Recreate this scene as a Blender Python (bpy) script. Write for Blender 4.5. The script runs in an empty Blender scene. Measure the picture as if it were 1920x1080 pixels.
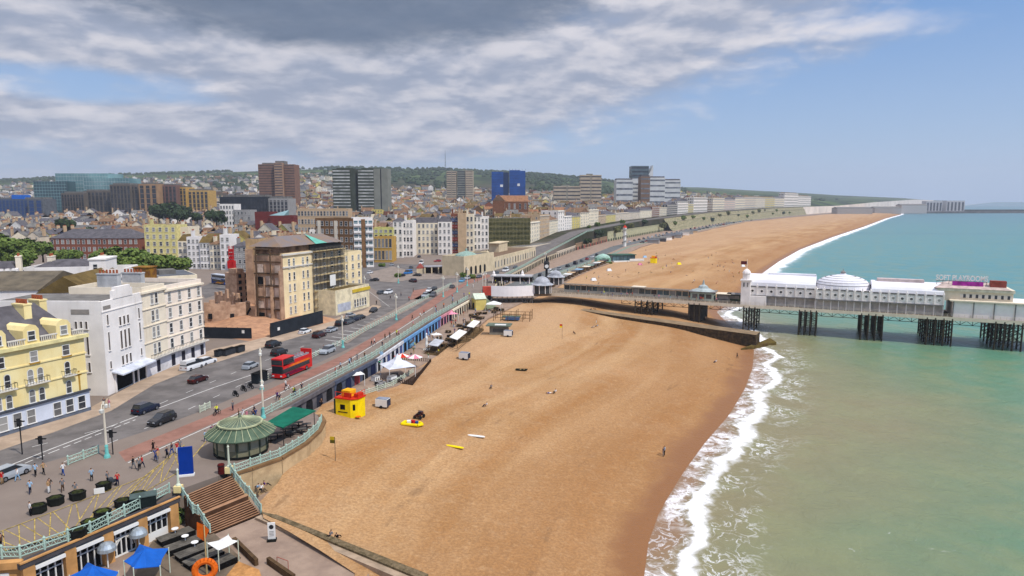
import bpy, bmesh, math, random
from mathutils import Vector, Matrix
random.seed(7)
D = bpy.data; SC = bpy.context.scene; COL = SC.collection
R = math.radians
# ------------------------------------------------------------------ camera
PITCH = math.atan(162/1280); CT, ST = math.cos(PITCH), math.sin(PITCH); CH = 44.0
cam = D.cameras.new('camera'); cam.sensor_width = 36; cam.lens = 24; cam.clip_start = 1; cam.clip_end = 120000
camo = D.objects.new('camera', cam); COL.objects.link(camo)
camo.location = (0, 0, CH); camo.rotation_euler = (math.pi/2-PITCH, 0, 0); SC.camera = camo
SC.view_settings.view_transform = 'Standard'; SC.view_settings.look = 'None'
SC.view_settings.exposure = 0.0; SC.view_settings.gamma = 1; SC.view_settings.use_curve_mapping = False
SC.render.resolution_x = 1024; SC.render.resolution_y = 576
SC.cycles.max_bounces = 5; SC.cycles.diffuse_bounces = 2; SC.cycles.glossy_bounces = 2; SC.cycles.transmission_bounces = 2
SC.cycles.volume_bounces = 0; SC.cycles.caustics_reflective = False; SC.cycles.caustics_refractive = False
# ------------------------------------------------------------------ sun + sky
SUNV = Vector((0.79, -0.61, 0)).normalized(); SEL = R(54)
sd = Vector((SUNV.x*math.cos(SEL), SUNV.y*math.cos(SEL), math.sin(SEL)))
sl = D.lights.new('sun', 'SUN'); sl.energy = 4.0; sl.angle = R(0.55); sl.color = (1, .94, .86)
slo = D.objects.new('sun', sl); COL.objects.link(slo); slo.rotation_euler = sd.to_track_quat('Z', 'Y').to_euler(); slo.location = (50, -50, 300)
W = D.worlds.new('World'); SC.world = W; W.use_nodes = True; NT = W.node_tree; NT.nodes.clear()


class NG:
    """small node-graph helper"""
    def __init__(s, nt): s.nt = nt
    def n(s, t, **k):
        nd = s.nt.nodes.new(t)
        for a, b in k.items():
            if a in ('op',): nd.operation = b
            else: setattr(nd, a, b)
        return nd
    def l(s, a, b): s.nt.links.new(a, b)
    def put(s, sock, v):
        if isinstance(v, bpy.types.NodeSocket): s.l(v, sock)
        elif isinstance(v, (int, float)):
            try: sock.default_value = v
            except TypeError: sock.default_value = (v, v, v)
        else:
            v = tuple(v)
            if len(sock.default_value) == 4 and len(v) == 3: v = v+(1,)
            sock.default_value = v
    def m(s, op, a, b=0, c=0, clamp=False):
        nd = s.n('ShaderNodeMath', op=op); nd.use_clamp = clamp
        s.put(nd.inputs[0], a); s.put(nd.inputs[1], b); s.put(nd.inputs[2], c); return nd.outputs[0]
    def ss(s, v, lo, hi, to0=0, to1=1):
        nd = s.n('ShaderNodeMapRange'); nd.interpolation_type = 'SMOOTHSTEP'
        s.put(nd.inputs[0], v)
        for i, q in enumerate((lo, hi, to0, to1)): s.put(nd.inputs[i+1], q)
        return nd.outputs[0]
    def mix(s, f, a, b, bt='MIX'):
        nd = s.n('ShaderNodeMix'); nd.data_type = 'RGBA'; nd.blend_type = bt
        s.put(nd.inputs[0], f); s.put(nd.inputs[6], a); s.put(nd.inputs[7], b); return nd.outputs[2]
    def noise(s, vec, scale, det=4, rough=.55, dist=0, lac=2):
        nd = s.n('ShaderNodeTexNoise'); 
        if vec is not None: s.l(vec, nd.inputs['Vector'])
        nd.inputs['Scale'].default_value = scale; nd.inputs['Detail'].default_value = det
        nd.inputs['Roughness'].default_value = rough; nd.inputs['Distortion'].default_value = dist; nd.inputs['Lacunarity'].default_value = lac
        return nd.outputs['Fac']
    def vec(s, x, y, z=0):
        nd = s.n('ShaderNodeCombineXYZ')
        for i, q in enumerate((x, y, z)): s.put(nd.inputs[i], q)
        return nd.outputs[0]
    def sep(s, v):
        nd = s.n('ShaderNodeSeparateXYZ'); s.l(v, nd.inputs[0]); return nd.outputs
    def scale(s, v, sc):
        nd = s.n('ShaderNodeVectorMath', op='MULTIPLY'); s.l(v, nd.inputs[0]); s.put(nd.inputs[1], sc); return nd.outputs[0]


def C(r, g, b, k=1.0):
    f = lambda v: ((v/255+.055)/1.055)**2.4 if v > 10 else v/255/12.92
    return (f(r)*k, f(g)*k, f(b)*k)


def make_sky():
    g = NG(NT)
    tc = g.n('ShaderNodeTexCoord'); x, y, z = g.sep(tc.outputs['Generated'])
    sky = g.n('ShaderNodeTexSky'); sky.sky_type = 'NISHITA'; sky.sun_disc = False
    sky.sun_elevation = SEL; sky.sun_rotation = math.atan2(SUNV.x, SUNV.y); sky.altitude = 30
    sky.air_density = 1.0; sky.dust_density = 0.6; sky.ozone_density = 2.0
    S = 10.0   # cloud colours are divided by the background strength 0.1
    zc = g.m('MAXIMUM', z, 0.0)
    # tint of the clear sky: paler toward the horizon
    el = g.m('ARCTAN2', z, g.m('SQRT', g.m('ADD', g.m('MULTIPLY', x, x), g.m('MULTIPLY', y, y))))
    az = g.m('ARCTAN2', x, y)
    elp = g.m('DIVIDE', el, 0.2925)     # 1 = about 17 degrees up
    azp = g.m('DIVIDE', az, 0.6435)     # +-1 = 37 degrees to the side
    q = g.m('ADD', zc, 0.17)
    px = g.m('DIVIDE', x, q); py = g.m('DIVIDE', y, q)
    p = g.vec(px, g.m('MULTIPLY', py, 1.25), 3.1)
    def billow(vv):
        v = g.n('ShaderNodeTexVoronoi'); v.voronoi_dimensions = '2D'; v.feature = 'F1'; v.inputs['Scale'].default_value = 2.6; v.inputs['Detail'].default_value = 2; v.inputs['Roughness'].default_value = .55; v.normalize = True
        w_ = g.n('ShaderNodeVectorMath', op='ADD'); nn = g.n('ShaderNodeTexNoise'); nn.noise_dimensions = '2D'; nn.inputs['Scale'].default_value = 2.6; nn.inputs['Detail'].default_value = 4; g.l(vv, nn.inputs['Vector'])
        g.l(vv, w_.inputs[0]); g.l(g.scale(nn.outputs['Color'], (.42, .42, 0)), w_.inputs[1]); g.l(w_.outputs[0], v.inputs['Vector']); return g.m('SUBTRACT', 1, v.outputs['Distance'])
    big = g.noise(p, 0.42, 3, .5, .2); ps = g.vec(g.m('MULTIPLY', az, 3.3), g.m('MULTIPLY', el, 8.5), 1.7); mid = g.m('ADD', g.m('MULTIPLY', g.noise(ps, 1.35, 8, .55, .2), .62), g.m('MULTIPLY', billow(ps), .27)); fine = g.noise(p, 5.0, 6, .6, .2)
    field = g.m('ADD', g.m('MULTIPLY', mid, .72), g.m('ADD', g.m('MULTIPLY', big, .38), g.m('MULTIPLY', fine, .14)))  # ~0.62 mean
    # cover: full overhead on the land side, opening to blue over the sea and low down
    side = g.m('ADD', g.m('MULTIPLY', elp, 1.05), g.m('MULTIPLY', azp, -1.0))
    cover = g.ss(side, -0.42, 0.62, -0.21, 0.17)
    low = g.ss(elp, 0.08, 0.42, -0.07, 0.05)
    cov = g.m('ADD', g.m('ADD', field, cover), low)
    gap = g.m('MULTIPLY', g.m('MULTIPLY', g.ss(elp, .38, .45), g.ss(elp, .50, .60, 1, 0)), g.ss(azp, -.45, -.7))
    cum = g.m('MULTIPLY', g.m('MULTIPLY', g.ss(elp, .24, .28), g.ss(elp, .34, .40, 1, 0)), g.ss(azp, -.35, -.6))
    cov = g.m('ADD', cov, g.m('ADD', g.m('MULTIPLY', gap, -.20), g.m('MULTIPLY', cum, .06)))
    dens = g.ss(cov, 0.56, 0.80)
    # brightness of clouds: sunlit tops, shaded bases
    p2 = g.vec(g.m('MULTIPLY', az, 3.3), g.m('ADD', g.m('MULTIPLY', el, 8.5), 0.14), 1.7)
    up = g.m('ADD', g.m('MULTIPLY', g.noise(p2, 1.35, 8, .55, .2), .62), g.m('MULTIPLY', billow(p2), .27))
    lit = g.ss(g.m('ADD', g.m('SUBTRACT', mid, up), g.m('MULTIPLY', g.m('SUBTRACT', fine, .5), .25)), -0.09, 0.12)
    thick = g.ss(cov, 0.66, 1.02)
    base = g.mix(lit, C(158, 167, 188, S), C(236, 231, 234, S))
    base = g.mix(g.m('MULTIPLY', thick, .3), base, C(146, 156, 176, S))
    # the one heavy dark cloud high over the town
    dx = g.m('DIVIDE', g.m('ADD', az, 0.262), 0.36); dy = g.m('DIVIDE', g.m('SUBTRACT', el, 0.315), 0.105)
    rr = g.m('ADD', g.m('MULTIPLY', dx, dx), g.m('MULTIPLY', dy, dy))
    rr = g.m('ADD', rr, g.m('MULTIPLY', g.m('SUBTRACT', mid, .5), 1.7))
    rr = g.m('ADD', rr, g.m('MULTIPLY', g.m('SUBTRACT', fine, .5), .5))
    dark = g.ss(rr, 0.75, 1.5, 1, 0)
    base = g.mix(g.m('MULTIPLY', dark, .92), base, g.mix(fine, C(78, 94, 116, S), C(112, 126, 148, S)))
    dens = g.m('MAXIMUM', dens, dark)
    clear = g.mix(.7, sky.outputs[0], g.mix(g.ss(elp, 0.0, 1.25), C(168, 198, 238, S), C(84, 150, 224, S)))
    hz = g.ss(elp, 0.0, 0.30, 0.6, 0.0)
    col = g.mix(g.m('MULTIPLY', dens, .95), clear, base)
    hzc = g.mix(g.ss(azp, -0.5, 0.7), C(164, 182, 210, S), C(174, 202, 240, S))
    col = g.mix(hz, col, hzc)
    col = g.mix(g.ss(z, -0.02, 0.0), C(120, 135, 150, S), col)
    col = g.mix(1.0, col, g.vec(*[g.ss(elp, 1.25, 3.0, 1.0, 1.9)]*3), 'MULTIPLY')   # unseen sky above the view brightened, added to lift the ambient light
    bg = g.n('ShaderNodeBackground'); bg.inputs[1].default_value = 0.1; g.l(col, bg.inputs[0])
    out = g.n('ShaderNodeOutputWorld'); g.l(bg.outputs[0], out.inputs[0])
make_sky()


# ------------------------------------------------------------------ geometry of the photograph
def ray(px, py):
    u = (px-960)/1280; v = -(py-540)/1280
    return (u, CT+v*ST, -ST+v*CT)
def P(px, py, z=9.0):
    d = ray(px, py); t = (z-CH)/d[2]; return (d[0]*t, d[1]*t)
def PY(px, py, Y):
    """point on the ray at forward distance Y"""
    d = ray(px, py); t = Y/d[1]; return (d[0]*t, Y, CH+d[2]*t)
def ztop(Y, py):
    k = -(py-540)/1280; return CH+Y*(k*CT-ST)/(CT+k*ST)
def lerp(a, b, t): return a+(b-a)*t
def interp(tab, v):
    if v <= tab[0][0]: return tab[0][1]
    for (a, fa), (b, fb) in zip(tab, tab[1:]):
        if v <= b: return lerp(fa, fb, (v-a)/(b-a))
    return tab[-1][1]
def V2(a): return Vector((a[0], a[1]))


# ------------------------------------------------------------------ materials
MATS = {}
def mat(name, col, rough=.8, var=.12, scale=.6, bump=0, metal=0, spec=.08, col2=None, detail=5, bscale=None, emit=0):
    if name in MATS: return MATS[name]
    m = D.materials.new(name); m.use_nodes = True; nt = m.node_tree; g = NG(nt); b = nt.nodes['Principled BSDF']
    geo = g.n('ShaderNodeNewGeometry'); pos = geo.outputs['Position']
    nz = g.noise(pos, scale, detail, .6)
    c2 = col2 or tuple(v*(1-2.2*var) for v in col); c1 = col if col2 else tuple(min(1, v*(1+.8*var)) for v in col)
    cc = g.mix(g.ss(nz, .3, .7), c2, c1)
    if any(q in name for q in ('render', 'wall_', '_cream', 'hotel', 'stucco', 'pier_white')):   # rain streaks and grime that belong to old stucco
        st = g.noise(g.scale(pos, (1.1, 1.1, .09)), 1.0, 6, .65); bl = g.noise(pos, .18, 4, .6)
        cc = g.mix(g.m('MULTIPLY', g.m('MULTIPLY', g.ss(st, .50, .72), g.ss(bl, .35, .6)), .34), cc, tuple(v*q for v, q in zip(col, (.62, .56, .48))))
    g.l(cc, b.inputs['Base Color'])
    b.inputs['Roughness'].default_value = rough; b.inputs['Metallic'].default_value = metal; b.inputs['Specular IOR Level'].default_value = spec
    if bump:
        bn = g.n('ShaderNodeBump'); bn.inputs['Strength'].default_value = bump; bn.inputs['Distance'].default_value = .3
        g.l(g.noise(pos, bscale or scale*3, 5, .6), bn.inputs['Height']); g.l(bn.outputs[0], b.inputs['Normal'])
    if emit:
        g.l(cc, b.inputs['Emission Color']); b.inputs['Emission Strength'].default_value = emit
    MATS[name] = m; return m


# ------------------------------------------------------------------ mesh builder
class MB:
    def __init__(s): s.v = []; s.f = []; s.mi = []; s.cur = 0
    def slot(s, i): s.cur = i; return s
    def add(s, vs, fs):
        o = len(s.v); s.v += [tuple(v) for v in vs]
        for f in fs: s.f.append(tuple(i+o for i in f)); s.mi.append(s.cur)
        return s
    def box(s, x0, x1, y0, y1, z0, z1):
        return s.add([(x0,y0,z0),(x1,y0,z0),(x1,y1,z0),(x0,y1,z0),(x0,y0,z1),(x1,y0,z1),(x1,y1,z1),(x0,y1,z1)],
                     [(0,3,2,1),(4,5,6,7),(0,1,5,4),(1,2,6,5),(2,3,7,6),(3,0,4,7)])
    def cbox(s, c, sz, rz=0):
        hx, hy, hz = (q/2 for q in sz); ca, sa = math.cos(rz), math.sin(rz); vs = []
        for z in (-hz, hz):
            for x, y in ((-hx,-hy),(hx,-hy),(hx,hy),(-hx,hy)): vs.append((c[0]+x*ca-y*sa, c[1]+x*sa+y*ca, c[2]+z))
        return s.add(vs, [(0,3,2,1),(4,5,6,7),(0,1,5,4),(1,2,6,5),(2,3,7,6),(3,0,4,7)])
    def prism(s, poly, z0, z1):
        n = len(poly)
        if sum(poly[i][0]*poly[(i+1)%n][1]-poly[(i+1)%n][0]*poly[i][1] for i in range(n)) < 0: poly = poly[::-1]
        vs = [(p[0],p[1],z0) for p in poly]+[(p[0],p[1],z1) for p in poly]
        return s.add(vs, [tuple(range(n))[::-1], tuple(range(n, 2*n))]+[(i,(i+1)%n,n+(i+1)%n,n+i) for i in range(n)])
    def sheet(s, poly, z):
        n = len(poly)
        if sum(poly[i][0]*poly[(i+1)%n][1]-poly[(i+1)%n][0]*poly[i][1] for i in range(n)) < 0: poly = poly[::-1]
        return s.add([(p[0],p[1],z) for p in poly], [tuple(range(n))])
    def tube(s, a, b, r0, r1=None, n=6, cap=True):
        r1 = r0 if r1 is None else r1; a = Vector(a); b = Vector(b); d = (b-a)
        if d.length < 1e-6: return s
        d.normalize(); u = d.orthogonal().normalized(); w = d.cross(u); vs = []
        for c, r in ((a, r0), (b, r1)):
            for i in range(n):
                t = 2*math.pi*i/n; vs.append(c+u*math.cos(t)*r+w*math.sin(t)*r)
        fs = [(i,(i+1)%n,n+(i+1)%n,n+i) for i in range(n)]
        if cap: fs += [tuple(range(n))[::-1], tuple(range(n, 2*n))]
        return s.add(vs, fs)
    def path(s, pts, r, n=5):
        for a, b in zip(pts, pts[1:]): s.tube(a, b, r, n=n)
        return s
    def lathe(s, prof, n=12, c=(0,0,0), a0=0, sx=1, sy=1):
        vs = []; fs = []; k = len(prof)
        for i in range(n):
            t = a0+2*math.pi*i/n
            for r, z in prof: vs.append((c[0]+r*math.cos(t)*sx, c[1]+r*math.sin(t)*sy, c[2]+z))
        for i in range(n):
            j = (i+1) % n
            for q in range(k-1): fs.append((i*k+q, j*k+q, j*k+q+1, i*k+q+1))
        fs.append(tuple(i*k for i in range(n))[::-1]); fs.append(tuple(i*k+k-1 for i in range(n)))
        return s.add(vs, fs)
    def quad(s, a, b, c, d): return s.add([a,b,c,d], [(0,1,2,3)])
    def mesh(s, name, mats, smooth=False):
        me = D.meshes.new(name); me.from_pydata(s.v, [], s.f)
        for m in (mats if isinstance(mats, (list, tuple)) else [mats]): me.materials.append(m)
        me.polygons.foreach_set('material_index', s.mi)
        if smooth: me.polygons.foreach_set('use_smooth', [True]*len(s.f))
        me.update(); return me
    def build(s, name, mats, parent=None, loc=(0,0,0), rz=0, smooth=False):
        return put(s.mesh(name, mats, smooth), name, parent, loc, rz)
def put(me, name, parent=None, loc=(0,0,0), rz=0):
    o = D.objects.new(name, me); COL.objects.link(o); o.parent = parent; o.location = loc; o.rotation_euler = (0,0,rz); return o
LABELS = {}
def tag(o, label, cat, group=None):
    o['label'] = label; o['category'] = cat; o['kind'] = 'thing'
    if group: o['group'] = group
    LABELS.setdefault(label, []).append(o.name)
    return o
def struct(o): o['kind'] = 'structure'; return o
def stuff(o, label=None, cat=None):
    o['kind'] = 'stuff'
    if label: o['label'] = label; o['category'] = cat
    return o
def thing(name, label, cat, loc=(0,0,0), rz=0, group=None):
    o = D.objects.new(name, None); COL.objects.link(o); o.empty_display_size = .5
    o.location = loc; o.rotation_euler = (0,0,rz); return tag(o, label, cat, group)
KIDS = {}
def copy_tree(root, loc, rz, label, group=None, scale=None):
    r = root.copy(); COL.objects.link(r); r.location = loc; r.rotation_euler = (0,0,rz)
    if scale: r.scale = (scale,)*3
    tag(r, label, root['category'], group or root.get('group'))
    for ch in list(root.children):
        c = ch.copy(); COL.objects.link(c); c.parent = r
        for g in ch.children:
            d = g.copy(); COL.objects.link(d); d.parent = c
    return r
def recolour(o, i, m):
    """give one copy its own material in slot i, keeping the shared mesh"""
    o.material_slots[i].link = 'OBJECT'; o.material_slots[i].material = m
# ------------------------------------------------------------------ coast lines (x as a function of y)
SHORE = [(-60,-30),(20,2),(76,15.5),(84,17.6),(93,21),(106,27.3),(121,35.3),(137,44.7),(157,54.8),(178,64),(201,72.5),(225,76),(250,79),(271,82),(340,118),(412,150.5),(505,198),(630,266),(848,397),(1212,623),(1782,970),(2379,1349),(2900,1640),(60000,42000)]
BACK = [(-60,-60),(60,-15),(67,-14),(82,-31.5),(88,-30),(103,-31),(112,-33),(124.5,-34),(140,-24),(152.6,-21),(168.8,-17),(223.5,-8),(259,4),(300,18),(356,35),(425,60),(581,109),(815,210),(1330,457),(1806,762),(2528,1244),(2900,1500),(60000,41000)]
EDGE = [(-60,-70),(60,-54),(65.4,-51.9),(67.5,-48.5),(78.8,-41.5),(85.3,-36.9),(107.4,-40.7),(126.7,-36.6),(150.4,-31.2),(196,-24.9),(246,-15.5),(268,-8),(300,-7),(425,18),(600,66),(800,150),(1200,345),(1806,705),(2528,1195),(2900,1470),(60000,40900)]
EDGEZ = [(0,9),(380,9),(430,10),(600,17.5),(800,21),(1200,25),(1800,28),(2500,28),(3200,40),(5000,58),(60000,58)]
PXS = [-300, 0, 240, 470, 640, 835, 900, 1000, 1100, 1200, 1300, 1400, 1500, 1560, 1700, 1850]
GT = {  # forward distance -> picture row of the bare ground, per column of PXS
 600:  [455,452,452,450,446,445,445,440,432,430,430,430,430,430,430,430],
 900:  [418,415,412,408,402,402,402,402,402,408,412,412,412,412,412,412],
 1300: [398,395,392,388,380,382,384,386,386,388,394,396,396,396,396,396],
 2000: [368,362,352,346,344,346,350,354,360,368,376,382,386,388,388,388],
 2900: [345,340,329,325,318,320,324,328,336,348,358,364,372,378,384,388],
 3600: [348,343,329,321,315,317,321,327,335,348,357,361,368,373,379,386],
 5200: [352,348,338,330,325,325,328,334,341,350,351,357,362,366,372,378.5],
 9000: [372,370,368,366,364,364,364,364,364,364,364,364,366,370,375,379],
}
GY = sorted(GT)
def hill(x, y):
    if y < 430: return 9.0
    px = 960+x/y*1280
    row = lambda Y: interp(list(zip(PXS, GT[Y])), px)
    zr = lambda Y: CH+(378-row(Y))/1280*Y
    if y <= GY[0]: return lerp(9.0, zr(GY[0]), (y-430)/(GY[0]-430))
    for a, b in zip(GY, GY[1:]):
        if y <= b: 
            t = (y-a)/(b-a); return lerp(zr(a), zr(b), t)
    return zr(GY[-1])
def h(x, y):
    e = interp(EDGE, y); d = e-x; ez = interp(EDGEZ, y)
    t = min(1, max(0, (d-16)/70)); t = t*t*(3-2*t)
    return lerp(ez, hill(x, y), t)
def G(px, py):
    z = 9.0
    for _ in range(60):
        x, y = P(px, py, min(z, CH-2)) if py > 379 else PY(px, py, 2500)[:2]
        z += .5*(h(x, y)-z)
    return x, y, z

# ------------------------------------------------------------------ sand, sea and land materials
def attr_mat(name):
    m = D.materials.new(name); m.use_nodes = True; g = NG(m.node_tree); b = m.node_tree.nodes['Principled BSDF']
    geo = g.n('ShaderNodeNewGeometry'); at = g.n('ShaderNodeAttribute'); at.attribute_name = 'shore'
    return m, g, b, geo.outputs['Position'], at.outputs['Fac']
def sand_mat():
    m, g, b, pos, d = attr_mat('shingle')
    n1 = g.noise(pos, .035, 4, .55); n2 = g.noise(pos, .25, 4, .6); n3 = g.noise(pos, 2.6, 3, .7)
    sx, sy, sz = g.sep(pos)
    # long faint ridges left by tides run along the shore
    ridge = g.noise(g.vec(g.m('MULTIPLY', d, .11), g.m('MULTIPLY', sy, .012), 0), 1.0, 4, .55, .4)
    col = g.mix(g.ss(n1, .3, .7), C(182, 136, 84, .76), C(198, 152, 104, .79))
    col = g.mix(g.m('MULTIPLY', g.ss(ridge, .42, .66), .75), col, C(210, 170, 122, .83))
    col = g.mix(g.m('MULTIPLY', g.ss(ridge, .47, .30), .7), col, C(172, 118, 62, .82))
    col = g.mix(g.m('MULTIPLY', g.ss(n2, .42, .7), .35), col, C(198, 164, 124, .80))
    col = g.mix(g.ss(g.m('ADD', d, g.m('MULTIPLY', g.m('SUBTRACT', n1, .5), 40)), 10, 42, .6, 0), col, C(170, 122, 76, .80))
    back = g.ss(g.m('ADD', d, g.m('MULTIPLY', g.m('SUBTRACT', n1, .5), 50)), 40, 78)
    col = g.mix(g.m('MULTIPLY', back, .55), col, C(206, 168, 130, .82))
    spk = g.ss(n3, .36, .66)
    col = g.mix(g.m('MULTIPLY', g.m('SUBTRACT', 1, spk), .42), col, C(128, 94, 62, .75))
    n4 = g.noise(pos, 1.0, 4, .75); col = g.mix(g.m('MULTIPLY', g.ss(n4, .5, .75), .2), col, C(228, 190, 142, .85))
    weed = g.m('MULTIPLY', g.ss(g.noise(g.vec(g.m('MULTIPLY', d, .35), g.m('MULTIPLY', sy, .03), 5), 1, 4, .65, .6), .60, .68), g.ss(n2, .45, .6))
    col = g.mix(g.m('MULTIPLY', weed, .4), col, C(112, 80, 52, .7))
    wob = g.m('ADD', d, g.m('MULTIPLY', g.m('SUBTRACT', g.noise(pos, .12, 4, .6), .5), 7))
    wet = g.ss(wob, 1.6, 6.0, 1, 0)
    col = g.mix(wet, col, C(146, 100, 60, .82))
    g.l(col, b.inputs['Base Color']); g.l(g.ss(wet, 0, 1, .95, .45), b.inputs['Roughness']); b.inputs['Specular IOR Level'].default_value = .2
    bn = g.n('ShaderNodeBump'); bn.inputs['Strength'].default_value = .7; bn.inputs['Distance'].default_value = .6
    g.l(g.m('ADD', g.m('MULTIPLY', n2, .8), g.m('MULTIPLY', n3, .35)), bn.inputs['Height']); g.l(bn.outputs[0], b.inputs['Normal'])
    return m
def sea_mat():
    m, g, b, pos, d = attr_mat('sea_water')
    x, y, z = g.sep(pos)
    n1 = g.noise(pos, .012, 4, .55, .3); n2 = g.noise(pos, .09, 5, .6, .4); n3 = g.noise(pos, .5, 5, .65, .6)
    # suspended sand near the beach, green then blue further out
    dd = g.m('ADD', d, g.m('MULTIPLY', g.m('SUBTRACT', n1, .5), 90))
    col = g.mix(g.ss(dd, 2, 55), C(152, 142, 106, .68), C(118, 146, 112, .66))
    col = g.mix(g.ss(dd, 25, 95), col, C(98, 154, 126, .66))
    col = g.mix(g.ss(g.m('ADD', y, g.m('MULTIPLY', d, .5)), 210, 420), col, C(86, 152, 154, .68))
    col = g.mix(g.ss(y, 500, 2600), col, C(58, 128, 148, .7))
    band = g.noise(g.vec(g.m('MULTIPLY', x, .0016), g.m('MULTIPLY', y, .006), 0), 1, 4, .55, .3)
    col = g.mix(g.m('MULTIPLY', g.ss(band, .52, .66), g.ss(y, 330, 700, 0, .45)), col, C(50, 116, 136, .75))
    col = g.mix(g.m('MULTIPLY', g.ss(n2, .40, .68), .45), col, C(150, 154, 112, .70))
    # foam: lacy swash, one broken crest, loose streaks farther out
    wob = g.m('ADD', d, g.m('ADD', g.m('MULTIPLY', g.m('SUBTRACT', g.noise(pos, .07, 3, .5), .5), 12), g.m('MULTIPLY', g.m('SUBTRACT', n3, .5), 3.2)))
    vor = g.n('ShaderNodeTexVoronoi'); vor.feature = 'DISTANCE_TO_EDGE'; vor.inputs['Scale'].default_value = .55
    wp = g.n('ShaderNodeVectorMath', op='ADD'); g.l(pos, wp.inputs[0]); nv = g.n('ShaderNodeTexNoise'); nv.inputs['Scale'].default_value = .4; nv.inputs['Detail'].default_value = 4
    g.l(pos, nv.inputs['Vector']); g.l(g.scale(nv.outputs['Color'], (3, 3, 0)), wp.inputs[1]); g.l(wp.outputs[0], vor.inputs['Vector'])
    lace = g.m('MULTIPLY', g.ss(vor.outputs['Distance'], .02, .14, 1, 0), g.ss(n3, .38, .6))
    fil = g.ss(g.m('ABSOLUTE', g.m('SUBTRACT', g.noise(pos, .30, 7, .62, 1.1), .5)), .0, .030, 1, 0)
    tear = g.ss(n3, .40, .58)
    crest = g.m('MULTIPLY', g.m('MULTIPLY', g.ss(wob, 3.2, 4.4), g.ss(wob, 5.2, 7.2, 1, 0)), g.ss(g.m('ADD', n2, g.m('MULTIPLY', g.m('SUBTRACT', n3, .5), .7)), .30, .46, .6, 1))
    swash = g.m('MULTIPLY', g.m('MULTIPLY', g.ss(wob, -1.5, .3), g.ss(wob, 5.0, 6.5, 1, 0)), g.m('ADD', g.m('MULTIPLY', fil, .5), g.m('MULTIPLY', g.m('MULTIPLY', tear, g.ss(n2, .38, .62)), .75)))
    trail = g.m('MULTIPLY', g.m('MULTIPLY', g.ss(wob, 6.5, 8), g.ss(wob, 9, 17, .8, 0)), g.m('MULTIPLY', fil, g.ss(n2, .40, .58)))
    st = g.noise(g.vec(g.m('ADD', g.m('MULTIPLY', x, .06), g.m('MULTIPLY', y, .04)), g.m('SUBTRACT', g.m('MULTIPLY', y, .16), g.m('MULTIPLY', x, .1)), 0), 2.2, 6, .68, .8)
    streak = g.m('MULTIPLY', g.m('MULTIPLY', g.ss(st, .66, .73), g.ss(n1, .45, .62)), g.ss(y, 110, 330, .75, .3))
    far = g.m('MULTIPLY', g.m('MULTIPLY', g.ss(y, 330, 480), g.ss(d, -2, 0)), g.ss(wob, 6, 11, .95, 0))
    foam = g.m('MAXIMUM', g.m('MAXIMUM', crest, swash), g.m('MAXIMUM', g.m('MAXIMUM', trail, far), streak), clamp=True)
    sandy = g.m('MULTIPLY', g.ss(wob, .6, 5.2, 1, 0), .9)
    col = g.mix(sandy, col, C(150, 116, 88, .8))
    col = g.mix(foam, col, (.86, .86, .87))
    g.l(col, b.inputs['Base Color']); g.l(g.ss(foam, 0, 1, .32, .8), b.inputs['Roughness']); b.inputs['IOR'].default_value = 1.33; b.inputs['Specular IOR Level'].default_value = .25
    bn = g.n('ShaderNodeBump'); bn.inputs['Strength'].default_value = .42; bn.inputs['Distance'].default_value = 1.0
    w1 = g.noise(g.vec(g.m('ADD', g.m('MULTIPLY', x, .22), g.m('MULTIPLY', y, .1)), g.m('SUBTRACT', g.m('MULTIPLY', y, .22), g.m('MULTIPLY', x, .1)), 0), 1.2, 6, .62, .6)
    w2 = g.noise(g.vec(g.m('ADD', g.m('MULTIPLY', x, .07), g.m('MULTIPLY', y, .02)), g.m('SUBTRACT', g.m('MULTIPLY', y, .03), g.m('MULTIPLY', x, .015)), 3), 1.1, 4, .55, .5)
    g.l(g.m('ADD', g.m('MULTIPLY', w2, 2.2), g.m('ADD', w1, g.m('MULTIPLY', foam, .12))), bn.inputs['Height']); g.l(bn.outputs[0], b.inputs['Normal'])
    return m

def grid_mesh(name, rows, m, attr=None, smooth=True):
    """rows of equal-length point lists -> one sheet; attr = same-shaped list of floats"""
    n = len(rows[0]); vs = [p for r in rows for p in r]; fs = []
    for i in range(len(rows)-1):
        for j in range(n-1): fs.append((i*n+j, i*n+j+1, (i+1)*n+j+1, (i+1)*n+j))
    me = D.meshes.new(name); me.from_pydata(vs, [], fs); me.materials.append(m)
    if attr:
        a = me.attributes.new('shore', 'FLOAT', 'POINT'); a.data.foreach_set('value', [q for r in attr for q in r])
    if smooth: me.polygons.foreach_set('use_smooth', [True]*len(fs))
    me.update()
    bm = bmesh.new(); bm.from_mesh(me); bmesh.ops.recalc_face_normals(bm, faces=bm.faces)
    if sum(f.normal.z for f in bm.faces) < 0: bmesh.ops.reverse_faces(bm, faces=bm.faces)
    bm.to_mesh(me); bm.free()
    o = D.objects.new(name, me); COL.objects.link(o); return struct(o)
def ylist():
    ys = []; y = -40.0
    while y < 60000:
        ys.append(y); y += 4 if y < 300 else max(4, y*.02)
        if y > 3200: y *= 1.25
    return ys
YS = ylist()
def slope(tab, y):
    return (interp(tab, y+6)-interp(tab, y-6))/12
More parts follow.
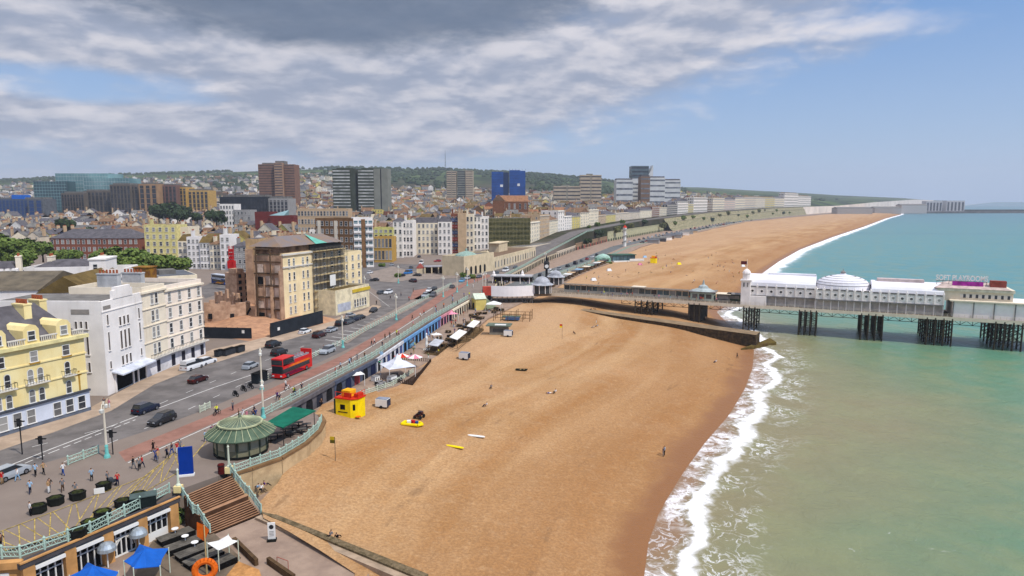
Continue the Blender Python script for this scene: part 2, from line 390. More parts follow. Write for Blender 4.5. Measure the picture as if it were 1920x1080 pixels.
# sea: one sheet from under the beach to the horizon
dl = [-14,-8,-4,-2,0,1.5,3,4,5,6,7,8,9.5,11,13,15.5,18,22,26,30,37,45,70,110,180,300,600,1200,3000,8000,25000,70000]
rows, at = [], []
for y in YS:
    s = interp(SHORE, y); k = 1/math.sqrt(1+slope(SHORE, y)**2)
    c_ = 6.2+1.1*math.sin(y*.11)+.7*math.sin(y*.31+1); a_ = .42*(.65+.35*math.sin(y*.17+.6*math.sin(y*.05))); fd = 1 if y < 330 else .6
    wz = lambda d: fd*(a_*math.exp(-((d-c_)/(1.0 if d > c_ else 1.9))**2)+.16*math.exp(-((d-c_-8-2*math.sin(y*.06))/2.2)**2)+.1*math.exp(-((d-c_-19-3*math.sin(y*.045+1))/3)**2)) if 0 < d < 46 else 0
    rows.append([(s+d/k if d < 400 else s+d, y, wz(d)) for d in dl]); at.append(dl)
grid_mesh('sea', rows, sea_mat(), at)
# beach: from the sea wall down into the water
def berm(d, w):
    """height of the shingle d metres up from the water line on a beach w metres wide"""
    t = interp([(-30,-4),(-6,-.7),(0,0.02),(4,.5),(10,1.5),(20,2.7),(35,3.9),(55,4.7),(80,5.2),(400,5.4)], d)
    return t
BACKZ = [(60,4.6),(82,5.2),(90,7.0),(105,7.3),(116,6.8),(135,5.5),(400,5.2),(3000,4.5)]
def beach_z(x, y):
    k = 1/math.sqrt(1+slope(SHORE, y)**2); d = (interp(SHORE, y)-x)*k; w = (interp(SHORE, y)-interp(BACK, y))*k
    z = berm(d, w); t = max(0, min(1, (d-.55*w)/(.45*w)))
    z = lerp(z, interp(BACKZ, y), t*t)
    z += .28*math.sin(d*.16+y*.02)*min(1, max(0, (d-6)/12)) + .15*math.sin(y*.09+d*.05)*min(1, max(0, (d-4)/10))
    return z, d
rows, at = [], []
for y in [q for q in YS if q < 3000]:
    s = interp(SHORE, y); bk = interp(BACK, y)
    r_, a_ = [], []
    for i in range(41):
        x = lerp(bk-1.5, s, i/32) if i <= 32 else s+(i-32)*4
        z, d = beach_z(x, y); r_.append((x, y, z)); a_.append(d)
    rows.append(r_); at.append(a_)
grid_mesh('beach', rows, sand_mat(), at)
def S(px, py):
    """a point on the shingle seen at this place in the photograph"""
    z = 4.0
    for _ in range(40):
        x, y = P(px, py, z); z += .5*(beach_z(x, y)[0]-z)
    return x, y, z
# esplanade below the promenade (and the lower drive beyond the pier)
LOW = 5.6
ESPZ = [(60,4.8),(84,4.8),(100,5.6),(380,5.6),(60000,5.6)]
ESPM = mat('esplanade_concrete', C(176, 152, 132, .75), .9, .14, .35, .1, col2=C(150, 128, 112, .75))
rows = []
for y in [q for q in YS if 50 < q < 3000]:
    e = interp(EDGE, y); b = interp(BACK, y); z = interp(ESPZ, y)
    rows.append([(lerp(e-.3, b, t), y, z) for t in (0, .25, .5, .75, 1)]+[(b+.01, y, z-3.5)])
grid_mesh('esplanade', rows, ESPM, smooth=False)
# the land: one sheet from the promenade edge to the downs
def land_mat():
    m = D.materials.new('land'); m.use_nodes = True; g = NG(m.node_tree); b = m.node_tree.nodes['Principled BSDF']
    geo = g.n('ShaderNodeNewGeometry'); pos = geo.outputs['Position']; x, y, z = g.sep(pos)
    n = g.noise(pos, .3, 5, .6); n2 = g.noise(pos, .006, 6, .6); n3 = g.noise(pos, .02, 6, .65)
    pave = g.mix(n, C(128, 114, 104, .75), C(152, 138, 126, .75))
    town = g.mix(g.ss(n3, .4, .6), C(92, 84, 72, .6), C(64, 74, 44, .5))
    down = g.mix(g.ss(n2, .42, .58), C(44, 62, 30, .55), C(96, 116, 62, .55))
    col = g.mix(g.ss(y, 440, 560), pave, town)
    col = g.mix(g.ss(y, 1900, 2500), col, down)
    g.l(col, b.inputs['Base Color']); b.inputs['Roughness'].default_value = .95; b.inputs['Specular IOR Level'].default_value = .1
    return m
rows = []
for y in [q for q in YS if 30 < q < 9500]:
    e = interp(EDGE, y); L = -max(260, y*1.05); r_ = []
    r_.append((e, y, 3.2))
    for t in [0,.004,.01,.02,.035,.05,.07,.09,.12,.15,.19,.23,.28,.33,.39,.45,.52,.6,.68,.76,.84,.92,1]:
        x = lerp(e, L, t) if t > 0 else e-.001
        r_.append((x, y, h(x, y)))
    rows.append(r_)
grid_mesh('land', rows, land_mat(), smooth=False)

# ------------------------------------------------------------------ roads, lanes, pavements: sheets a few mm above each other
ASPH = mat('asphalt', C(128, 122, 118, .80), .9, .1, .25, .05, detail=9, col2=C(104, 99, 96, .76))
PAVE = mat('paving', C(196, 172, 148, .72), .9, .1, .4)
REDL = mat('red_tarmac', C(172, 128, 112, .7), .9, .12, .5, col2=C(150, 110, 96, .7))
WHT = mat('road_paint', C(225, 222, 215, .8), .7, .1, 1.5)
YEL = mat('yellow_paint', C(206, 178, 96, .75), .7, .3, 2.5)
def pxs(pts, z=9.0): return [P(a, b, z) for a, b in pts]
def sheet(name, pts, m, lift, z=9.0):
    return struct(MB().sheet(pxs(pts, z), z+lift).build(name, m))
KERB_B = [(-160,912),(0,846),(100,812),(209,771),(289,722),(344,700),(420,676),(480,656),(600,620),(690,592),(715,575)]
KERB_P = [(-160,950),(0,892),(105,862),(201,832),(300,800),(400,762),(490,724),(600,679),(700,632),(800,582),(850,553),(890,522),(960,505)]
ROAD = KERB_B+[(706,545),(660,520),(610,505),(560,500),(480,525),(385,560),(372,540),(470,500),(600,488),(700,492),(760,490),(860,489),(905,488),(985,488)]+KERB_P[::-1]
sheet('road', ROAD, ASPH, .004)
def strip(name, a, b, m, lift, z=9.0): return sheet(name, a+b[::-1], m, lift, z)
CYC_A = [(222,848),(400,776),(490,737),(640,667),(740,607),(800,568),(860,528),(905,512)]
CYC_B = [(236,866),(424,783),(505,744),(645,678),(748,616),(810,576),(874,534),(925,517)]
strip('cycle_lane', CYC_A, CYC_B, REDL, .008)
def line(mb, pts, w, lift=.012, z=9.0, dash=None):
    q = [Vector(P(a, b, z)) for a, b in pts]
    for a, b in zip(q, q[1:]):
        L = (b-a).length; d = (b-a)/L; n = Vector((-d.y, d.x))*w/2; t = 0
        while t < L-1e-3:
            e = min(L, t+(dash[0] if dash else L)); u, v = a+d*t, a+d*e
            mb.sheet([u-n, u+n, v+n, v-n], z+lift); t = e+(dash[1] if dash else 0)
mb = MB()
line(mb, [(0,880),(93,843),(250,783),(400,727),(567,671),(640,640),(700,605)], .22)
line(mb, [(0,888),(97,848),(254,787)], .2, dash=(1.2, .6))
line(mb, [(60,838),(209,800),(300,757),(460,690),(580,645)], .14, dash=(2, 5))
line(mb, [(120,866),(300,792),(460,718),(640,646)], .14, dash=(2, 5))
line(mb, [(240,868),(426,785),(507,746),(647,680),(750,617),(812,577)], .2, lift=.016)
for a in range(9): line(mb, [(610+a*12, 637-a*5.6), (640+a*12, 641-a*5.8)], .3)
line(mb, [(770,560),(840,545)], .25); line(mb, [(690,545),(730,575)], .25, dash=(1, 1)); line(mb, [(720,520),(800,505)], .2, dash=(2, 3))
struct(mb.build('road_markings', WHT))
mb = MB()
A_ = [(-20,1005),(100,960),(270,895),(345,835)]; B_ = [(10,1033),(120,1003),(190,970),(345,880)]
line(mb, A_, .13, .056); line(mb, B_, .13, .058)
for i in range(13):
    t = i/12; t2 = min(1, t+.07); 
    pa = lambda L, t: (interp([(k/3, L[k][0]) for k in range(4)], t), interp([(k/3, L[k][1]) for k in range(4)], t))
    line(mb, [pa(A_, t), pa(B_, t2)], .1, .014+i*.0012); line(mb, [pa(B_, t), pa(A_, t2)], .1, .034+i*.0012)
line(mb, [(352,868),(400,812),(420,795)], .14)
struct(mb.build('plaza_markings', YEL))
# paving islands with real kerbs
ISLP = mat('island_paving', C(156, 142, 130, .74), .9, .1, .4)
def island(pts, m=ISLP, hgt=.13): return struct(MB().prism(pxs(pts), 9.0, 9+hgt).build('traffic_island', m))
island([(690,607),(760,570),(800,548),(870,524),(872,530),(805,560),(760,585),(700,612)])
island([(768,562),(775,545),(808,540),(818,552),(790,562)], REDL)
island([(690,512),(735,500),(790,512),(840,512),(900,505),(905,515),(850,522),(760,526),(735,530),(700,527)])
island([(640,640),(690,607),(700,612),(650,645)])
# kerbed pavement in front of the seafront buildings
a = KERB_B[:11]; b = [(-160,850),(0,815),(100,790),(170,765),(260,716),(320,690),(400,655),(470,640),(600,606),(680,583),(700,572)]
strip('pavement', [(-160,905)]+a[1:], b, PAVE, .12)
mb = MB(); q = pxs(KERB_B)
for u, v in zip(q, q[1:]):
    mb.quad((u[0],u[1],9.0),(v[0],v[1],9.0),(v[0],v[1],9.121),(u[0],u[1],9.121))
struct(mb.build('kerb', mat('kerb_stone', C(170,160,150,.7))))
# the upper coast road beyond the junction and the drive along the beach
def along(name, tab, o0, o1, y0, y1, m, lift, zf):
    rows = []; y = y0
    while y < y1:
        k = math.sqrt(1+slope(tab, y)**2); x = interp(tab, y)
        rows.append([(x+o0*k, y, zf(x+o0*k, y)+lift), (x+o1*k, y, zf(x+o1*k, y)+lift)]); y += max(6, y*.02)
    return grid_mesh(name, rows, m, smooth=False)
along('road', EDGE, -15, -4, 420, 2600, ASPH, .06, h)
along('road', BACK, -24, -14, 290, 2600, mat('drive_tarmac', C(122,124,122,.7), .9), .004, lambda x, y: interp(ESPZ, y))
along('cycle_lane', BACK, -11, -8, 290, 1400, mat('green_tarmac', C(146,160,142,.7), .9), .004, lambda x, y: interp(ESPZ, y))
# ------------------------------------------------------------------ building materials
WC = {'white': C(242,234,224,.92), 'cream': C(238,224,196,.9), 'pale pink': C(232,206,190,.8), 'yellow': C(226,206,120,.8), 'grey': C(172,168,164,.75),
      'tan': C(206,176,140,.82), 'pale blue': C(196,208,222,.8), 'brick red': C(150,92,72,.7), 'brown brick': C(122,92,66,.7), 'ochre': C(206,164,84,.78), 'beige': C(224,208,184,.86), 'dark grey': C(92,92,96,.7)}
def wall(c): return mat('wall_'+c.replace(' ', '_'), WC[c], .85, .06, .35, .06)
RC = {'slate': C(110,106,110,.68), 'brown tile': C(146,114,88,.68), 'orange tile': C(172,124,90,.7), 'grey': C(140,136,130,.65), 'mossy': C(132,110,66,.62), 'lead': C(118,122,128,.65)}
def roofm(c): return mat('roof_'+c.replace(' ', '_'), RC[c], .85, .16, .5, .15)
FRAME = mat('window_frame_white', C(238,236,230,.85), .6, .03, .5)
GLASS = mat('window_glass', C(84,86,94,.62), .12, .25, .25, spec=.5)
def vary_glass(m, a, b_):
    g = NG(m.node_tree); oi = g.n('ShaderNodeObjectInfo'); bs = m.node_tree.nodes['Principled BSDF']; pos = g.n('ShaderNodeNewGeometry').outputs['Position']
    g.l(g.mix(g.ss(g.m('ADD', g.m('MULTIPLY', oi.outputs['Random'], .8), g.m('MULTIPLY', g.noise(pos, .9, 2, .5), .4)), .25, 1.0), a, b_), bs.inputs['Base Color'])
vary_glass(GLASS, (.025,.028,.035), (.30,.29,.27))
GLASSB = mat('window_glass_blue', C(92,128,138,.6), .1, .25, .12, spec=.6)
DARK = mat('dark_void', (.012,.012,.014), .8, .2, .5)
POT = mat('terracotta', C(178,98,66,.7), .8, .15, 2)
STONE = mat('trim_stone', C(226,220,208,.82), .8, .06, .4)
IRON = mat('black_iron', (.02,.02,.022), .5, .2, 1)

WINS = {}
def win_mesh(w, hh, kind='sash', fm=None, gm=None):
    """a window: frame (local -y is outside), glazing bar, sill; origin at the middle of the sill"""
    fm = fm or FRAME; gm = gm or GLASS; key = (round(w,2), round(hh,2), kind, fm.name, gm.name)
    if key in WINS: return WINS[key]
    f, p = MB(), MB(); t = .09 if kind != 'slim' else .05
    if kind == 'arch':
        n = 8; r = w/2; top = hh-r; vo = [(-r, 0), (r, 0)]+[(r*math.cos(math.pi*i/n), top+r*math.sin(math.pi*i/n)) for i in range(n+1)]
        p.add([(x, -.03, z) for x, z in vo], [tuple(range(len(vo)))])
        f.box(-r-t, -r, -.09, 0, 0, top).box(r, r+t, -.09, 0, 0, top)
        for i in range(n):
            a, b = math.pi*i/n, math.pi*(i+1)/n
            q = [(rr*math.cos(c), top+rr*math.sin(c)) for rr, c in ((r, a), (r+t, a), (r+t, b), (r, b))]
            f.add([(x, y, z) for y in (-.09, 0) for x, z in q], [(0,1,2,3),(7,6,5,4),(0,4,5,1),(2,6,7,3)])
    else:
        p.box(-w/2, w/2, -.035, .0, 0, hh)
        f.box(-w/2-t, -w/2, -.09, 0, 0, hh).box(w/2, w/2+t, -.09, 0, 0, hh).box(-w/2-t, w/2+t, -.1, 0, hh, hh+t)
    if kind in ('sash', 'arch'): f.box(-w/2, w/2, -.06, -.035, hh*.48, hh*.48+.09)
    if kind == 'casement': f.box(-.04, .04, -.06, -.035, 0, hh)
    f.box(-w/2-.18, w/2+.18, -.2, 0, -.12, 0)
    WINS[key] = (f.mesh('window', fm), p.mesh('pane', gm)); return WINS[key]
def window(parent, x, y, z, rz=0, w=1.1, hh=1.9, kind='sash', fm=None, gm=None, simple=False):
    f, p = win_mesh(w, hh, kind, fm, gm)
    if simple:
        key = (f.name, 's')
        if key not in WINS:
            bm = bmesh.new(); bm.from_mesh(f); n0 = len(bm.faces); bm.from_mesh(p); bm.faces.ensure_lookup_table()
            for q in bm.faces[n0:]: q.material_index = 1
            me = D.meshes.new('window'); bm.to_mesh(me); bm.free(); me.materials.append(f.materials[0]); me.materials.append(p.materials[0]); WINS[key] = me
        return put(WINS[key], 'window', parent, (x, y, z), rz)
    o = put(f, 'window', parent, (x, y, z), rz); put(p, 'pane', o); return o

FOOT = []
class Bld:
    """a building whose front runs from A to B (A at the viewer's left when seen from outside); local x along it, y into it"""
    def __init__(s, name, label, A, B, dep, z0, z1, wallm, cat='building', group=None, body=True):
        A, B = V2(A), V2(B); s.w = (B-A).length; s.d = dep; s.h = z1-z0
        s.rz = math.atan2(B.y-A.y, B.x-A.x); s.t = thing(name, label, cat, (A.x, A.y, z0), s.rz, group); s.wallm = wallm; s.nw = 0
        s.wall = MB(); FOOT.append((label, A, B, dep, z0))
        if body: s.wall.box(0, s.w, 0, dep, -4, s.h)
    def done(s): s.wall.build('wall', s.wallm, s.t); return s
    def band(s, z, dz=.35, proud=.3, m=None, name='cornice', sides=True, x0=None, x1=None):
        mb = MB(); a = -proud if x0 is None else x0; b = s.w+proud if x1 is None else x1
        mb.box(a, b, -proud, 0 if not sides else s.d+.05, z, z+dz) if sides and z >= s.h-.01 else mb.box(a, b, -proud, .01, z, z+dz)
        if sides and z < s.h-.01: mb.box(-proud, .0, .01, s.d, z, z+dz)
        return mb.build(name, m or STONE, s.t)
    def parapet(s, hh=.9, t=.3, m=None, name='parapet'):
        mb = MB(); z = s.h
        mb.box(0, s.w, 0, t, z, z+hh).box(0, s.w, s.d-t, s.d, z, z+hh).box(0, t, t, s.d-t, z, z+hh).box(s.w-t, s.w, t, s.d-t, z, z+hh)
        return mb.build(name, m or s.wallm, s.t)
    def flat(s, m, lift=.02): return MB().box(.25, s.w-.25, .25, s.d-.25, s.h-.2, s.h+lift).build('roof', m, s.t)
    def gable(s, rise, m, along=True, over=.3, z=None, y0=0, y1=None):
        z = s.h if z is None else z; y1 = s.d if y1 is None else y1; mb = MB(); o = over
        if along:
            c = (y0+y1)/2; p = [(y0-o, z), (c, z+rise), (y1+o, z)]
            vs = [(x, y, zz) for x in (-o, s.w+o) for y, zz in p]
        else:
            c = s.w/2; p = [(-o, z), (c, z+rise), (s.w+o, z)]
            vs = [(x, y, zz) for y in (y1+o, y0-o) for x, zz in p]
        mb.add(vs, [(0,1,4,3),(1,2,5,4),(0,2,1),(3,4,5),(0,3,5,2)]); return mb.build('roof', m, s.t)
    def hip(s, rise, m, over=.4, ins=None, z=None):
        z = s.h if z is None else z; o = over; i = ins if ins is not None else min(s.w, s.d)/2
        mb = MB(); r = [(i, s.d/2), (s.w-i, s.d/2)] if s.w >= s.d else [(s.w/2, i), (s.w/2, s.d-i)]
        vs = [(-o,-o,z),(s.w+o,-o,z),(s.w+o,s.d+o,z),(-o,s.d+o,z),(r[0][0],r[0][1],z+rise),(r[1][0],r[1][1],z+rise)]
        fs = [(0,1,5,4),(1,2,5),(2,3,4,5),(3,0,4)] if s.w >= s.d else [(0,1,4),(1,2,5,4),(2,3,5),(3,0,4,5)]
        mb.add(vs, fs+[(3,2,1,0)]); return mb.build('roof', m, s.t)
    def mansard(s, rise, ins, m, z=None):
        z = s.h if z is None else z; mb = MB(); i = ins
        vs = [(0,0,z),(s.w,0,z),(s.w,s.d,z),(0,s.d,z),(i,i,z+rise),(s.w-i,i,z+rise),(s.w-i,s.d-i,z+rise),(i,s.d-i,z+rise)]
        mb.add(vs, [(0,1,5,4),(1,2,6,5),(2,3,7,6),(3,0,4,7),(4,5,6,7)]); return mb.build('roof', m, s.t)
    def chimney(s, x, y, z, hh=2.2, sx=.9, sy=2.2, m=None, pots=4):
        o = MB().box(-sx/2, sx/2, -sy/2, sy/2, -1.5, hh).box(-sx/2-.1, sx/2+.1, -sy/2-.1, sy/2+.1, hh, hh+.25).build('chimney', m or s.wallm, s.t, (x, y, z))
        q = MB()
        for i in range(pots):
            yy = (i+.5)/pots*sy-sy/2; q.lathe([(.2,0),(.17,.7)], 6, (0, yy, hh+.25))
        q.build('chimney_pot', POT, o); return o
    def win(s, x, z, w=1.1, hh=1.9, kind='sash', face='f', fm=None, gm=None, simple=False):
        if face == 'f': return window(s.t, x, 0, z, 0, w, hh, kind, fm, gm, simple)
        if face == 'l': return window(s.t, 0, x, z, -math.pi/2, w, hh, kind, fm, gm, simple)
        if face == 'r': return window(s.t, s.w, x, z, math.pi/2, w, hh, kind, fm, gm, simple)
    def grid(s, xs, zs, face='f', simple=True, **k):
        for z in zs:
            for x in xs: s.win(x, z, face=face, simple=simple, **k)
    def bay(s, x, w, dep, z0, z1, m=None, cap=True):
        """a canted bay window shaft"""
        mb = MB(); q = w*.27
        mb.prism([(x-w/2,0),(x-w/2+q,-dep),(x+w/2-q,-dep),(x+w/2,0)], z0, z1)
        return mb.build('bay', m or s.wallm, s.t)
def along_pts(n, w, m=None): 
    m = w/n/2 if m is None else m
    return [lerp(m, w-m, i/(n-1)) if n > 1 else w/2 for i in range(n)]
def ext(A, B, da=0, db=0):
    A, B = V2(A), V2(B); d = (B-A).normalized(); return A-d*da, B+d*db

# ------------------------------------------------------------------ yellow seafront hotel
A, B = P(0,820), P(168,770)
A, B = ext(A, B, 22, 0); z1 = ztop(B[1], 626)
YW = mat('yellow_render', C(246,229,172,.88), .85, .05, .25, .05, col2=C(238,214,148,.88))
GB = mat('pale_blue_render', C(212,218,230,.88), .8, .05, .4)
b = Bld('seafront_hotel', 'yellow hotel with dormers and a pale blue ground floor', A, B, 15, 9, z1, YW, 'hotel')
b.done()
Wd, hh = b.w, b.h
g0 = 3.5
MB().box(-.02, Wd+.08, -.22, .0, 0, g0).build('shopfront', GB, b.t)
MB().box(-.1, Wd+.15, -.5, -.01, g0, g0+.35).build('fascia', mat('charcoal_trim', C(84,88,98,.7)), b.t)
MB().box(-.05, Wd+.12, -.28, -.22, 0, .7).build('plinth', mat('blue_grey_plinth', C(120,128,142,.7)), b.t)
for z in (6.7, 9.9): b.band(z, .22, .16, YW, 'string_course', sides=False)
b.band(hh-.55, .55, .55, mat('pale_yellow_trim', C(244,230,168,.82)), 'cornice', sides=False)
xo = Wd-14.2
for i in range(int(Wd/2.05)):
    x = Wd-1.4-i*2.05
    if i % 4 != 3: window(b.t, x, -.22, .85, 0, 1.15, 2.1, 'sash')
groups = [Wd-3.2, Wd-8.3, Wd-13.2, Wd-18.4, Wd-23.5, Wd-28.6]
for k, x in enumerate(groups):
    if x < 2: continue
    pair = k > 0
    for dx in ((-.75, .75) if pair else (0,)):
        b.win(x+dx, 3.95, .8, 2.0, 'arch'); b.win(x+dx, 7.15, .8, 2.0, 'arch')
    b.win(x, 10.3, 1.05, 1.6, 'sash')
    wd = 3.4 if pair else 2.0
    bal = MB().box(x-wd/2, x+wd/2, -.85, 0, 6.8, 6.98).build('balcony', STONE, b.t)
    rl = MB(); rl.path([(x-wd/2,-.02,7.8),(x-wd/2,-.8,7.8),(x+wd/2,-.8,7.8),(x+wd/2,-.02,7.8)], .05, 4)
    for i in range(9): rl.tube((x-wd/2+wd*i/8,-.8,6.95), (x-wd/2+wd*i/8,-.8,7.8), .035, n=4)
    rl.build('balcony_railing', mat('weathered_iron', C(120,112,84,.6)), bal)
    if k in (0, 1): MB().box(x-.8, x+.8, -.25, 0, 9.95, 10.2).build('rust_stain', mat('rust', C(196,150,60,.75)), b.t)
    # dormer with an arched gable
    f = MB(); f.box(x-1.2, x+1.2, .1, 3.4, hh, hh+2.1); f.add([(x-1.2,.1,hh+2.1),(x-.75,.1,hh+2.75),(x,.1,hh+3.0),(x+.75,.1,hh+2.75),(x+1.2,.1,hh+2.1),(x-1.2,4.5,hh+2.1),(x-.75,4.8,hh+2.75),(x,5,hh+3.0),(x+.75,4.8,hh+2.75),(x+1.2,4.5,hh+2.1)],
        [(4,3,2,1,0),(0,1,6,5),(1,2,7,6),(2,3,8,7),(3,4,9,8)])
    dm = f.build('dormer', YW, b.t); window(dm, x, .1, hh+.55, 0, 1.0, 1.35, 'sash', simple=True)
    bl = MB()
    for i in range(8):
        xx = x+1.5+i*.32
        if xx < Wd: bl.tube((xx,.1,hh), (xx,.1,hh+.75), .07, n=5)
    bl.box(x+1.3, min(Wd, x+4.0), 0, .25, hh+.75, hh+.95); bl.build('balustrade', STONE, b.t)
MB().box(Wd-15.9, Wd-15.75, -.2, -.03, 3.9, hh-.6).build('drainpipe', mat('pipe_brown', C(110,84,60,.6)), b.t)
for z in (3.9,): MB().box(Wd-1.5, Wd-1.2, -.02, -.001, z, 7.2).box(Wd-1.9, Wd-.9, -.02, -.001, 6.4, 6.9).build('rust_stain', MATS['rust'], b.t)
sl = MB(); ins = 1.2
sl.add([(0,1.0,hh),(Wd,1.0,hh),(Wd,b.d,hh),(0,b.d,hh),(0,7.8,hh+5.2),(Wd-2.6,7.8,hh+5.2)], [(0,1,5,4),(1,2,5),(2,3,4,5),(3,0,4)])
sl.build('roof', roofm('slate'), b.t)
for x in (Wd-5.4, Wd-1.2, Wd-12.4, Wd-20): b.chimney(x, 6.4 if x < Wd-2 else 9, hh+3.4, 1.9, 1.2, 2.8, YW, 5)
for x in along_pts(4, 12): b.win(x+1, 4.2, .9, 1.7, face='r', simple=True); b.win(x+1, 7.4, .9, 1.7, face='r', simple=True)

# ------------------------------------------------------------------ white art deco front
A, B = P(203,742), P(276,708)
A, B = V2(A), V2(B); z1 = ztop(A.y, 570)
AW = mat('white_render', C(240,234,228,.92), .85, .05, .25, .04)
b = Bld('cinema_building', 'white art deco building with tall slit windows and an entrance canopy', A, B, 22, 9, z1, AW)
b.done(); Wd, hh = b.w, b.h
pf = MB(); pf.box(0, Wd, 0, .5, hh, hh+.4).box(Wd*.27, Wd*.75, -.1, .5, hh+.4, hh+1.9).box(Wd*.32, Wd*.70, -.1, .5, hh+1.9, hh+2.5).box(0, .4, .5, b.d, hh, hh+.5); pf.build('parapet', AW, b.t)
b.flat(roofm('grey'))
b.band(hh-1.6, .18, .12, AW, 'string_course', sides=False)
SL = mat('slit_glass', C(112,100,92,.55), .4, .2, .5)
cx = Wd*.5; k = hh/20
for x, rows in ((Wd*.11, [(15.2,2.2),(9.6,4),(5.6,1.6)]), (Wd*.89, [(14.6,2.4),(9.6,4),(5.9,1.6)])):
    for z, q in rows: window(b.t, x, 0, z*k, 0, .45, q*k, 'slim', AW, SL)
for dx in (-1.15, 0, 1.15):
    for z, q in ((14.3,1.9),(9.0,4.1),(5.4,2.0)): window(b.t, cx+dx*1.1, 0, z*k, 0, .6, q*k, 'slim', AW, SL)
MB().box(Wd*.03, Wd*.2, -.04, 0, hh-1.2, hh-.5).build('panel', mat('panel_grey', C(168,160,152,.7)), b.t)
for x in (-1.1, 0, 1.1):
    for z, q in ((14.6,1.6),(9.0,4.0),(5.2,2.1)): window(b.t, 0, 3.9+x*.85, z*k, -math.pi/2, .38, q*k, 'slim', AW, SL)
MB().box(-.05, 0, 2.3, 5.6, hh-1.9, hh-1.0).build('panel', MATS['panel_grey'], b.t)
MB().box(Wd*.18, Wd*.98, -.05, 0, .2, 3.4).build('entrance', DARK, b.t)
for x in (.18, .62, .75, .97): MB().box(Wd*x-.2, Wd*x+.2, -.25, -.051, 0, 3.5).build('pillar', AW, b.t)
MB().add([(Wd*.12,0,4.1),(Wd*1.0,0,4.1),(Wd*1.0,-2.1,3.6),(Wd*.12,-2.1,3.6),(Wd*.12,0,3.85),(Wd*1.0,0,3.85),(Wd*1.0,-2.1,3.35),(Wd*.12,-2.1,3.35)], [(0,3,2,1),(4,5,6,7),(3,7,6,2),(0,4,7,3),(1,2,6,5)]).build('canopy', mat('canopy_white', C(222,226,236,.82)), b.t)

# ------------------------------------------------------------------ cream terraces on the corner
A2, B2 = B, V2(P(318,690)); z1 = ztop(A2.y, 548)
CW = mat('cream_render', C(242,228,204,.9), .85, .05, .25, .04)
def cream(nm, label, A, B, z1, mats, cols, pair, cat='building'):
    b = Bld(nm, label, A, B, 15, 9, z1, mats, cat); b.done(); W_, H_ = b.w, b.h; st = (H_-3.6)/4
    MB().box(-.0, W_+.02, -.12, .0, 0, 3.4).build('ground_floor', mat('white_stucco', C(232,232,236,.84)), b.t)
    for i in range(1, 4): b.band(3.6+st*i-.3, .2, .18, CW, 'string_course', sides=False)
    b.band(H_-.4, .4, .4, CW, 'cornice', sides=False); b.parapet(.9, .3); b.flat(roofm('grey'))
    bal = MB().box(0, W_, -1.2, -.0, 3.4, 3.6).build('balcony', STONE, b.t); r = MB(); r.path([(0,-1.15,4.5),(W_,-1.15,4.5)], .05, 4)
    for i in range(int(W_/.5)): r.tube((i*.5,-1.15,3.6), (i*.5,-1.15,4.5), .03, n=4)
    r.build('balcony_railing', IRON, bal)
    for i in range(4):
        for x in cols:
            for dx in ((-.75, .75) if pair else (0,)): b.win(x+dx, 3.6+st*i+.6, .85 if pair else .9, st-1.35, 'sash')
    for x in cols:
        MB().box(x-.6, x+.6, -.14, -.121, .3, 2.7).build('door', mat('dark_door', C(60,60,74,.6)), b.t)
    return b
b = cream('corner_terrace', 'cream bay fronted house between the white cinema and curved terrace', A2, B2, z1, CW, [V2(B2-A2).length*.5], True)
b.bay(b.w*.5, b.w*.8, .5, 3.6, b.h-.4) if False else None
b.chimney(.8, 7, b.h, 3.4, 1.2, 4.2, mat('chimney_grey', C(200,200,200,.75)), 6)
A3, B3 = B2, V2(P(385,665)); z2 = ztop(B3.y, 530)
b = cream('curved_terrace', 'pale cream corner terrace with a white ground floor by the side street', A3, B3, z2, mat('blush_render', C(246,230,212,.92), .85, .05, .25, .04), along_pts(4, (B3-A3).length, 1.3), False)
b.chimney(b.w*.1, 8, b.h, 3.2, 1.2, 4.4, MATS['chimney_grey'], 6)
for x in (2.5, 6, 9.5, 13):
    for i in range(4): b.win(x, 4.2+i*3.4, .9, 1.9, face='r', simple=True)
# ------------------------------------------------------------------ helpers for things placed by picture column and distance
def XY(px, Y, z=9.0): return ((px-960)/1280*(Y*CT-(z-CH)*ST), Y)
def FB(name, label, p0, p1, ytop, Y0, Y1, dep, wallm, cat='building', group=None, zb=None, body=True):
    A, B = XY(p0, Y0), XY(p1, Y1); zb = h(*((V2(A)+V2(B))/2)) if zb is None else zb
    return Bld(name, label, A, B, dep, zb, ztop((Y0+Y1)/2, ytop), wallm, cat, group, body)
def storeys(b, n, cols, w=1.2, frac=.55, z0=None, side=0, gf=True, kind='sash', fm=None, gm=None, face='f'):
    st = b.h/n
    for i in range(0 if gf else 1, n):
        for x in along_pts(cols, b.w): b.win(x, i*st+st*.25, w, st*frac, kind, face, fm, gm, True)
        if side:
            for x in along_pts(side, b.d): b.win(x, i*st+st*.25, w, st*frac, kind, 'l', fm, gm, True)

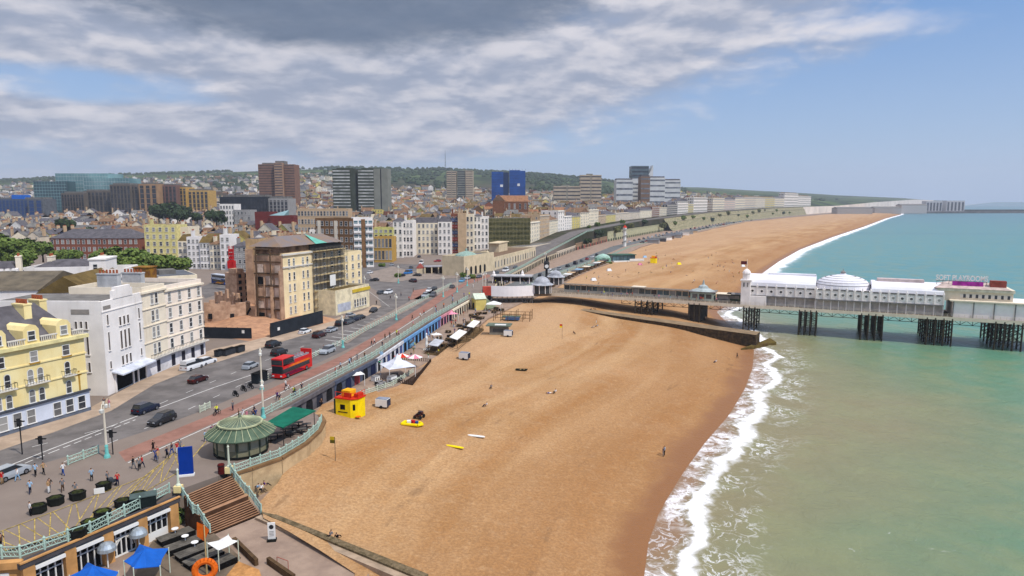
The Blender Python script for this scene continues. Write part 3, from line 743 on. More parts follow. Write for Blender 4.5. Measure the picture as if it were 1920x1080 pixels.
# ------------------------------------------------------------------ behind the seafront: white sheds, villa, tank
b = FB('warehouse', 'white gabled shed with a worn brown roof behind the yellow hotel', 82, 180, 549, 148, 150, 26, AW, 'warehouse'); b.done()
b.gable(3.6, roofm('mossy'), along=False); MB().add([(0,-.01,b.h),(b.w,-.01,b.h),(b.w/2,-.01,b.h+3.5)], [(0,1,2)]).build('gable_wall', AW, b.t)
b = FB('warehouse', 'long white wall shed with a sloping grey brown roof', -60, 82, 545, 146, 148, 22, AW, 'warehouse'); b.done(); b.gable(3.2, mat('roof_worn', C(140,128,108,.6), .9, .25, .3, col2=C(104,96,84,.6)), along=True)
b = FB('villa', 'white stepped villa with flat parapets behind the gabled shed', 176, 243, 512, 168, 170, 12, AW, 'house'); b.done(); b.parapet(1); b.flat(roofm('grey'))
MB().box(0, b.w*.45, 1, 10, b.h, b.h+3.2).box(-.2, b.w*.47, .8, 10.2, b.h+3.2, b.h+3.6).build('upper_storey', AW, b.t); b.band(b.h*.55, .3, .25, AW, 'string_course', sides=False)
for x in (b.w*.2, b.w*.7): b.win(x, b.h*.25, 1, 2, simple=True)
b.win(b.w*.2, b.h+.8, .9, 1.4, simple=True)
b = FB('terrace_house', 'low white house with slate dormer roof and small windows', -20, 52, 524, 172, 176, 12, AW, 'house'); b.done(); b.mansard(4, 2.5, roofm('slate')); storeys(b, 2, 4)
for x in (b.w*.45, b.w*.62, b.w*.78): dm = MB().box(x-.9, x+.9, .6, 3, b.h+.5, b.h+2.6).build('dormer', AW, b.t); window(dm, x, .6, b.h+.8, 0, .9, 1.3, simple=True)
b.chimney(b.w-1, 5, b.h+3, 2.4, 1.2, 3, CW, 4)
b = FB('terrace_house', 'white parapet block with a low slate roof behind', 52, 182, 509, 186, 190, 16, AW, 'house'); b.done(); b.parapet(1.2); b.mansard(2.6, 5, roofm('slate')); b.chimney(5, 6, b.h+1.5, 2.2, 1.2, 2.6, CW, 4); b.chimney(18, 6, b.h+1.5, 2.2, 1.2, 2.6, CW, 4)
t = thing('roof_tank', 'rust brown box tank on a roof by the trees', 'tank', (*XY(281, 160), 9)); z0 = ztop(160, 533)-9; z1 = ztop(160, 501)-9
MB().box(-1.8, 1.9, -1.6, 1.8, z0, z1).box(-2, 2.1, -1.8, 2, z1, z1+.2).build('tank_body', mat('rusty_metal', C(124,84,52,.7), .8, .3, .7, col2=C(176,128,44,.75)), t); MB().box(-3.4, 4.4, -1.2, 4, -9, z0).build('base', mat('yellowish_wall', C(170,134,60,.7)), t)
b = FB('shop_block', 'low flat roofed grey block behind the cream corner terrace', 296, 376, 517, 172, 178, 16, wall('cream')); b.done(); b.flat(roofm('lead')); MB().box(2, 6, 5, 9, b.h, b.h+1.2).build('roof_light', roofm('grey'), b.t); storeys(b, 3, 5)
b = FB('shop_block', 'cream rear wing with chimneys between the cinema and the trees', 205, 300, 545, 158, 160, 12, wall('cream')); b.done(); b.flat(roofm('grey')); b.parapet(.8)
for x, l in ((3, 1), (9, 1)): b.chimney(x, 5, b.h, 2.6, 1.3, 3.8, MATS['chimney_grey'], 5)

# ------------------------------------------------------------------ half demolished hotel
A = V2(P(535, 604)); Bq = V2(P(588, 590)); Cq = V2(P(646, 575)); Dq = V2(P(680, 566))
hz = ztop(Bq.y, 470)
b = Bld('burnt_hotel', 'half demolished cream hotel with a torn brown end wall', A, Bq, 9.5, 9, hz, mat('hotel_cream', C(244,222,176,.9), .85, .06, .3), 'hotel'); b.done()
b.band(b.h-.6, .5, .5, STONE, 'cornice', sides=False); b.band(b.h-4.2, .4, .35, STONE, 'string_course', sides=False)
for i, z in enumerate((2, 5.3, 8.7, 12.1, 15.5, b.h-3)):
    for x in (b.w*.2, b.w*.36, b.w*.68, b.w*.84): b.win(x, z, .75, 1.3 if i == 5 else 2.1, simple=True)
torn = MB(); rr = random.Random(3)
MT = [mat('torn_brick', C(192,158,130,.95), .95, .3, .35, .3, col2=C(150,120,98,.9)), mat('torn_plaster', C(216,194,176,.85), .9, .2, .4), DARK, mat('torn_beam', C(112,90,70,.7), .9)]
torn.slot(0).box(-.8, 0, 0, 9.5, -2, b.h-.5)
for fl in range(6):
    for k in range(3):
        y0 = .4+k*2.9; z0 = fl*3.5+.5
        if z0+2.6 > b.h-1: continue
        torn.slot(rr.choice((0,1,1,1,1,0,2))).box(-.8-rr.uniform(.05,.35), -.79, y0, y0+rr.uniform(1.6,2.5), z0, z0+rr.uniform(1.9,2.7))
    torn.slot(3).box(-1.0-rr.random()*.4, -.5, .1, 9.4, fl*3.5+.05, fl*3.5+.3)
for k in range(4): torn.slot(0).box(-rr.uniform(1,2.2), -.7, k*2.9, k*2.9+.35, -2, rr.uniform(.35,1)*b.h)
torn.build('torn_wall', MT, b.t)
sl = MB(); W2 = (Cq-A).length
sl.add([(-1,-.4,b.h+2),(W2,-.4,b.h+2.0),(W2,12,b.h+2.0),(-1,11,b.h+2),(3,5.5,b.h+4.8),(W2-3,5.8,b.h+4.6)], [(0,1,5,4),(1,2,5),(2,3,4,5),(3,0,4),(3,2,1,0)])
sl.build('roof', mat('slate_torn', C(136,130,132,.7), .85, .25, .25, col2=C(158,132,108,.68)), b.t)
MB().add([(W2*.50,-.55,b.h+2.06),(W2*.70,-.55,b.h+2.06),(W2*.58,5.1,b.h+4.86)], [(0,1,2)]).build('copper_patch', mat('verdigris', C(120,196,176,.75)), b.t)
MB().box(-.6, b.w, .8, 9, b.h-.2, b.h+2).build('attic', mat('attic_brown', C(140,112,90,.75), .9, .3, .5), b.t)
MB().box(-1.6, 0, 3, 9, b.h+1.2, b.h+1.5).box(-1.7, -1.4, 3, 3.3, 0, b.h+1.4).box(-1.7, -1.4, 8, 8.3, 0, b.h+1.4).build('exposed_beam', MT[3], b.t)
b2 = Bld('burnt_hotel', 'grey stained middle of the demolished hotel behind tube scaffolding', Bq, Cq, 12, 9, hz-.4, mat('stained_render', C(164,152,134,.85), .9, .25, .25, col2=C(198,182,150,.86)), 'hotel'); b2.done()
storeys(b2, 6, 4, 1.3, .55); MB().box(0, b2.w, .5, 11, b2.h, b2.h+2.0).build('attic', mat('attic_dark', C(72,72,70,.6)), b2.t); b2.band(b2.h-3.4, .4, .4, mat('sand_trim', C(206,186,146,.75)), 'string_course', sides=False); b2.band(b2.h-.3, .4, .5, MATS['sand_trim'], 'cornice', sides=False)
MB().box(b2.w*.4, b2.w*.58, -1.75, -1.65, b2.h*.42, b2.h*.6).build('notice_board', FRAME, b2.t)
t = thing('scaffolding', 'tube scaffolding with board decks on the grey hotel front', 'scaffolding', (Bq.x, Bq.y, 9), b2.rz); f, dk = MB(), MB()
for i in range(10):
    x = b2.w*i/9
    for y in (-.5, -1.6): f.tube((x,y,0), (x,y,b2.h+1), .055, n=4)
for k in range(8):
    z = 2.2+k*2.5
    f.tube((0,-1.6,z+1), (b2.w,-1.6,z+1), .05, n=4); dk.box(0, b2.w, -1.6, -.4, z, z+.12)
    f.tube((b2.w*(k%4)/4,-1.6,z), (b2.w*((k%4)+1)/4,-1.6,z+2.5), .06, n=4)
f.build('tube_frame', mat('scaffold_tube', C(120,112,100,.6)), t); dk.build('deck', mat('scaffold_board', C(206,184,136,.8)), t)
b3 = Bld('hotel_wing', 'cream end wing of the hotel facing the junction', Cq, Dq, 14, 9, hz-2.6, MATS['hotel_cream'], 'hotel'); b3.done(); b3.parapet(.8); b3.flat(roofm('grey')); storeys(b3, 6, 3, 1.1); 
for y in along_pts(4, 14):
    for i in range(6): b3.win(y, 1+i*3.1, 1.1, 1.7, face='r', simple=True)
A4, B4 = V2(P(630, 592)), V2(P(693, 575)); b4 = Bld('seafront_pavilion', 'single storey cream pavilion with yellow fascia and tall windows', A4, B4, 11, 9, ztop(B4.y, 536), mat('pavilion_cream', C(240,226,190,.82))); b4.done(); b4.flat(roofm('mossy')); b4.parapet(.7)
MB().box(b4.w*.48, b4.w+.2, -.3, -.02, b4.h-1.1, b4.h-.1).build('fascia', mat('yellow_fascia', C(222,190,60,.8)), b4.t)
for x in [b4.w*.55+i*1.55 for i in range(5)]: b4.win(x, 1.2, .9, 2.4, 'arch', simple=True)
MB().box(1, b4.w*.42, -.06, 0, .8, 3.4).build('shop_window', mat('whitewashed_glass', C(206,210,222,.7), .4), b4.t)
# rubble yard, ruins, hoardings
YM = mat('rubble_earth', C(204,156,120,.8), .95, .2, .5, .5, col2=C(172,130,102,.75))
yard = pxs([(383,628),(470,640),(520,632),(640,600),(600,592),(520,606),(470,560),(385,585)])
mb = MB(); cen = V2(P(470,606)); rr = random.Random(5)
n = 14; ring = []
for k in range(4):
    ring.append([(cen.x+(p[0]-cen.x)*(k/3), cen.y+(p[1]-cen.y)*(k/3), 9.02+(1.6*(1-k/3)+rr.uniform(-.2,.5) if k < 3 else 0)) for p in yard])
for k in range(3):
    for i in range(len(yard)):
        j = (i+1) % len(yard); mb.quad(ring[k+1][i], ring[k+1][j], ring[k][j], ring[k][i])
o = mb.build('demolition_rubble', YM); stuff(o, 'orange brown rubble spread over the demolition yard', 'rubble')
def ruin(label, pts, tops, m):
    q = pxs(pts); t = thing('ruined_wall', label, 'ruin', (*q[0], 9)); mb = MB(); r = random.Random(len(label))
    for (a, bb), tp in zip(zip(q, q[1:]), tops):
        a, bb = V2(a)-V2(q[0]), V2(bb)-V2(q[0]); L = (bb-a).length; d = (bb-a)/L; nn = Vector((-d.y, d.x)); m_ = max(2, int(L/1.2))
        for i in range(m_):
            u, v = a+d*L*i/m_, a+d*L*(i+1)/m_; mb.prism([u, v, v+nn*.6, u+nn*.6], -.5, tp*r.uniform(.62, 1))
    mb.build('broken_wall', m, t)
    op = MB()
    for (a, bb), tp in zip(zip(q, q[1:]), tops):
        a, bb = V2(a)-V2(q[0]), V2(bb)-V2(q[0]); L = (bb-a).length; d = (bb-a)/L; an = math.atan2(d.y, d.x)
        for i in range(int(L/3.2)):
            c = a+d*(1.6+i*3.2); op.cbox((c.x, c.y, tp*.28), (1, .9, tp*.22), an)
    op.build('opening', DARK, t)
RB = mat('ruin_brick', C(206,172,144,.85), .95, .25, .6, .4, col2=C(168,134,110,.8))
ruin('low broken brown wall beside the cream corner terrace', [(384,606),(425,604),(462,600),(470,585)], [7, 6, 5], RB)
ruin('broken brick stub in the middle of the rubble yard', [(404,585),(440,592),(452,588)], [8, 7], RB)
b = FB('ruined_tower', 'tall broken bay tower left standing in the demolition yard', 446, 470, 512, 232, 236, 7, RB, 'ruin', zb=9); b.done(); storeys(b, 5, 2, 1.2, .6, kind='slim', gm=DARK, fm=RB)
MB().box(-.4, b.w*.5, -.6, 4, b.h, b.h+1.6).build('broken_top', RB, b.t)
b = FB('rear_wing', 'plain beige rear wall beside the torn hotel end', 466, 490, 448, 228, 228, 9, mat('beige_wall', C(206,172,128,.75)), 'building', zb=9); b.done(); MB().box(-.1, b.w*.55, -.6, -.01, 0, b.h*.85).build('torn_wall', MT[0], b.t); b.flat(roofm('slate'))
for i, (A_, B_, lb) in enumerate((((383,634),(472,636),'charcoal hoarding in front of the rubble yard near the corner'), ((508,634),(606,607),'longer charcoal hoarding with a small white notice before the torn hotel'))):
    a, c = V2(P(*A_)), V2(P(*B_)); L = (c-a).length; t = thing('site_hoarding', lb, 'hoarding', (a.x, a.y, 9), math.atan2(c.y-a.y, c.x-a.x))
    MB().box(0, L, 0, .12, 0, 2.9 if i == 0 else 3.9).build('panel', mat('hoarding_charcoal', C(52,58,66,.6), .6), t)
    MB().box(L*.12 if i else L*.8, L*.12+.9 if i else L*.8+.7, -.03, -.001, 1.5, 2.3).build('notice', FRAME, t)
    mb = MB()
    for k in range(int(L/3)): mb.box(k*3, k*3+.12, .12, .3, 0, 3)
    mb.build('support', MT[3], t)
t = thing('hoist_mast', 'bright red hoist mast standing behind the ruined walls', 'hoist', (*XY(437, 268), 9)); zt = ztop(268, 461)-9; f = MB()
for x in (-.7, .7):
    for y in (-.7, .7): f.tube((x,y,0), (x,y,zt), .14, n=4)
for k in range(int(zt/1.4)): f.box(-.75, .75, -.75, .75, k*1.4, k*1.4+1.1)
f.build('lattice', mat('red_steel', C(196,30,34,.8), .5), t); MB().box(-1.2, 1.2, -1.3, 1.2, zt*.5, zt*.5+3).build('cage', MATS['red_steel'], t)
# ------------------------------------------------------------------ streets behind: named mid distance buildings
def simple_b(name, label, p0, p1, yt, Y, dep, wc, rf='flat', rc='grey', n=4, cols=3, w=1.3, ch=1, dY=0, side=0, group=None, frac=.55, cat='building', gm=None, zb=None, kind='sash', fm=None):
    b = FB(name, label, p0, p1, yt, Y, Y+dY, dep, wc if not isinstance(wc, str) else wall(wc), cat, group, zb=zb); b.done()
    if n: storeys(b, n, cols, w, frac, side=side, gm=gm, kind=kind, fm=fm)
    if rf == 'flat': b.flat(roofm(rc)); b.parapet(.8)
    elif rf == 'hip': b.hip(min(b.w, b.d)*.3, roofm(rc))
    elif rf == 'mansard': b.mansard(3.4, 2.0, roofm(rc))
    else: b.gable(b.d*.32, roofm(rc), along=rf == 'gable')
    for i in range(ch): b.chimney(b.w*(i+.12)/max(1, ch), b.d*.5, b.h+1.2, 2.4, 1.1, 2.4, wall('tan') if i % 2 else None, 4)
    return b
YB = mat('primrose_render', C(236,222,150,.8))
simple_b('apartment_block', 'pale yellow five storey terrace with flat roof behind the trees', 274, 334, 424, 400, 14, YB, 'flat', 'lead', 5, 5, 1.5, 2)
simple_b('apartment_block', 'cream yellow taller flank wall beside the pale yellow terrace', 334, 357, 428, 405, 14, wall('cream'), 'flat', 'grey', 0, 0)
T = 'terraced seafront houses round the old town square'
simple_b('terrace_house', 'cream bow fronted house with mossy mansard beside the white terrace', 336, 353, 452, 360, 12, wall('cream'), 'mansard', 'mossy', 4, 2, 1.5, 1, group=T, zb=9)
simple_b('terrace_house', 'white four storey house with slate hip roof behind the coach', 353, 377, 447, 356, 12, AW, 'flat', 'slate', 5, 3, 1.2, 1, group=T, zb=9)
simple_b('terrace_house', 'white house under a mossy gable in the middle of the terrace', 377, 395, 455, 355, 12, AW, 'gable', 'mossy', 4, 3, 1.1, 1, group=T, zb=9)
simple_b('terrace_house', 'cream white house with a brown hipped roof near the red hoist', 395, 415, 458, 354, 12, wall('cream'), 'hip', 'brown tile', 4, 3, 1.1, 1, group=T, zb=9)
simple_b('terrace_house', 'tall narrow white bay house at the end of the terrace by the red hoist', 415, 434, 443, 350, 12, AW, 'flat', 'grey', 5, 2, 1.3, 1, group=T, zb=9)
simple_b('terrace_house', 'grey house half hidden by the red hoist mast', 438, 464, 462, 345, 12, wall('grey'), 'hip', 'slate', 4, 3, 1.3, 1, group=T, zb=9)
simple_b('public_building', 'long red brick building with tall pale windows behind the trees', 96, 262, 447, 410, 18, wall('brick red'), 'hip', 'slate', 3, 17, 1.5, 0)
simple_b('public_building', 'dark blue flat topped upper block over the red brick building', 116, 200, 438, 440, 14, mat('navy_cladding', C(48,62,92,.6)), 'flat', 'lead', 2, 14, 2, 0, gm=GLASSB)
simple_b('public_building', 'pink brick building with cream gables beside the red brick building', 200, 268, 438, 430, 14, mat('pink_brick', C(190,146,120,.72)), 'hip', 'brown tile', 3, 8, 1.4, 2)
for q, (x0, x1, yt, Y, wc, rf, rc, lb) in enumerate([
  (-20,40,478,520,'grey','flat','lead','grey flat roofed hall beyond the big green trees'), (18,62,448,540,'white','gable','slate','white house with a slate roof rising above the big trees'),
  (86,130,447,560,'grey','hip','slate','dark hipped roof house beside the red brick building'), (40,115,420,640,'grey','flat','grey','long pale grey office below the glass hospital'),
  (0,45,430,700,'brown brick','hip','brown tile','brown brick house under the blue striped offices'), (118,165,425,560,'grey','flat','lead','squat grey depot with a lead roof near the dark round tree')]):
    simple_b('town_building', lb, x0, x1, yt, Y, 18, wc, rf, rc, 3, max(2, int((x1-x0)/8)), 1.6, 1)
b = simple_b('apartment_block', 'brown brick flats with white framed columns of windows', 594, 665, 412, 372, 16, mat('flats_brown', C(150,112,76,.7)), 'flat', 'grey', 6, 8, 1.5, 0, dY=-10, zb=9)
for x in (.06, .5): MB().box(b.w*x, b.w*x+2, -.12, 0, 1, b.h-.5).build('panel', CW, b.t)
b = simple_b('apartment_block', 'white bay fronted end of the brown flats facing the junction', 665, 701, 411, 362, 16, AW, 'flat', 'grey', 7, 4, 2.0, 0, dY=3, zb=9, gm=GLASSB)
MB().box(b.w*.40, b.w*.60, -.3, 0, 0, b.h).build('panel', MATS['flats_brown'], b.t)
for i in range(7): MB().box(0, b.w*.38, -1.2, 0, i*b.h/7+.2, i*b.h/7+1.3).build('balcony', AW, b.t); MB().box(b.w*.62, b.w, -1.2, 0, i*b.h/7+.2, i*b.h/7+1.3).build('balcony', AW, b.t)
simple_b('shop_block', 'orange ochre corner block with dark vertical windows', 702, 736, 447, 395, 14, wall('ochre'), 'flat', 'slate', 2, 5, 1.4, 0, zb=9, frac=.72, kind='slim')
simple_b('apartment_block', 'lime yellow upper block behind the orange ochre corner', 702, 738, 429, 425, 12, mat('lime_render', C(222,216,130,.8)), 'flat', 'grey', 6, 4, 1.6, 0, zb=9)
HG = 'hotels and terraces along the north side of the square'
for (x0, x1, yt, Y, wc, rf, rc, n, cols, lb) in [
  (738,756,414,428,'white','hip','slate',5,2,'white narrow hotel with a slate hip beside the lime block'), (756,775,416,432,'white','flat','lead',5,3,'white five storey hotel before the long cream hotel'),
  (775,822,418,450,'cream','mansard','slate',5,6,'long cream hotel with slate mansard and five rows of windows'), (822,846,416,446,'white','mansard','slate',5,3,'white corner hotel at the end of the long cream hotel'),
  (846,859,404,455,'brick red','flat','grey',6,2,'narrow block striped in red and blue panels'), (859,874,402,452,'tan','flat','grey',0,0,'plain tan gable block beside the striped panels'),
  (874,888,404,456,'cream','flat','grey',5,2,'cream slim hotel between the tan block and white pair'), (888,902,405,470,'white','hip','slate',5,2,'white guest house with slate hip next to the scaffolded hotel'), (902,916,408,474,'white','flat','lead',5,2,'white flat roofed guest house touching the scaffolded hotel')]:
    b = simple_b('hotel', lb, x0, x1, yt, Y, 15, wc, rf, rc, n, cols, 1.3, 1, group=HG, cat='hotel', zb=9 if Y < 440 else None)
    if wc == 'brick red':
        mb = MB()
        for i in range(6): mb.slot(i % 2).box(0, b.w, -.15, 0, i*b.h/6, (i+.55)*b.h/6)
        mb.build('panel', [mat('panel_red', C(186,80,70,.7)), mat('panel_blue', C(96,110,150,.7))], b.t)
# scaffolded olive hotel
b = FB('scaffolded_hotel', 'long hotel wrapped in olive green scaffold netting', 916, 994, 409, 480, 486, 16, mat('olive_netting', C(126,120,78,.65), .9, .3, .3, col2=C(98,96,60,.6))); b.done(); f = MB()
for i in range(13): f.tube((b.w*i/12,-1,0), (b.w*i/12,-1,b.h+1.5), .12, n=4)
for k in range(6): f.box(0, b.w, -1.1, -.9, k*b.h/6+1, k*b.h/6+1.35)
f.build('scaffold_frame', mat('olive_tube', C(150,142,104,.6)), b.t); b.flat(roofm('grey'))

# ------------------------------------------------------------------ terraces climbing along the upper coast road
def front(y, off): 
    k = math.sqrt(1+slope(EDGE, y)**2); return interp(EDGE, y)-off*k
def FY(px, off=26):
    lo, hi = 300, 4000
    for _ in range(40):
        m = (lo+hi)/2; x = front(m, off); z = h(x, m); q = 960+x*1280/(m*CT-(z-CH)*ST)
        if q < px: lo = m
        else: hi = m
    return lo
def striped_mat(name, wcol, period):
    m = D.materials.new(name); m.use_nodes = True; g = NG(m.node_tree); bb = m.node_tree.nodes['Principled BSDF']
    tc = g.n('ShaderNodeTexCoord'); x, y, z = g.sep(tc.outputs['Object'])
    f = g.m('FRACT', g.m('DIVIDE', g.m('ADD', x, y), period)); g.l(g.mix(g.m('GREATER_THAN', f, .42), C(60,64,74,.6), wcol), bb.inputs['Base Color']); bb.inputs['Roughness'].default_value = .5; return m
striped = striped_mat('window_row_glazing', C(224,214,196,.8), 4.2)
SEAT = 'tall terraces along the upper coast road'
prev = None
for (x0, x1, yt, wc, rf, rc, lb) in [
  (990,1012,417,'cream','flat','grey','cream terrace just past the olive scaffolding'), (1012,1030,404,'tan','flat','grey','tan slab fronted terrace taller than its cream neighbours'), (1030,1046,412,'cream','hip','brown tile','cream terrace with a low brown hip before the white pair'),
  (1046,1058,396,'white','flat','lead','tall slim white turreted house on the coast road'), (1058,1072,406,'white','flat','grey','bright white terrace below the beige twin blocks'), (1072,1088,405,'yellow','hip','slate','yellow terrace with slate hip beside the bright white terrace'),
  (1088,1104,398,'cream','gabley','brown tile','cream gabled terrace with brown roof beside the yellow one'), (1104,1122,394,'cream','flat','grey','large cream bow terrace below the tall beige block'), (1122,1136,404,'tan','flat','brown tile','dark tan terrace between two cream ones'),
  (1136,1154,405,'yellow','hip','slate','pale yellow terrace before the long grey cream one'), (1154,1178,400,'beige','flat','slate','beige long terrace with regular bays'), (1178,1200,398,'beige','mansard','slate','beige mansard terrace under the white hospital'),
  (1200,1222,394,'cream','mansard','slate','cream mansard terrace under the hospital tower'), (1222,1236,388,'brick red','flat','slate','dark red brick mansion on the coast road'), (1236,1250,390,'cream','flat','grey','cream strip between the red and charcoal mansions'),
  (1250,1270,384,'dark grey','gabley','slate','charcoal gabled mansion beside the white gable'), (1270,1290,377,'white','gabley','slate','white gabled hotel beyond the charcoal mansion'), (1290,1300,384,'yellow','flat','grey','thin yellow house after the white gabled hotel'),
  (1300,1326,371,'white','flat','grey','large white terrace in the middle of the sea front'), (1326,1336,380,'brown brick','flat','slate','thin brown terrace after the large white one'), (1336,1358,372,'cream','flat','grey','cream square terrace with a flat cornice'),
  (1358,1378,374,'pale pink','hip','slate','pink terrace after the cream square one'), (1378,1396,370,'cream','hip','slate','cream crescent start with slate hips'), (1396,1416,370,'beige','flat','slate','beige crescent block farther along'),
  (1416,1434,371,'cream','flat','grey','cream crescent block near the white regency square'), (1434,1452,371,'yellow','flat','grey','pale yellow crescent block near the white regency square'), (1452,1470,371,'cream','hip','slate','cream hip roofed block next to the white regency terrace'),
  (1470,1496,363,'white','flat','grey','tall white regency terrace at the far end'), (1496,1520,368,'white','flat','grey','lower white regency terrace at the far end')]:
    ya, yb = FY(x0), FY(x1); A = (front(ya, 26), ya); Bq = (front(yb, 26), yb); ym = (ya+yb)/2
    zb = h((A[0]+Bq[0])/2, ym)
    b = Bld('seafront_terrace', lb, A, Bq, 16, zb, max(zb+9, ztop(ym, yt)), wall(wc), 'terrace', SEAT); b.done()
    n = 5; st = b.h/n; cols = min(12, max(3, int(b.w/5)))
    if ya < 900:
        for i in range(n):
            for x in along_pts(cols, b.w): b.win(x, i*st+st*.25, 1.4, st*.55, simple=True)
            for x in along_pts(3, b.d): b.win(x, i*st+st*.25, 1.2, st*.5, face='l', simple=True)
    else:
        for i in range(n):
            mb = MB().box(1, b.w-1, -.1, 0, i*st+st*.25, i*st+st*.78).build('window_band', striped, b.t)
            MB().box(-.1, 0, 1, 15, i*st+st*.25, i*st+st*.78).build('window_band', striped, b.t)
    b.band(b.h-.4, .4, .5, STONE, 'cornice', sides=False)
    if rf == 'flat': b.flat(roofm(rc)); b.parapet(.7)
    elif rf == 'hip': b.hip(4, roofm(rc))
    elif rf == 'mansard': b.mansard(3.5, 2, roofm(rc))
    else:
        b.gable(4.5, roofm(rc), along=False); MB().add([(0,-.02,b.h),(b.w,-.02,b.h),(b.w/2,-.02,b.h+4.4)], [(0,1,2)]).build('gable_wall', b.wallm, b.t)
    for k in range(int(b.w/18)+1): b.chimney(min(b.w-.6, k*18+.6), 8, b.h+.5, 2.6, 1.1, 3, wall('tan'), 4)

# ------------------------------------------------------------------ tower blocks and big institutions
def slab(b, x0, x1, y0, y1, z0, z1, m, bandm, n, name='slab_wing', faces='fl', f0=.3, f1=.72, pr=.12, mull=0):
    """a wing with continuous window bands, one part per storey"""
    w = MB().box(x0, x1, y0, y1, z0, z1).build(name, m, b.t); st = (z1-z0)/n
    for i in range(n):
        mb = MB(); a, c = z0+i*st+st*f0, z0+i*st+st*f1
        if 'f' in faces: mb.box(x0+.4, x1-.4, y0-pr, y0, a, c)
        if 'l' in faces: mb.box(x0-pr, x0, y0+.4, y1-.4, a, c)
        if 'r' in faces: mb.box(x1, x1+pr, y0+.4, y1-.4, a, c)
        mb.build('window_band', bandm, w)
    return w
def tower(label, p0, p1, yt, Y, zpy, dep, cat='tower block', name='tower_block', rot=0):
    A, B = XY(p0, Y, 40), XY(p1, Y, 40); zb = CH-(zpy-378)/1280*Y
    if rot:
        A, B = V2(A), V2(B); B = A+Matrix.Rotation(rot, 2) @ (B-A)
    return Bld(name, label, A, B, dep, zb, ztop(Y, yt), AW, cat, body=False)
WB = mat('window_band_dark', C(70,72,80,.6), .25, .3, .12, spec=.5)
BR = mat('tower_brick', C(150,112,92,.72), .9, .1, .2); BR2 = mat('tower_brick_pale', C(182,146,120,.75), .9, .1, .2)
b = tower('tall brown brick tower block with stepped wings on the hill slope', 487, 554, 308, 1000, 372, 24)
s = b.w/67
slab(b, 0, 31*s, 0, 24, -14, b.h, BR, WB, 17, f0=.35, f1=.6); slab(b, 32*s, 47*s, -5, 20, -14, b.h+2, BR2, WB, 17, f0=.3, f1=.62); slab(b, 48*s, 67*s, 1, 25, -14, b.h, BR, WB, 17, f0=.35, f1=.6)
MB().box(31*s, 48*s, 3, 18, b.h, b.h+5).box(5*s, 25*s, 6, 16, b.h, b.h+2.5).build('plant_room', roofm('grey'), b.t)
GS = mat('tower_concrete', C(150,150,138,.72), .9, .08, .1); GW = mat('tower_white_band', C(206,206,200,.8), .6, .25, .15); GD = mat('tower_dark_green', C(86,92,78,.62), .9, .1, .1)
for (p0, p1, lb) in ((625, 672, 'grey tower block with white window bands, first of the twin pair'), (672, 728, 'grey tower block with white bands and a plain slotted end, second of the twin pair')):
    b = tower(lb, p0, p1, 317, 850, 393, 26); s = b.w/(p1-p0); e = 14 if p0 == 625 else 26
    slab(b, 0, b.w-e*s, 0, 24, -12, b.h, GD, GW, 16, f0=.25, f1=.62)
    if p0 == 625: MB().box(b.w-e*s, b.w-4*s, 3, 24, -12, b.h+.5).build('stair_core', GD, b.t); MB().box(b.w-4*s, b.w, 6, 20, -12, b.h*.76).build('link_bay', DARK, b.t)
    else:
        MB().box(b.w-e*s, b.w-e*s/2-.8, -.2, 24, -12, b.h+.6).build('end_wall', GS, b.t); MB().box(b.w-e*s/2+.8, b.w, -.2, 24, -12, b.h+.6).build('end_wall', GS, b.t)
        MB().box(b.w-e*s/2-.8, b.w-e*s/2+.8, 1, 23, -12, b.h).build('slot', WB, b.t)
    MB().box(4, b.w-8, 5, 18, b.h, b.h+1.5).build('parapet', GD, b.t)
TB = mat('tower_beige', C(202,182,156,.78), .9, .08, .1)
for (p0, p1, yt, Y, zp, n, lb) in ((838,856,321,1300,372,15,'beige tower block standing behind the church, first of two'), (858,887,320,1300,372,15,'wider beige tower block with a grey middle beside its narrow twin'), (1038,1088,349,1250,385,7,'low beige slab block with eight storeys joined to a tall one'), (1088,1127,328,1250,388,11,'tall square beige tower block beside the low slab')):
    b = tower(lb, p0, p1, yt, Y, zp, 22)
    if p0 == 858: slab(b, 0, b.w*.5, 1, 22, -12, b.h, GS, WB, n); slab(b, b.w*.52, b.w, 0, 22, -12, b.h, TB, WB, n, f0=.4, f1=.62)
    else: slab(b, 0, b.w*.48, 0, 22, -12, b.h, TB, WB, n, f0=.35, f1=.66); slab(b, b.w*.52, b.w, 0, 22, -12, b.h, TB, WB, n, f0=.35, f1=.66); MB().box(b.w*.48, b.w*.52, .6, 21, -12, b.h).build('stair_core', GS, b.t)
    MB().box(b.w*.3, b.w*.6, 6, 14, b.h, b.h+2.4).build('plant_room', GS, b.t)
BL = mat('blue_sheeting', C(30,88,168,.8), .6, .12, .08, col2=C(22,70,140,.75)); BLD = mat('blue_sheeting_seam', C(20,54,104,.7), .6)
for (p0, p1, lb) in ((922,954,'tower block wrapped in blue sheeting, nearer the beige pair'), (955,985,'tower block wrapped in blue sheeting with a pale patch, nearer the beige slab')):
    b = tower(lb, p0, p1, 322 if p0 == 922 else 319, 1200, 385, 24); slab(b, 0, b.w*.68, 0, 24, -10, b.h, BL, BLD, 15, f0=.0, f1=.07); MB().box(b.w*.68, b.w, 2, 24, -10, b.h-1).build('slab_wing', BLD if p0 == 922 else BL, b.t)
    MB().box(b.w*.5, b.w*.66, -.2, -.05, b.h*.55, b.h*.62).build('pale_patch', FRAME, b.t)
    mb = MB()
    for i in range(6): mb.tube((b.w*i/5,0,b.h), (b.w*i/5,0,b.h+2.2), .25, n=4)
    mb.build('scaffold_frame', BLD, b.t)
WBL = mat('window_band_pale', C(140,144,152,.65), .3, .3, .12, spec=.4)
WH = mat('hospital_white', C(220,220,216,.82), .8, .06, .1)
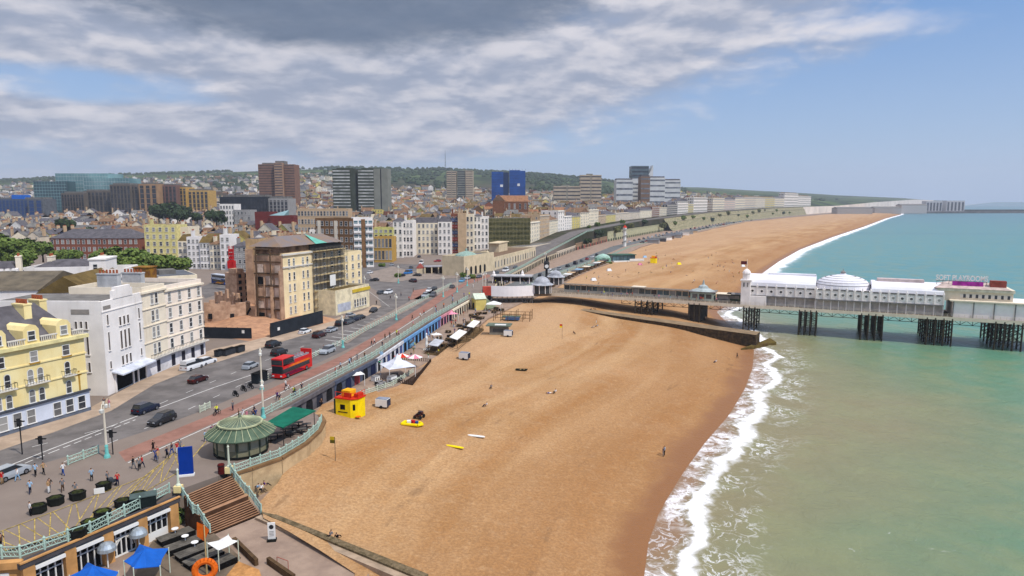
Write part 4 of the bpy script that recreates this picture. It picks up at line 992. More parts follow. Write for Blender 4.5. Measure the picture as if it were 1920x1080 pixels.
b = tower('white hospital tower with a raised dark glazed top on the hill', 1183, 1223, 311, 1350, 375, 30, 'hospital', 'hospital'); slab(b, 0, b.w, 0, 30, -20, b.h*.52, WH, WBL, 7, f0=.35); MB().box(b.w*.05, b.w*.85, 1, 26, b.h*.52, b.h*.66).build('plant_storey', WH, b.t); slab(b, 0, b.w*.8, 0, 28, b.h*.66, b.h, mat('grey_glass', C(110,128,136,.6), .2, .1, .1), WB, 3); MB().add([(b.w*.8,0,b.h*.5),(b.w,0,b.h*.5),(b.w,0,b.h*1.02),(b.w*.8,0,b.h*.75),(b.w*.8,26,b.h*.5),(b.w,26,b.h*.5),(b.w,26,b.h*1.02),(b.w*.8,26,b.h*.75)], [(0,1,2,3),(7,6,5,4),(3,2,6,7),(1,5,6,2),(0,3,7,4)]).build('fin', WH, b.t)
for (p0, p1, yt, n, wm, lb) in ((1155,1186,337,5,WH,'white hospital wing with dark roof left of the hospital tower'), (1201,1218,331,7,mat('hospital_brown', C(146,114,88,.7)),'brown brick hospital stair tower before the white blocks'), (1218,1246,333,6,WH,'white hospital block beside the brown stair tower'), (1246,1275,338,6,WH,'lower white hospital block at the seaward end')):
    b = tower(lb.replace('left of', 'beside'), p0, p1, yt, 1300, 374, 30, 'hospital', 'hospital'); slab(b, 0, b.w, 0, 30, -20, b.h, wm, WBL, n, faces='fr', f0=.35, f1=.65); MB().box(1, b.w-1, 2, 28, b.h, b.h+2.5).build('roof', roofm('slate'), b.t)
# glass hospital group at the western hill
GL = mat('curtain_glass', C(150,188,188,.75), .15, .2, .03, spec=.5, col2=C(96,140,144,.7)); GL2 = mat('curtain_glass_dark', C(72,104,112,.65), .15, .2, .05, spec=.5)
def glassb(label, p0, p1, yt, Y, zp, dep, m, n, lm, cat='hospital'):
    b = tower(label, p0, p1, yt, Y, zp, dep, cat, 'hospital'); slab(b, 0, b.w, 0, dep, -10, b.h, m, lm, n, name='glass_wing', f0=0, f1=.1, pr=.2)
    mb = MB()
    for i in range(int(b.w/4)+1): mb.box(min(b.w-.3, i*4), min(b.w, i*4+.3), -.28, -.21, -8, b.h)
    mb.build('mullion', lm, b.t); return b
LM = mat('pale_metal', C(190,205,205,.75), .4)
glassb('pale green glass hospital block, highest of the western group', 108, 206, 325, 1000, 372, 40, GL, 9, LM)
glassb('long glass hospital wing with a pale roof edge', 160, 246, 334, 985, 372, 30, GL, 7, LM)
glassb('dark glass end of the hospital beside the trees', 66, 128, 340, 980, 385, 30, GL2, 10, GL)
CB = mat('brown_grey_cladding', C(122,112,102,.66), .85, .1, .1); CB2 = mat('tan_cladding', C(184,146,108,.74), .85, .1, .1)
def finb(label, p0, p1, yt, Y, zp, m, n, cols, cat='hospital', dep=26, gm=None):
    b = tower(label, p0, p1, yt, Y, zp, dep, cat, 'office_block'); MB().box(0, b.w, 0, dep, -8, b.h).build('wall', m, b.t)
    for c in range(cols): 
        x = b.w*(c+.5)/cols; MB().box(x-b.w/cols*.3, x+b.w/cols*.3, -.15, 0, 1, b.h-2).build('window_column', gm or WB, b.t)
    f = MB()
    for i in range(1, n): f.box(0, b.w, -.3, -.16, b.h*i/n, b.h*i/n+.5)
    f.build('spandrel', m, b.t); MB().box(2, b.w-2, 4, dep-4, b.h, b.h+2).build('roof', roofm('grey'), b.t); return b
finb('grey brown slatted hospital block under the glass tower', 116, 158, 362, 900, 412, CB, 6, 8); finb('grey brown middle hospital block with tall windows', 158, 208, 358, 910, 405, CB, 5, 7)
finb('grey brown square hospital block with a bright corner strip', 208, 246, 346, 900, 400, CB, 6, 6); finb('brown hospital block with vertical dark strips', 246, 268, 347, 905, 398, CB, 6, 3)
finb('tan student block with banded white corner', 262, 296, 345, 900, 400, CB2, 6, 3, 'apartment block'); finb('brick red student block with deep window strips', 296, 332, 347, 915, 392, mat('mauve_brick', C(140,104,92,.68)), 6, 5, 'apartment block')
finb('orange yellow student block at the end of the group', 332, 350, 351, 925, 392, wall('ochre'), 6, 3, 'apartment block'); finb('sand yellow apartment block with open balconies', 346, 391, 357, 930, 398, mat('sand_yellow', C(212,172,100,.78)), 5, 6, 'apartment block')
b = finb('blue and grey striped offices at the edge of the western group', -30, 52, 373, 850, 405, mat('blue_grey', C(96,110,134,.66)), 4, 12, 'office', gm=mat('blue_panel', C(52,84,140,.7), .3)); MB().box(b.w*.62, b.w*.9, 2, 14, b.h, b.h+5).build('plant_room', mat('bright_blue', C(20,112,214,.8)), b.t)
finb('grey office block with one bright blue panel', 52, 80, 373, 845, 405, roofm('lead'), 4, 2, 'office', gm=MATS['blue_panel'])
# mid town landmarks
finb('long dark glazed office block with a pale roof', 412, 500, 369, 700, 400, mat('charcoal_glass', C(50,56,66,.6), .3), 4, 14, 'office'); finb('pale concrete office end beside the dark glazed block', 498, 540, 372, 705, 405, wall('grey'), 5, 6, 'office')
simple_b('apartment_block', 'white stepped flats with many small windows below the dark offices', 415, 442, 384, 640, 16, 'white', 'flat', 'grey', 6, 5, 1.4, 0); simple_b('apartment_block', 'pale grey stepped flats beside the white stepped flats', 440, 472, 395, 640, 16, 'grey', 'flat', 'lead', 5, 5, 1.4, 0)
simple_b('theatre', 'deep red windowless hall with a glass lean-to roof', 480, 508, 399, 600, 20, mat('deep_red', C(130,52,46,.7)), 'flat', 'lead', 0, 0, ch=0); b = simple_b('theatre', 'deep red long hall behind the demolished hotel', 508, 552, 406, 596, 20, MATS['deep_red'], 'flat', 'grey', 0, 0, ch=0)
MB().add([(-1,0,b.h+.9),(b.w*.6,0,b.h+.9),(b.w*.6,14,b.h+5.5),(b.w*.6,14,b.h+.9),(-1,14,b.h+.9)], [(0,1,2),(1,3,2),(0,2,4),(4,2,3)]).build('glass_roof', GL, b.t)
simple_b('apartment_block', 'long brown terrace of flats with a flat roof behind the brown flats', 560, 655, 393, 560, 14, 'tan', 'flat', 'grey', 4, 16, 1.6, 0)
b = simple_b('church', 'brick church with a large bright orange tiled roof', 930, 990, 378, 780, 22, mat('church_brick', C(150,100,70,.7)), 'gable', 'orange tile', 2, 6, 2, 0, cat='church'); b = FB('church', 'red brick gable end of the orange roofed church', 924, 946, 376, 770, 770, 14, MATS['church_brick'], 'church'); b.done(); b.gable(7, roofm('brown tile'), along=False); MB().add([(0,-.02,b.h),(b.w,-.02,b.h),(b.w/2,-.02,b.h+6.9)], [(0,1,2)]).build('gable_wall', MATS['church_brick'], b.t)
t = thing('radio_mast', 'thin lattice radio mast on the wooded hill', 'mast', PY(835, 318, 2850)); f = MB(); H_ = 68
for k in range(3):
    a = k*2.09; f.tube((2.6*math.cos(a),2.6*math.sin(a),-6), (.7*math.cos(a),.7*math.sin(a),H_), .6, .4, n=4)
for k in range(12): f.lathe([(2.9-k*.17,0),(2.9-k*.17,.7)], 6, (0,0,k*5.6))
f.build('lattice', mat('mast_steel', C(90,90,98,.6)), t); MB().tube((0,0,H_), (0,0,H_+12), .4, n=4).build('antenna', MATS['mast_steel'], t)
# ------------------------------------------------------------------ trees
def leaf_mat(name, a, b_):
    m = D.materials.new(name); m.use_nodes = True; g = NG(m.node_tree); b = m.node_tree.nodes['Principled BSDF']
    pos = g.n('ShaderNodeNewGeometry').outputs['Position']
    g.l(g.mix(g.ss(g.noise(pos, .55, 4, .65), .34, .66), a, b_), b.inputs['Base Color']); b.inputs['Roughness'].default_value = .7; b.inputs['Specular IOR Level'].default_value = .15
    return m
LEAF = leaf_mat('foliage', (.048,.085,.014), (.150,.200,.042)); LEAFD = leaf_mat('foliage_dark', (.014,.030,.012), (.042,.066,.022)); LEAFO = leaf_mat('foliage_olive', (.075,.082,.024), (.160,.160,.055))
BARK = mat('bark', C(96,80,64,.5), .9, .2, 2)
def crown_mesh(seed, n=900, flat=.8, m=LEAF, leaf=.15):
    r = random.Random(seed); mb = MB(); lobes = [(0,0,.9,.55)]
    for _ in range(11):
        a = r.uniform(0, 6.28); d = r.uniform(.3,.72); lobes.append((d*math.cos(a), d*math.sin(a), .75+r.uniform(-.28,.55)*flat, r.uniform(.25,.42)))
    for _ in range(n):
        x, y, z, q = r.choice(lobes); v = Vector((r.gauss(0,1), r.gauss(0,1), r.gauss(0,1)+.25)).normalized(); c = Vector((x, y, z))+v*q*r.uniform(.72,1.06)
        nn = (v+Vector((r.uniform(-1,1), r.uniform(-1,1), r.uniform(-.6,1)))*.65).normalized(); u = nn.orthogonal().normalized(); u.rotate(Matrix.Rotation(r.uniform(0,6.28), 3, nn)); w = nn.cross(u); s_ = leaf*r.uniform(.6,1.3)
        mb.add([c-u*s_, c-w*s_*.7, c+u*s_, c+w*s_*.7], [(0,1,2,3)])
    return mb.mesh('crown', m)
def trunk_mesh(seed):
    r = random.Random(seed); mb = MB(); mb.tube((0,0,-.15), (0,0,.45), .07, .05, 7)
    for k in range(5):
        a = k*1.3+r.random(); p = Vector((.3*math.cos(a), .3*math.sin(a), .85)); mb.tube((0,0,.4), p, .04, .02, 5); mb.tube(p, p+Vector((.25*math.cos(a+.5), .25*math.sin(a+.5), .25)), .02, .008, 4)
    return mb.mesh('trunk', BARK)
CROWNS = {'leafy': [crown_mesh(1), crown_mesh(2), crown_mesh(3)], 'dark': [crown_mesh(4, m=LEAFD), crown_mesh(5, m=LEAFD)], 'olive': [crown_mesh(6, 500, m=LEAFO), crown_mesh(7, 500, m=LEAFO)]}
TRUNKS = [trunk_mesh(1), trunk_mesh(2)]
TREES = []
def tree(label, x, y, z, r, kind='leafy', group=None, name='tree', i=0, trunk=True):
    t = thing(name, label, 'tree' if name == 'tree' else 'bush', (x, y, z), random.uniform(0, 6.28), group); t.scale = (r, r, r)
    put(random.choice(CROWNS[kind]), 'crown', t, (0, 0, 0 if trunk else -.45))
    if trunk: put(random.choice(TRUNKS), 'trunk', t)
    TREES.append((x, y, r)); return t
def tree_px(label, px, ytop, Y, r, **k):
    x, _ = XY(px, Y); z = max(h(x, Y), ztop(Y, ytop)-1.55*r); return tree(label, x, Y, z, r, **k)
g1 = 'green trees beyond the white sheds'
for i, (px, yt, Y, r, lb) in enumerate([(8,437,300,8.5,'broad bright green tree at the picture edge above the white roofs'), (38,443,292,7.5,'round green tree beside the broad edge tree'), (62,446,305,6.5,'green tree between the edge group and the dark end tree'),
    (84,450,310,6,'darker green tree ending the group near the brick building'), (-14,446,285,8,'green tree cut by the picture edge'), (52,466,262,5.5,'low green tree in front of the edge group')]): tree_px(lb, px, yt, Y, r, group=g1)
g2 = 'square garden trees behind the cream terrace'
for i, (px, yt, Y, r, lb) in enumerate([(118,467,275,4,'low tree hedge end by the brick building'), (140,466,272,4,'low tree before the brick building windows'), (196,466,270,6,'first tall garden tree beside the brick building'), (222,461,262,6.5,'tallest garden tree in the square'), (250,463,255,6.5,'wide garden tree above the rust tank'),
    (275,468,262,6,'garden tree behind the rust tank top'), (300,474,266,5.5,'garden tree before the pale yellow terrace'), (322,478,270,5,'small garden tree below the pale yellow terrace'), (342,481,272,4.5,'end garden tree beside the white terrace'), (238,480,225,5,'nearer garden tree behind the white villa'), (262,486,228,4.5,'low garden tree touching the rust tank')]): tree_px(lb, px, yt, Y, r, group=g2)
g3 = 'dark trees below the western blocks'
for i, (px, yt, Y, r, lb) in enumerate([(128,409,540,8,'single round dark tree among the roofs'), (300,382,700,11,'dark tree under the tan student block'), (320,378,710,13,'largest dark tree under the brick red student block'), (345,385,700,11,'dark tree under the sand yellow flats'), (335,392,680,9,'low dark tree in front of the student blocks'),
    (372,398,640,7,'small dark tree near the white stepped flats'), (408,393,620,9,'dense dark tree beside the white stepped flats'), (170,425,560,7,'dark tree between roofs below the slatted block'), (190,428,555,6,'second dark tree between roofs below the slatted block')]): tree_px(lb, px, yt, Y, r, kind='dark', group=g3)
g4 = 'shrubs on the slope above the beach drive'
for i in range(22):
    y = 560+i*62; o = random.uniform(2, 9); x = interp(EDGE, y)+o; zz = lerp(interp(EDGEZ, y), 6, o/12)
    tree(f'wild green shrub number {i+1} from the pier along the terrace slope' if False else 'wild shrub growing on the terrace slope above the beach drive', x, y, zz, random.uniform(3.5, 6.5), kind=random.choice(['leafy', 'olive', 'dark']), group=g4, name='shrub', trunk=False)
for (px, py, r, lb) in [(1168,419,4,'bright green hedge bush before the yellow terrace'), (1120,424,4,'green bush in the garden before the beige terrace'), (1105,428,3,'small bush on the coast road garden'), (745,520,2,'lone bush on the junction island'), (716,500,2,'bush on the island before the orange block'), (870,520,2.2,'bush beside the domed aquarium entrance'), (885,522,2,'low bush beside the aquarium entrance steps')]:
    x, y, z = G(px, py); tree(lb, x, y, z, r, name='shrub', trunk=False)
x, y = P(322, 978, 5); tree('leafy green shrub beside the beach stairs and arches', x, y, 4.9, 2.1, name='shrub', trunk=False); 
# woods on the downs: one mass
mb = MB(); rr = random.Random(11)
def blob(mb, x, y, z, r, rr):
    vs = []; n = 6
    for k, (f, zz) in enumerate(((.75, .0), (1, .5), (.62, .95))):
        for i in range(n): a = 6.283*i/n+k*.5; q = r*f*rr.uniform(.75, 1.2); vs.append((x+q*math.cos(a), y+q*math.sin(a), z+r*zz*rr.uniform(.85, 1.2)))
    vs.append((x, y, z+r*1.2*rr.uniform(.9, 1.15)))
    fs = [(k*n+i, k*n+(i+1)%n, (k+1)*n+(i+1)%n, (k+1)*n+i) for k in range(2) for i in range(n)]+[(12+i, 12+(i+1)%n, 18) for i in range(n)]
    mb.add(vs, fs)
for _ in range(5200):
    Y = rr.uniform(1250, 3500); px = rr.uniform(-60, 1150 if Y < 2600 else 1700)
    x = (px-960)/1280*Y
    d = (math.sin(px*.021+Y*.0021)+math.sin(px*.008-Y*.004)+math.sin(px*.05+Y*.009)*.5)
    w = .55 if 730 < px < 1180 and Y > 1900 else (-.15 if Y > 1900 else -.95)
    if px > 1180: w = -1.2
    if d+rr.uniform(-.9, .9) < -w: continue
    z = h(x, Y); 
    if x > interp(EDGE, Y)-130: continue
    blob(mb, x, Y, z-1.5, rr.uniform(6, 11)*(1 if Y > 1800 else .8), rr)
stuff(mb.build('far_woods', LEAFD), 'dark woods and tree belts on the far hills', 'woods')

# ------------------------------------------------------------------ town houses
HW = ['white','cream','white','cream','tan','grey','yellow','pale pink','beige','brick red','brown brick']; HR = ['brown tile','orange tile','slate','mossy','grey','brown tile','slate','grey','lead']
def house(mb, w, d, hh, roof, gab, nch, nc, T=None, parapet=False):
    """slots: 0 wall 1 roof 2 glass 3 chimney 4 pots"""
    T = T or (lambda p: p)
    o = len(mb.v)
    mb.slot(0).box(-w/2, w/2, -d/2, d/2, -7, hh)
    rise = d*.34 if not gab else w*.38
    if parapet: mb.box(-w/2, w/2, -d/2, -d/2+.3, hh, hh+.8); mb.box(-w/2, -w/2+.3, -d/2+.3, d/2, hh, hh+.8); mb.slot(1).box(-w/2+.3, w/2, -d/2+.3, d/2, hh, hh+.05); rise = .6
    elif gab:
        mb.add([(-w/2,-d/2,hh),(w/2,-d/2,hh),(0,-d/2,hh+rise)], [(0,1,2)])
        mb.slot(1).add([(-w/2-.3,-d/2-.3,hh-.1),(0,-d/2-.3,hh+rise),(w/2+.3,-d/2-.3,hh-.1),(-w/2-.3,d/2,hh-.1),(0,d/2,hh+rise),(w/2+.3,d/2,hh-.1)], [(1,0,3,4),(2,1,4,5),(3,5,4)])
    else:
        mb.add([(-w/2,-d/2,hh),(-w/2,0,hh+rise),(-w/2,d/2,hh)], [(0,1,2)])
        mb.slot(1).add([(-w/2-.2,-d/2-.3,hh-.1),(w/2+.2,-d/2-.3,hh-.1),(-w/2-.2,0,hh+rise),(w/2+.2,0,hh+rise),(-w/2-.2,d/2+.3,hh-.1),(w/2+.2,d/2+.3,hh-.1)], [(0,1,3,2),(2,3,5,4)])
    ns = max(2, round(hh/3.1))
    mb.slot(2)
    for i in range(ns):
        z = hh*(i+.3)/ns
        for c in range(nc):
            x = w*((c+.5)/nc-.5); mb.box(x-.5, x+.5, -d/2-.06, -d/2, z, z+1.6)
    for k in range(nch):
        x = w/2*(-.96 if k == 0 else .96); mb.slot(3).box(x-.5, x+.5, -1.2, 1.2, hh, hh+rise+1.8); mb.slot(4).box(x-.3, x+.3, -.9, .9, hh+rise+1.8, hh+rise+2.3)
    return mb
LAND = [('the red brick building',(180,425)),('the pale yellow terrace',(300,400)),('the white terrace',(395,352)),('the demolished hotel',(560,230)),('the brown flats',(630,372)),('the orange ochre block',(718,395)),('the long cream hotel',(800,450)),('the striped panel block',(853,450)),('the olive scaffolding',(955,483)),
        ('the orange roofed church',(960,780)),('the twin grey towers',(676,850)),('the brown tower',(520,1000)),('the blue wrapped towers',(953,1200)),('the beige slab',(1062,1250)),('the deep red hall',(500,600)),('the dark glazed offices',(455,700)),('the tan student block',(280,900)),('the slatted hospital block',(137,900)),('the blue striped offices',(20,850)),('the white slim turret',(1052,560))]
LAND = [(n, XY(p, Y)) for n, (p, Y) in LAND]
def blocked(x, y, m):
    for lb, A, B, dep, z0 in FOOT:
        d = B-A; L = d.length
        if L < .1: continue
        d = d/L; n = Vector((-d.y, d.x)); q = Vector((x, y))-A; u, v = q.dot(d), q.dot(n)
        if -m < u < L+m and -m-(5 if v < 0 else 0) < v < dep+m: return True
    return any((x-a)**2+(y-b)**2 < (r+m*.6)**2 for a, b, r in TREES)
rr = random.Random(21); used = set(); nh = 0; masses = {}
Y = 415.0; levels = []
while Y < 2500: levels.append(Y); Y *= 1.052 if Y < 800 else 1.045
cand = []
for Y in levels:
    x = -.78*Y
    while True:
        w = rr.uniform(8, 15)*(1 if Y < 900 else 1.15); x += w+(rr.uniform(3, 9) if rr.random() < .2 else rr.uniform(0, 1.2))
        yy = Y+rr.uniform(-4, 4)*Y/500
        if x > front(yy, 26)-(22 if Y < 900 else 30): break
        px = 960+x/(yy*CT)*1280
        if px < -40 or (yy < 470 and px > 610) or (yy < 560 and px > 890) or (yy < 430 and px < 95): continue
        if blocked(x, yy, w*.55): continue
        if Y > 1500 and rr.random() < .3 or (px < 470 and Y > 1100 and rr.random() < .35): continue
        if 730 < px < 1180 and Y > 1750: continue
        cand.append((x, yy, w))
def face_rz(x, y): return math.atan2(-x*.35, y)*-1+rr.choice((0, 0, 0, .15, -.2, -.35))
for k, (x, yy, w) in enumerate(cand):
    z = h(x, yy); d = rr.uniform(8, 11); hh = rr.uniform(7, 12.5) if yy < 900 else rr.uniform(6, 10)
    far_left = 960+x/yy*1280 < 500 and yy > 500
    wc = rr.choice(HW if not far_left else ['grey','brown brick','white','tan','white','cream','beige']); rc = rr.choice(HR if not far_left else ['slate','brown tile','grey','slate','slate'])
    gab = rr.random() < .35; par = rr.random() < .16; nch = rr.choice((0, 1, 1, 2)); rz = rr.choice((0,.12,-.15,-.3,.3,-.45)); nc = max(2, int(w/3))
    if nh < 285:
        lm, lp = min(LAND, key=lambda q: (q[1][0]-x)**2+(q[1][1]-yy)**2)
        a1 = 960+x/yy*1280; a2 = 960+lp[0]/lp[1]*1280
        rel = ('behind' if yy > lp[1] else 'before') if abs(a1-a2) < 30 else ('beyond' if yy > lp[1] else 'by')
        for _ in range(60):
            shape = 'flat topped' if par else ('gable fronted' if gab else 'ridge roofed'); ch = ('no chimney', 'one chimney', 'two chimneys')[nch]
            lab = f'{wc} {shape} house, {rc} roof, {ch}, {rel} {lm}'
            if lab not in used: break
            wc = rr.choice(HW); rc = rr.choice(HR); nch = rr.choice((0, 1, 2)); gab = rr.random() < .4; par = rr.random() < .2
        used.add(lab); nh += 1
        o = house(MB(), w, d, hh, rc, gab, nch, nc, parapet=par).build('town_house', [wall(wc), roofm(rc), GLASS, wall('tan'), POT], None, (x, yy, z), rz)
        tag(o, lab, 'house', 'houses of the old town')
    else:
        key = 0; mb = masses.setdefault(key, MB()); q = house(MB(), w, d, hh, rc, gab, min(1, nch), nc, parapet=par); ca, sa = math.cos(rz), math.sin(rz)
        names = ['white','cream','tan','grey','yellow','brick red','brown brick']; wi = names.index(wc) if wc in names else rr.choice((0, 1, 1)); rnames = ['brown tile','orange tile','slate','mossy','grey']; ri = rnames.index(rc) if rc in rnames else 4
        o = len(mb.v); mb.v += [(x+a*ca-b*sa, yy+a*sa+b*ca, z+c) for a, b, c in q.v]; mb.f += [tuple(i+o for i in f) for f in q.f]
        mb.mi += [(wi, 7+ri, 12, 2, 13)[m] for m in q.mi]
me = masses[0].mesh('distant_houses', [wall(c) for c in ['white','cream','tan','grey','yellow','brick red','brown brick']]+[roofm(c) for c in ['brown tile','orange tile','slate','mossy','grey']]+[GLASS, POT])
stuff(put(me, 'distant_houses'), 'mass of small houses covering the hill slopes far off', 'houses')
print('houses', nh, 'of', len(cand))
# ------------------------------------------------------------------ the pier: local x runs out to sea along the near edge, y away from the viewer
PE = Vector((.907,-.422)); PE.normalize(); PN = Vector((PE.y, -PE.x)); P0 = Vector((46.5, 245.7)); PRZ = math.atan2(PE.y, PE.x)
def pier_hit(px, py=560):
    d = ray(px, py); a = Vector((d[0], d[1])); n = Vector((-PE.y, PE.x)); t = P0.dot(n)/a.dot(n); p = a*t
    return (p-P0).dot(PE), CH+d[2]*t
def U(px, py=560): return pier_hit(px, py)[0]
def Z(px, py): return pier_hit(px, py)[1]
PW = mat('pier_white', C(244,236,230,.94), .75, .06, .3); PWR = mat('pier_roof_white', C(240,238,240,.92), .6, .08, .12, col2=C(222,220,226,.9)); PCR = mat('pier_cream', C(232,218,194,.86), .8, .06, .4)
PST = mat('pier_iron', C(60,58,56,.5), .7, .3, .6, col2=C(96,84,64,.5)); PDK = mat('pier_deck_boards', C(150,132,112,.65), .9, .2, .8); PGY = mat('pier_grey_trim', C(150,146,144,.7))
DZ = 9.0; ULEN = (U(1040), 168.0)
def PT(name, label, cat, group=None): return thing(name, label, cat, (P0.x, P0.y, 0), PRZ, group)
t = PT('pier', 'long white pier on dark iron trestles running out over the sea', 'pier')
u0 = U(1010)
MB().box(u0, 168, 0, 17, DZ-.35, DZ).build('deck', PDK, t)
MB().box(u0, 168, -.25, 0, DZ-.9, DZ+.12).build('edge_beam', PCR, t)
f = MB(); x = U(1165)
while x < 168:
    f.tube((x,.3,DZ-.9), (x,.3,DZ-2.1), .1, n=4); f.tube((x,.3,DZ-2.1), (x+1.6,.3,DZ-.9), .08, n=4); f.tube((x+3.2,.3,DZ-2.1), (x+1.6,.3,DZ-.9), .08, n=4); x += 3.2
f.box(U(1165), 168, .2, .4, DZ-2.25, DZ-2.1); f.box(U(1165), 168, 16, 16.3, DZ-2.25, DZ-.4)
f.build('lattice_girder', PST, t)
def trestle(uc, wu, z0, nx, ny=4, ow=18):
    xs = along_pts(nx, wu, .2); ys = along_pts(ny, ow, .4); bmb = MB(); piles, rear = [], MB()
    for x in xs:
        for k, y in enumerate(ys):
            if k < 3: piles.append((uc-wu/2+x, y-.5))
            else: rear.tube((uc-wu/2+x, y-.5, z0-2.5), (uc-wu/2+x, y-.5, DZ-.4), .25, n=6)
    for x in xs:
        for k in range(3):
            z = DZ-1.6-k*(DZ-z0-2)/3; z2 = z-(DZ-z0-2)/3
            bmb.tube((uc-wu/2+x, ys[0]-.5, z), (uc-wu/2+x, ys[-1]-.5, z), .1, n=4)
            for a, b_ in zip(ys, ys[1:]): bmb.tube((uc-wu/2+x, a-.5, z), (uc-wu/2+x, b_-.5, z2), .08, n=4)
    for y in ys:
        for k in range(3):
            z = DZ-1.6-k*(DZ-z0-2)/3; z2 = z-(DZ-z0-2)/3; bmb.tube((uc-wu/2+xs[0], y-.5, z), (uc-wu/2+xs[-1], y-.5, z), .1, n=4); bmb.tube((uc-wu/2+xs[0], y-.5, z), (uc-wu/2+xs[-1], y-.5, z2), .08, n=4)
    o = bmb.build('trestle', PST, t); pm = MB().tube((0,0,z0-2.5), (0,0,DZ-.4), .25, n=6).mesh('pile', PST)
    for x, y in piles: put(pm, 'pile', o, (x, y, 0))
    if rear.v: stuff(rear.build('rear_piles', PST, o))
trestle(U(1203), 5, 3, 3, 3); trestle(U(1219), 2, 3, 2, 3); trestle(U(1302), 4.0, 2, 3, 4); trestle(U(1406), 4, 0, 3, 3)
for c, w, nx in ((1514, 5.5, 4), (1635, 6.4, 4), (1762, 7, 4), (1893, 7, 4), (2040, 7, 3)): trestle(U(c, 600), w, 0, nx, 5, 21)
for uu in (U(1302),): MB().box(uu-2.2, uu+2.2, 1, 16, 2, DZ-.5).build('brick_pier', mat('pier_brick', C(96,88,80,.6)), t)
# railing along the near edge
r = MB(); x = u0
while x < 168: r.tube((x,-.1,DZ), (x,-.1,DZ+1.1), .06, n=4); x += 1.5
for z in (.4, .75, 1.1): r.box(u0, 168, -.14, -.06, DZ+z-.04, DZ+z)
r.build('railing', PCR, t)
# great hall with bays, barrel roof and dome
a, c, e = U(1412), U(1528), U(1632); e2 = U(1772)
hz1 = DZ+3.3; hz2 = Z(1470, 541)
def hall(name, label, x0, x1, nb, zt, y0=2.0, dome=False):
    t = PT(name, label, 'pier building', 'halls along the pier')
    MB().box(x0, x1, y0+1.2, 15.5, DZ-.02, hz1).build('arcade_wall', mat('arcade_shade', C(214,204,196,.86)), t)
    mb = MB().box(x0, x1, y0, 15.5, hz1, zt).build('wall', PW, t)
    for i in range(nb+1):
        x = lerp(x0, x1, i/nb); MB().tube((x, y0+.1, DZ), (x, y0+.1, hz1), .13, n=6).build('column', PW, t)
        p = MB().box(x-.16, x+.16, y0-.22, y0, hz1, zt+.5); p.lathe([(.22,0),(.02,.6)], 6, (x, y0, zt+.5)); p.build('pilaster', PW, t)
        if i < nb:
            xm = lerp(x0, x1, (i+.5)/nb); w = MB(); n = 10
            w.add([(xm+.42*math.cos(6.283*k/n), y0-.06, (hz1+zt)/2+.42*math.sin(6.283*k/n)) for k in range(n)], [tuple(range(n))])
            MB().box(xm-.55, xm+.55, y0-.05, y0-.001, (hz1+zt)/2-.55, (hz1+zt)/2+.55).build('window_surround', PW, t); w.build('round_window', GLASS, t)
            MB().box(x+.4, lerp(x0, x1, (i+1)/nb)-.4, y0-.1, y0, zt-.25, zt+.25).build('parapet', PGY, t)
    MB().box(x0, x1, y0-.35, y0+1.3, hz1-.25, hz1+.1).build('cornice', PGY, t)
    return t
th = hall('pier_hall', 'white barrel roofed pier hall with seven round windows beside the minaret', a-2, c, 7, hz2)
def barrel(x0, x1, y0, y1, z, rise, m, t, name='roof', n=12):
    mb = MB(); pr = [(y0+(y1-y0)*(.5-.5*math.cos(math.pi*i/n)), z+rise*math.sin(math.pi*i/n)**.8) for i in range(n+1)]
    vs = [(x, y, zz) for x in (x0, x1) for y, zz in pr]; k = n+1
    mb.add(vs, [(i, i+1, k+i+1, k+i) for i in range(n)]+[tuple(range(k))[::-1], tuple(range(k, 2*k))]); return mb.build(name, m, t, smooth=False)
barrel(a-2, c, 2.3, 15.4, hz2+.1, 3.6, PWR, th); MB().box(a+4, c-.1, 7.8, 9.6, hz2+3.2, hz2+4.3).build('roof_ridge', PWR, th)
td = hall('pier_dome_hall', 'white pier hall crowned by a shallow ribbed dome', c+.3, e, 7, hz2+.2, y0=1.0)
dc = (c+e)/2; R0 = (e-c)/2+.4; dz = Z(1578, 512)-hz2+1.2
dz -= 2.3; prof = [(R0+.2, 0), (R0+.1, .5)]
for k in range(1, 7): rr_ = R0*math.cos(math.pi/2*k/7.2); zz_ = .5+(dz-.9)*math.sin(math.pi/2*k/7.2); prof += [(R0*math.cos(math.pi/2*(k-.25)/7.2), zz_-.12), (rr_, zz_)]
prof += [(.9, dz-.3), (.9, dz), (.2, dz+.3)]
MB().lathe(prof, 28, (dc, 8.6, hz2+.2), sy=min(1, 7.4/R0)).build('dome', PWR, td); 
rb = MB()
for k in (1, 3, 5, 7, 9): r_, z = prof[2+k]; rb.lathe([(r_+.12, z-.1), (r_+.12, z+.06)], 28, (dc, 8.6, hz2+.2), sy=min(1, 7.4/R0))
rb.build('dome_ring', PGY, td); MB().lathe([(.8,0),(.8,.7),(.1,1.2),(.05,1.8)], 8, (dc, 8.6, hz2+dz)).build('lantern', PGY, td)
t3 = hall('pier_hall', 'white barrel roofed pier hall between the dome and the arcade sign', e+.3, e2, 8, hz2-.1); barrel(e+.3, e2, 2.3, 15.4, hz2, 3.2, PWR, t3); MB().box(e+2, e2-5, 7, 10, hz2+2.6, hz2+4).build('roof_ridge', mat('pier_pinkish', C(214,194,190,.8)), t3)
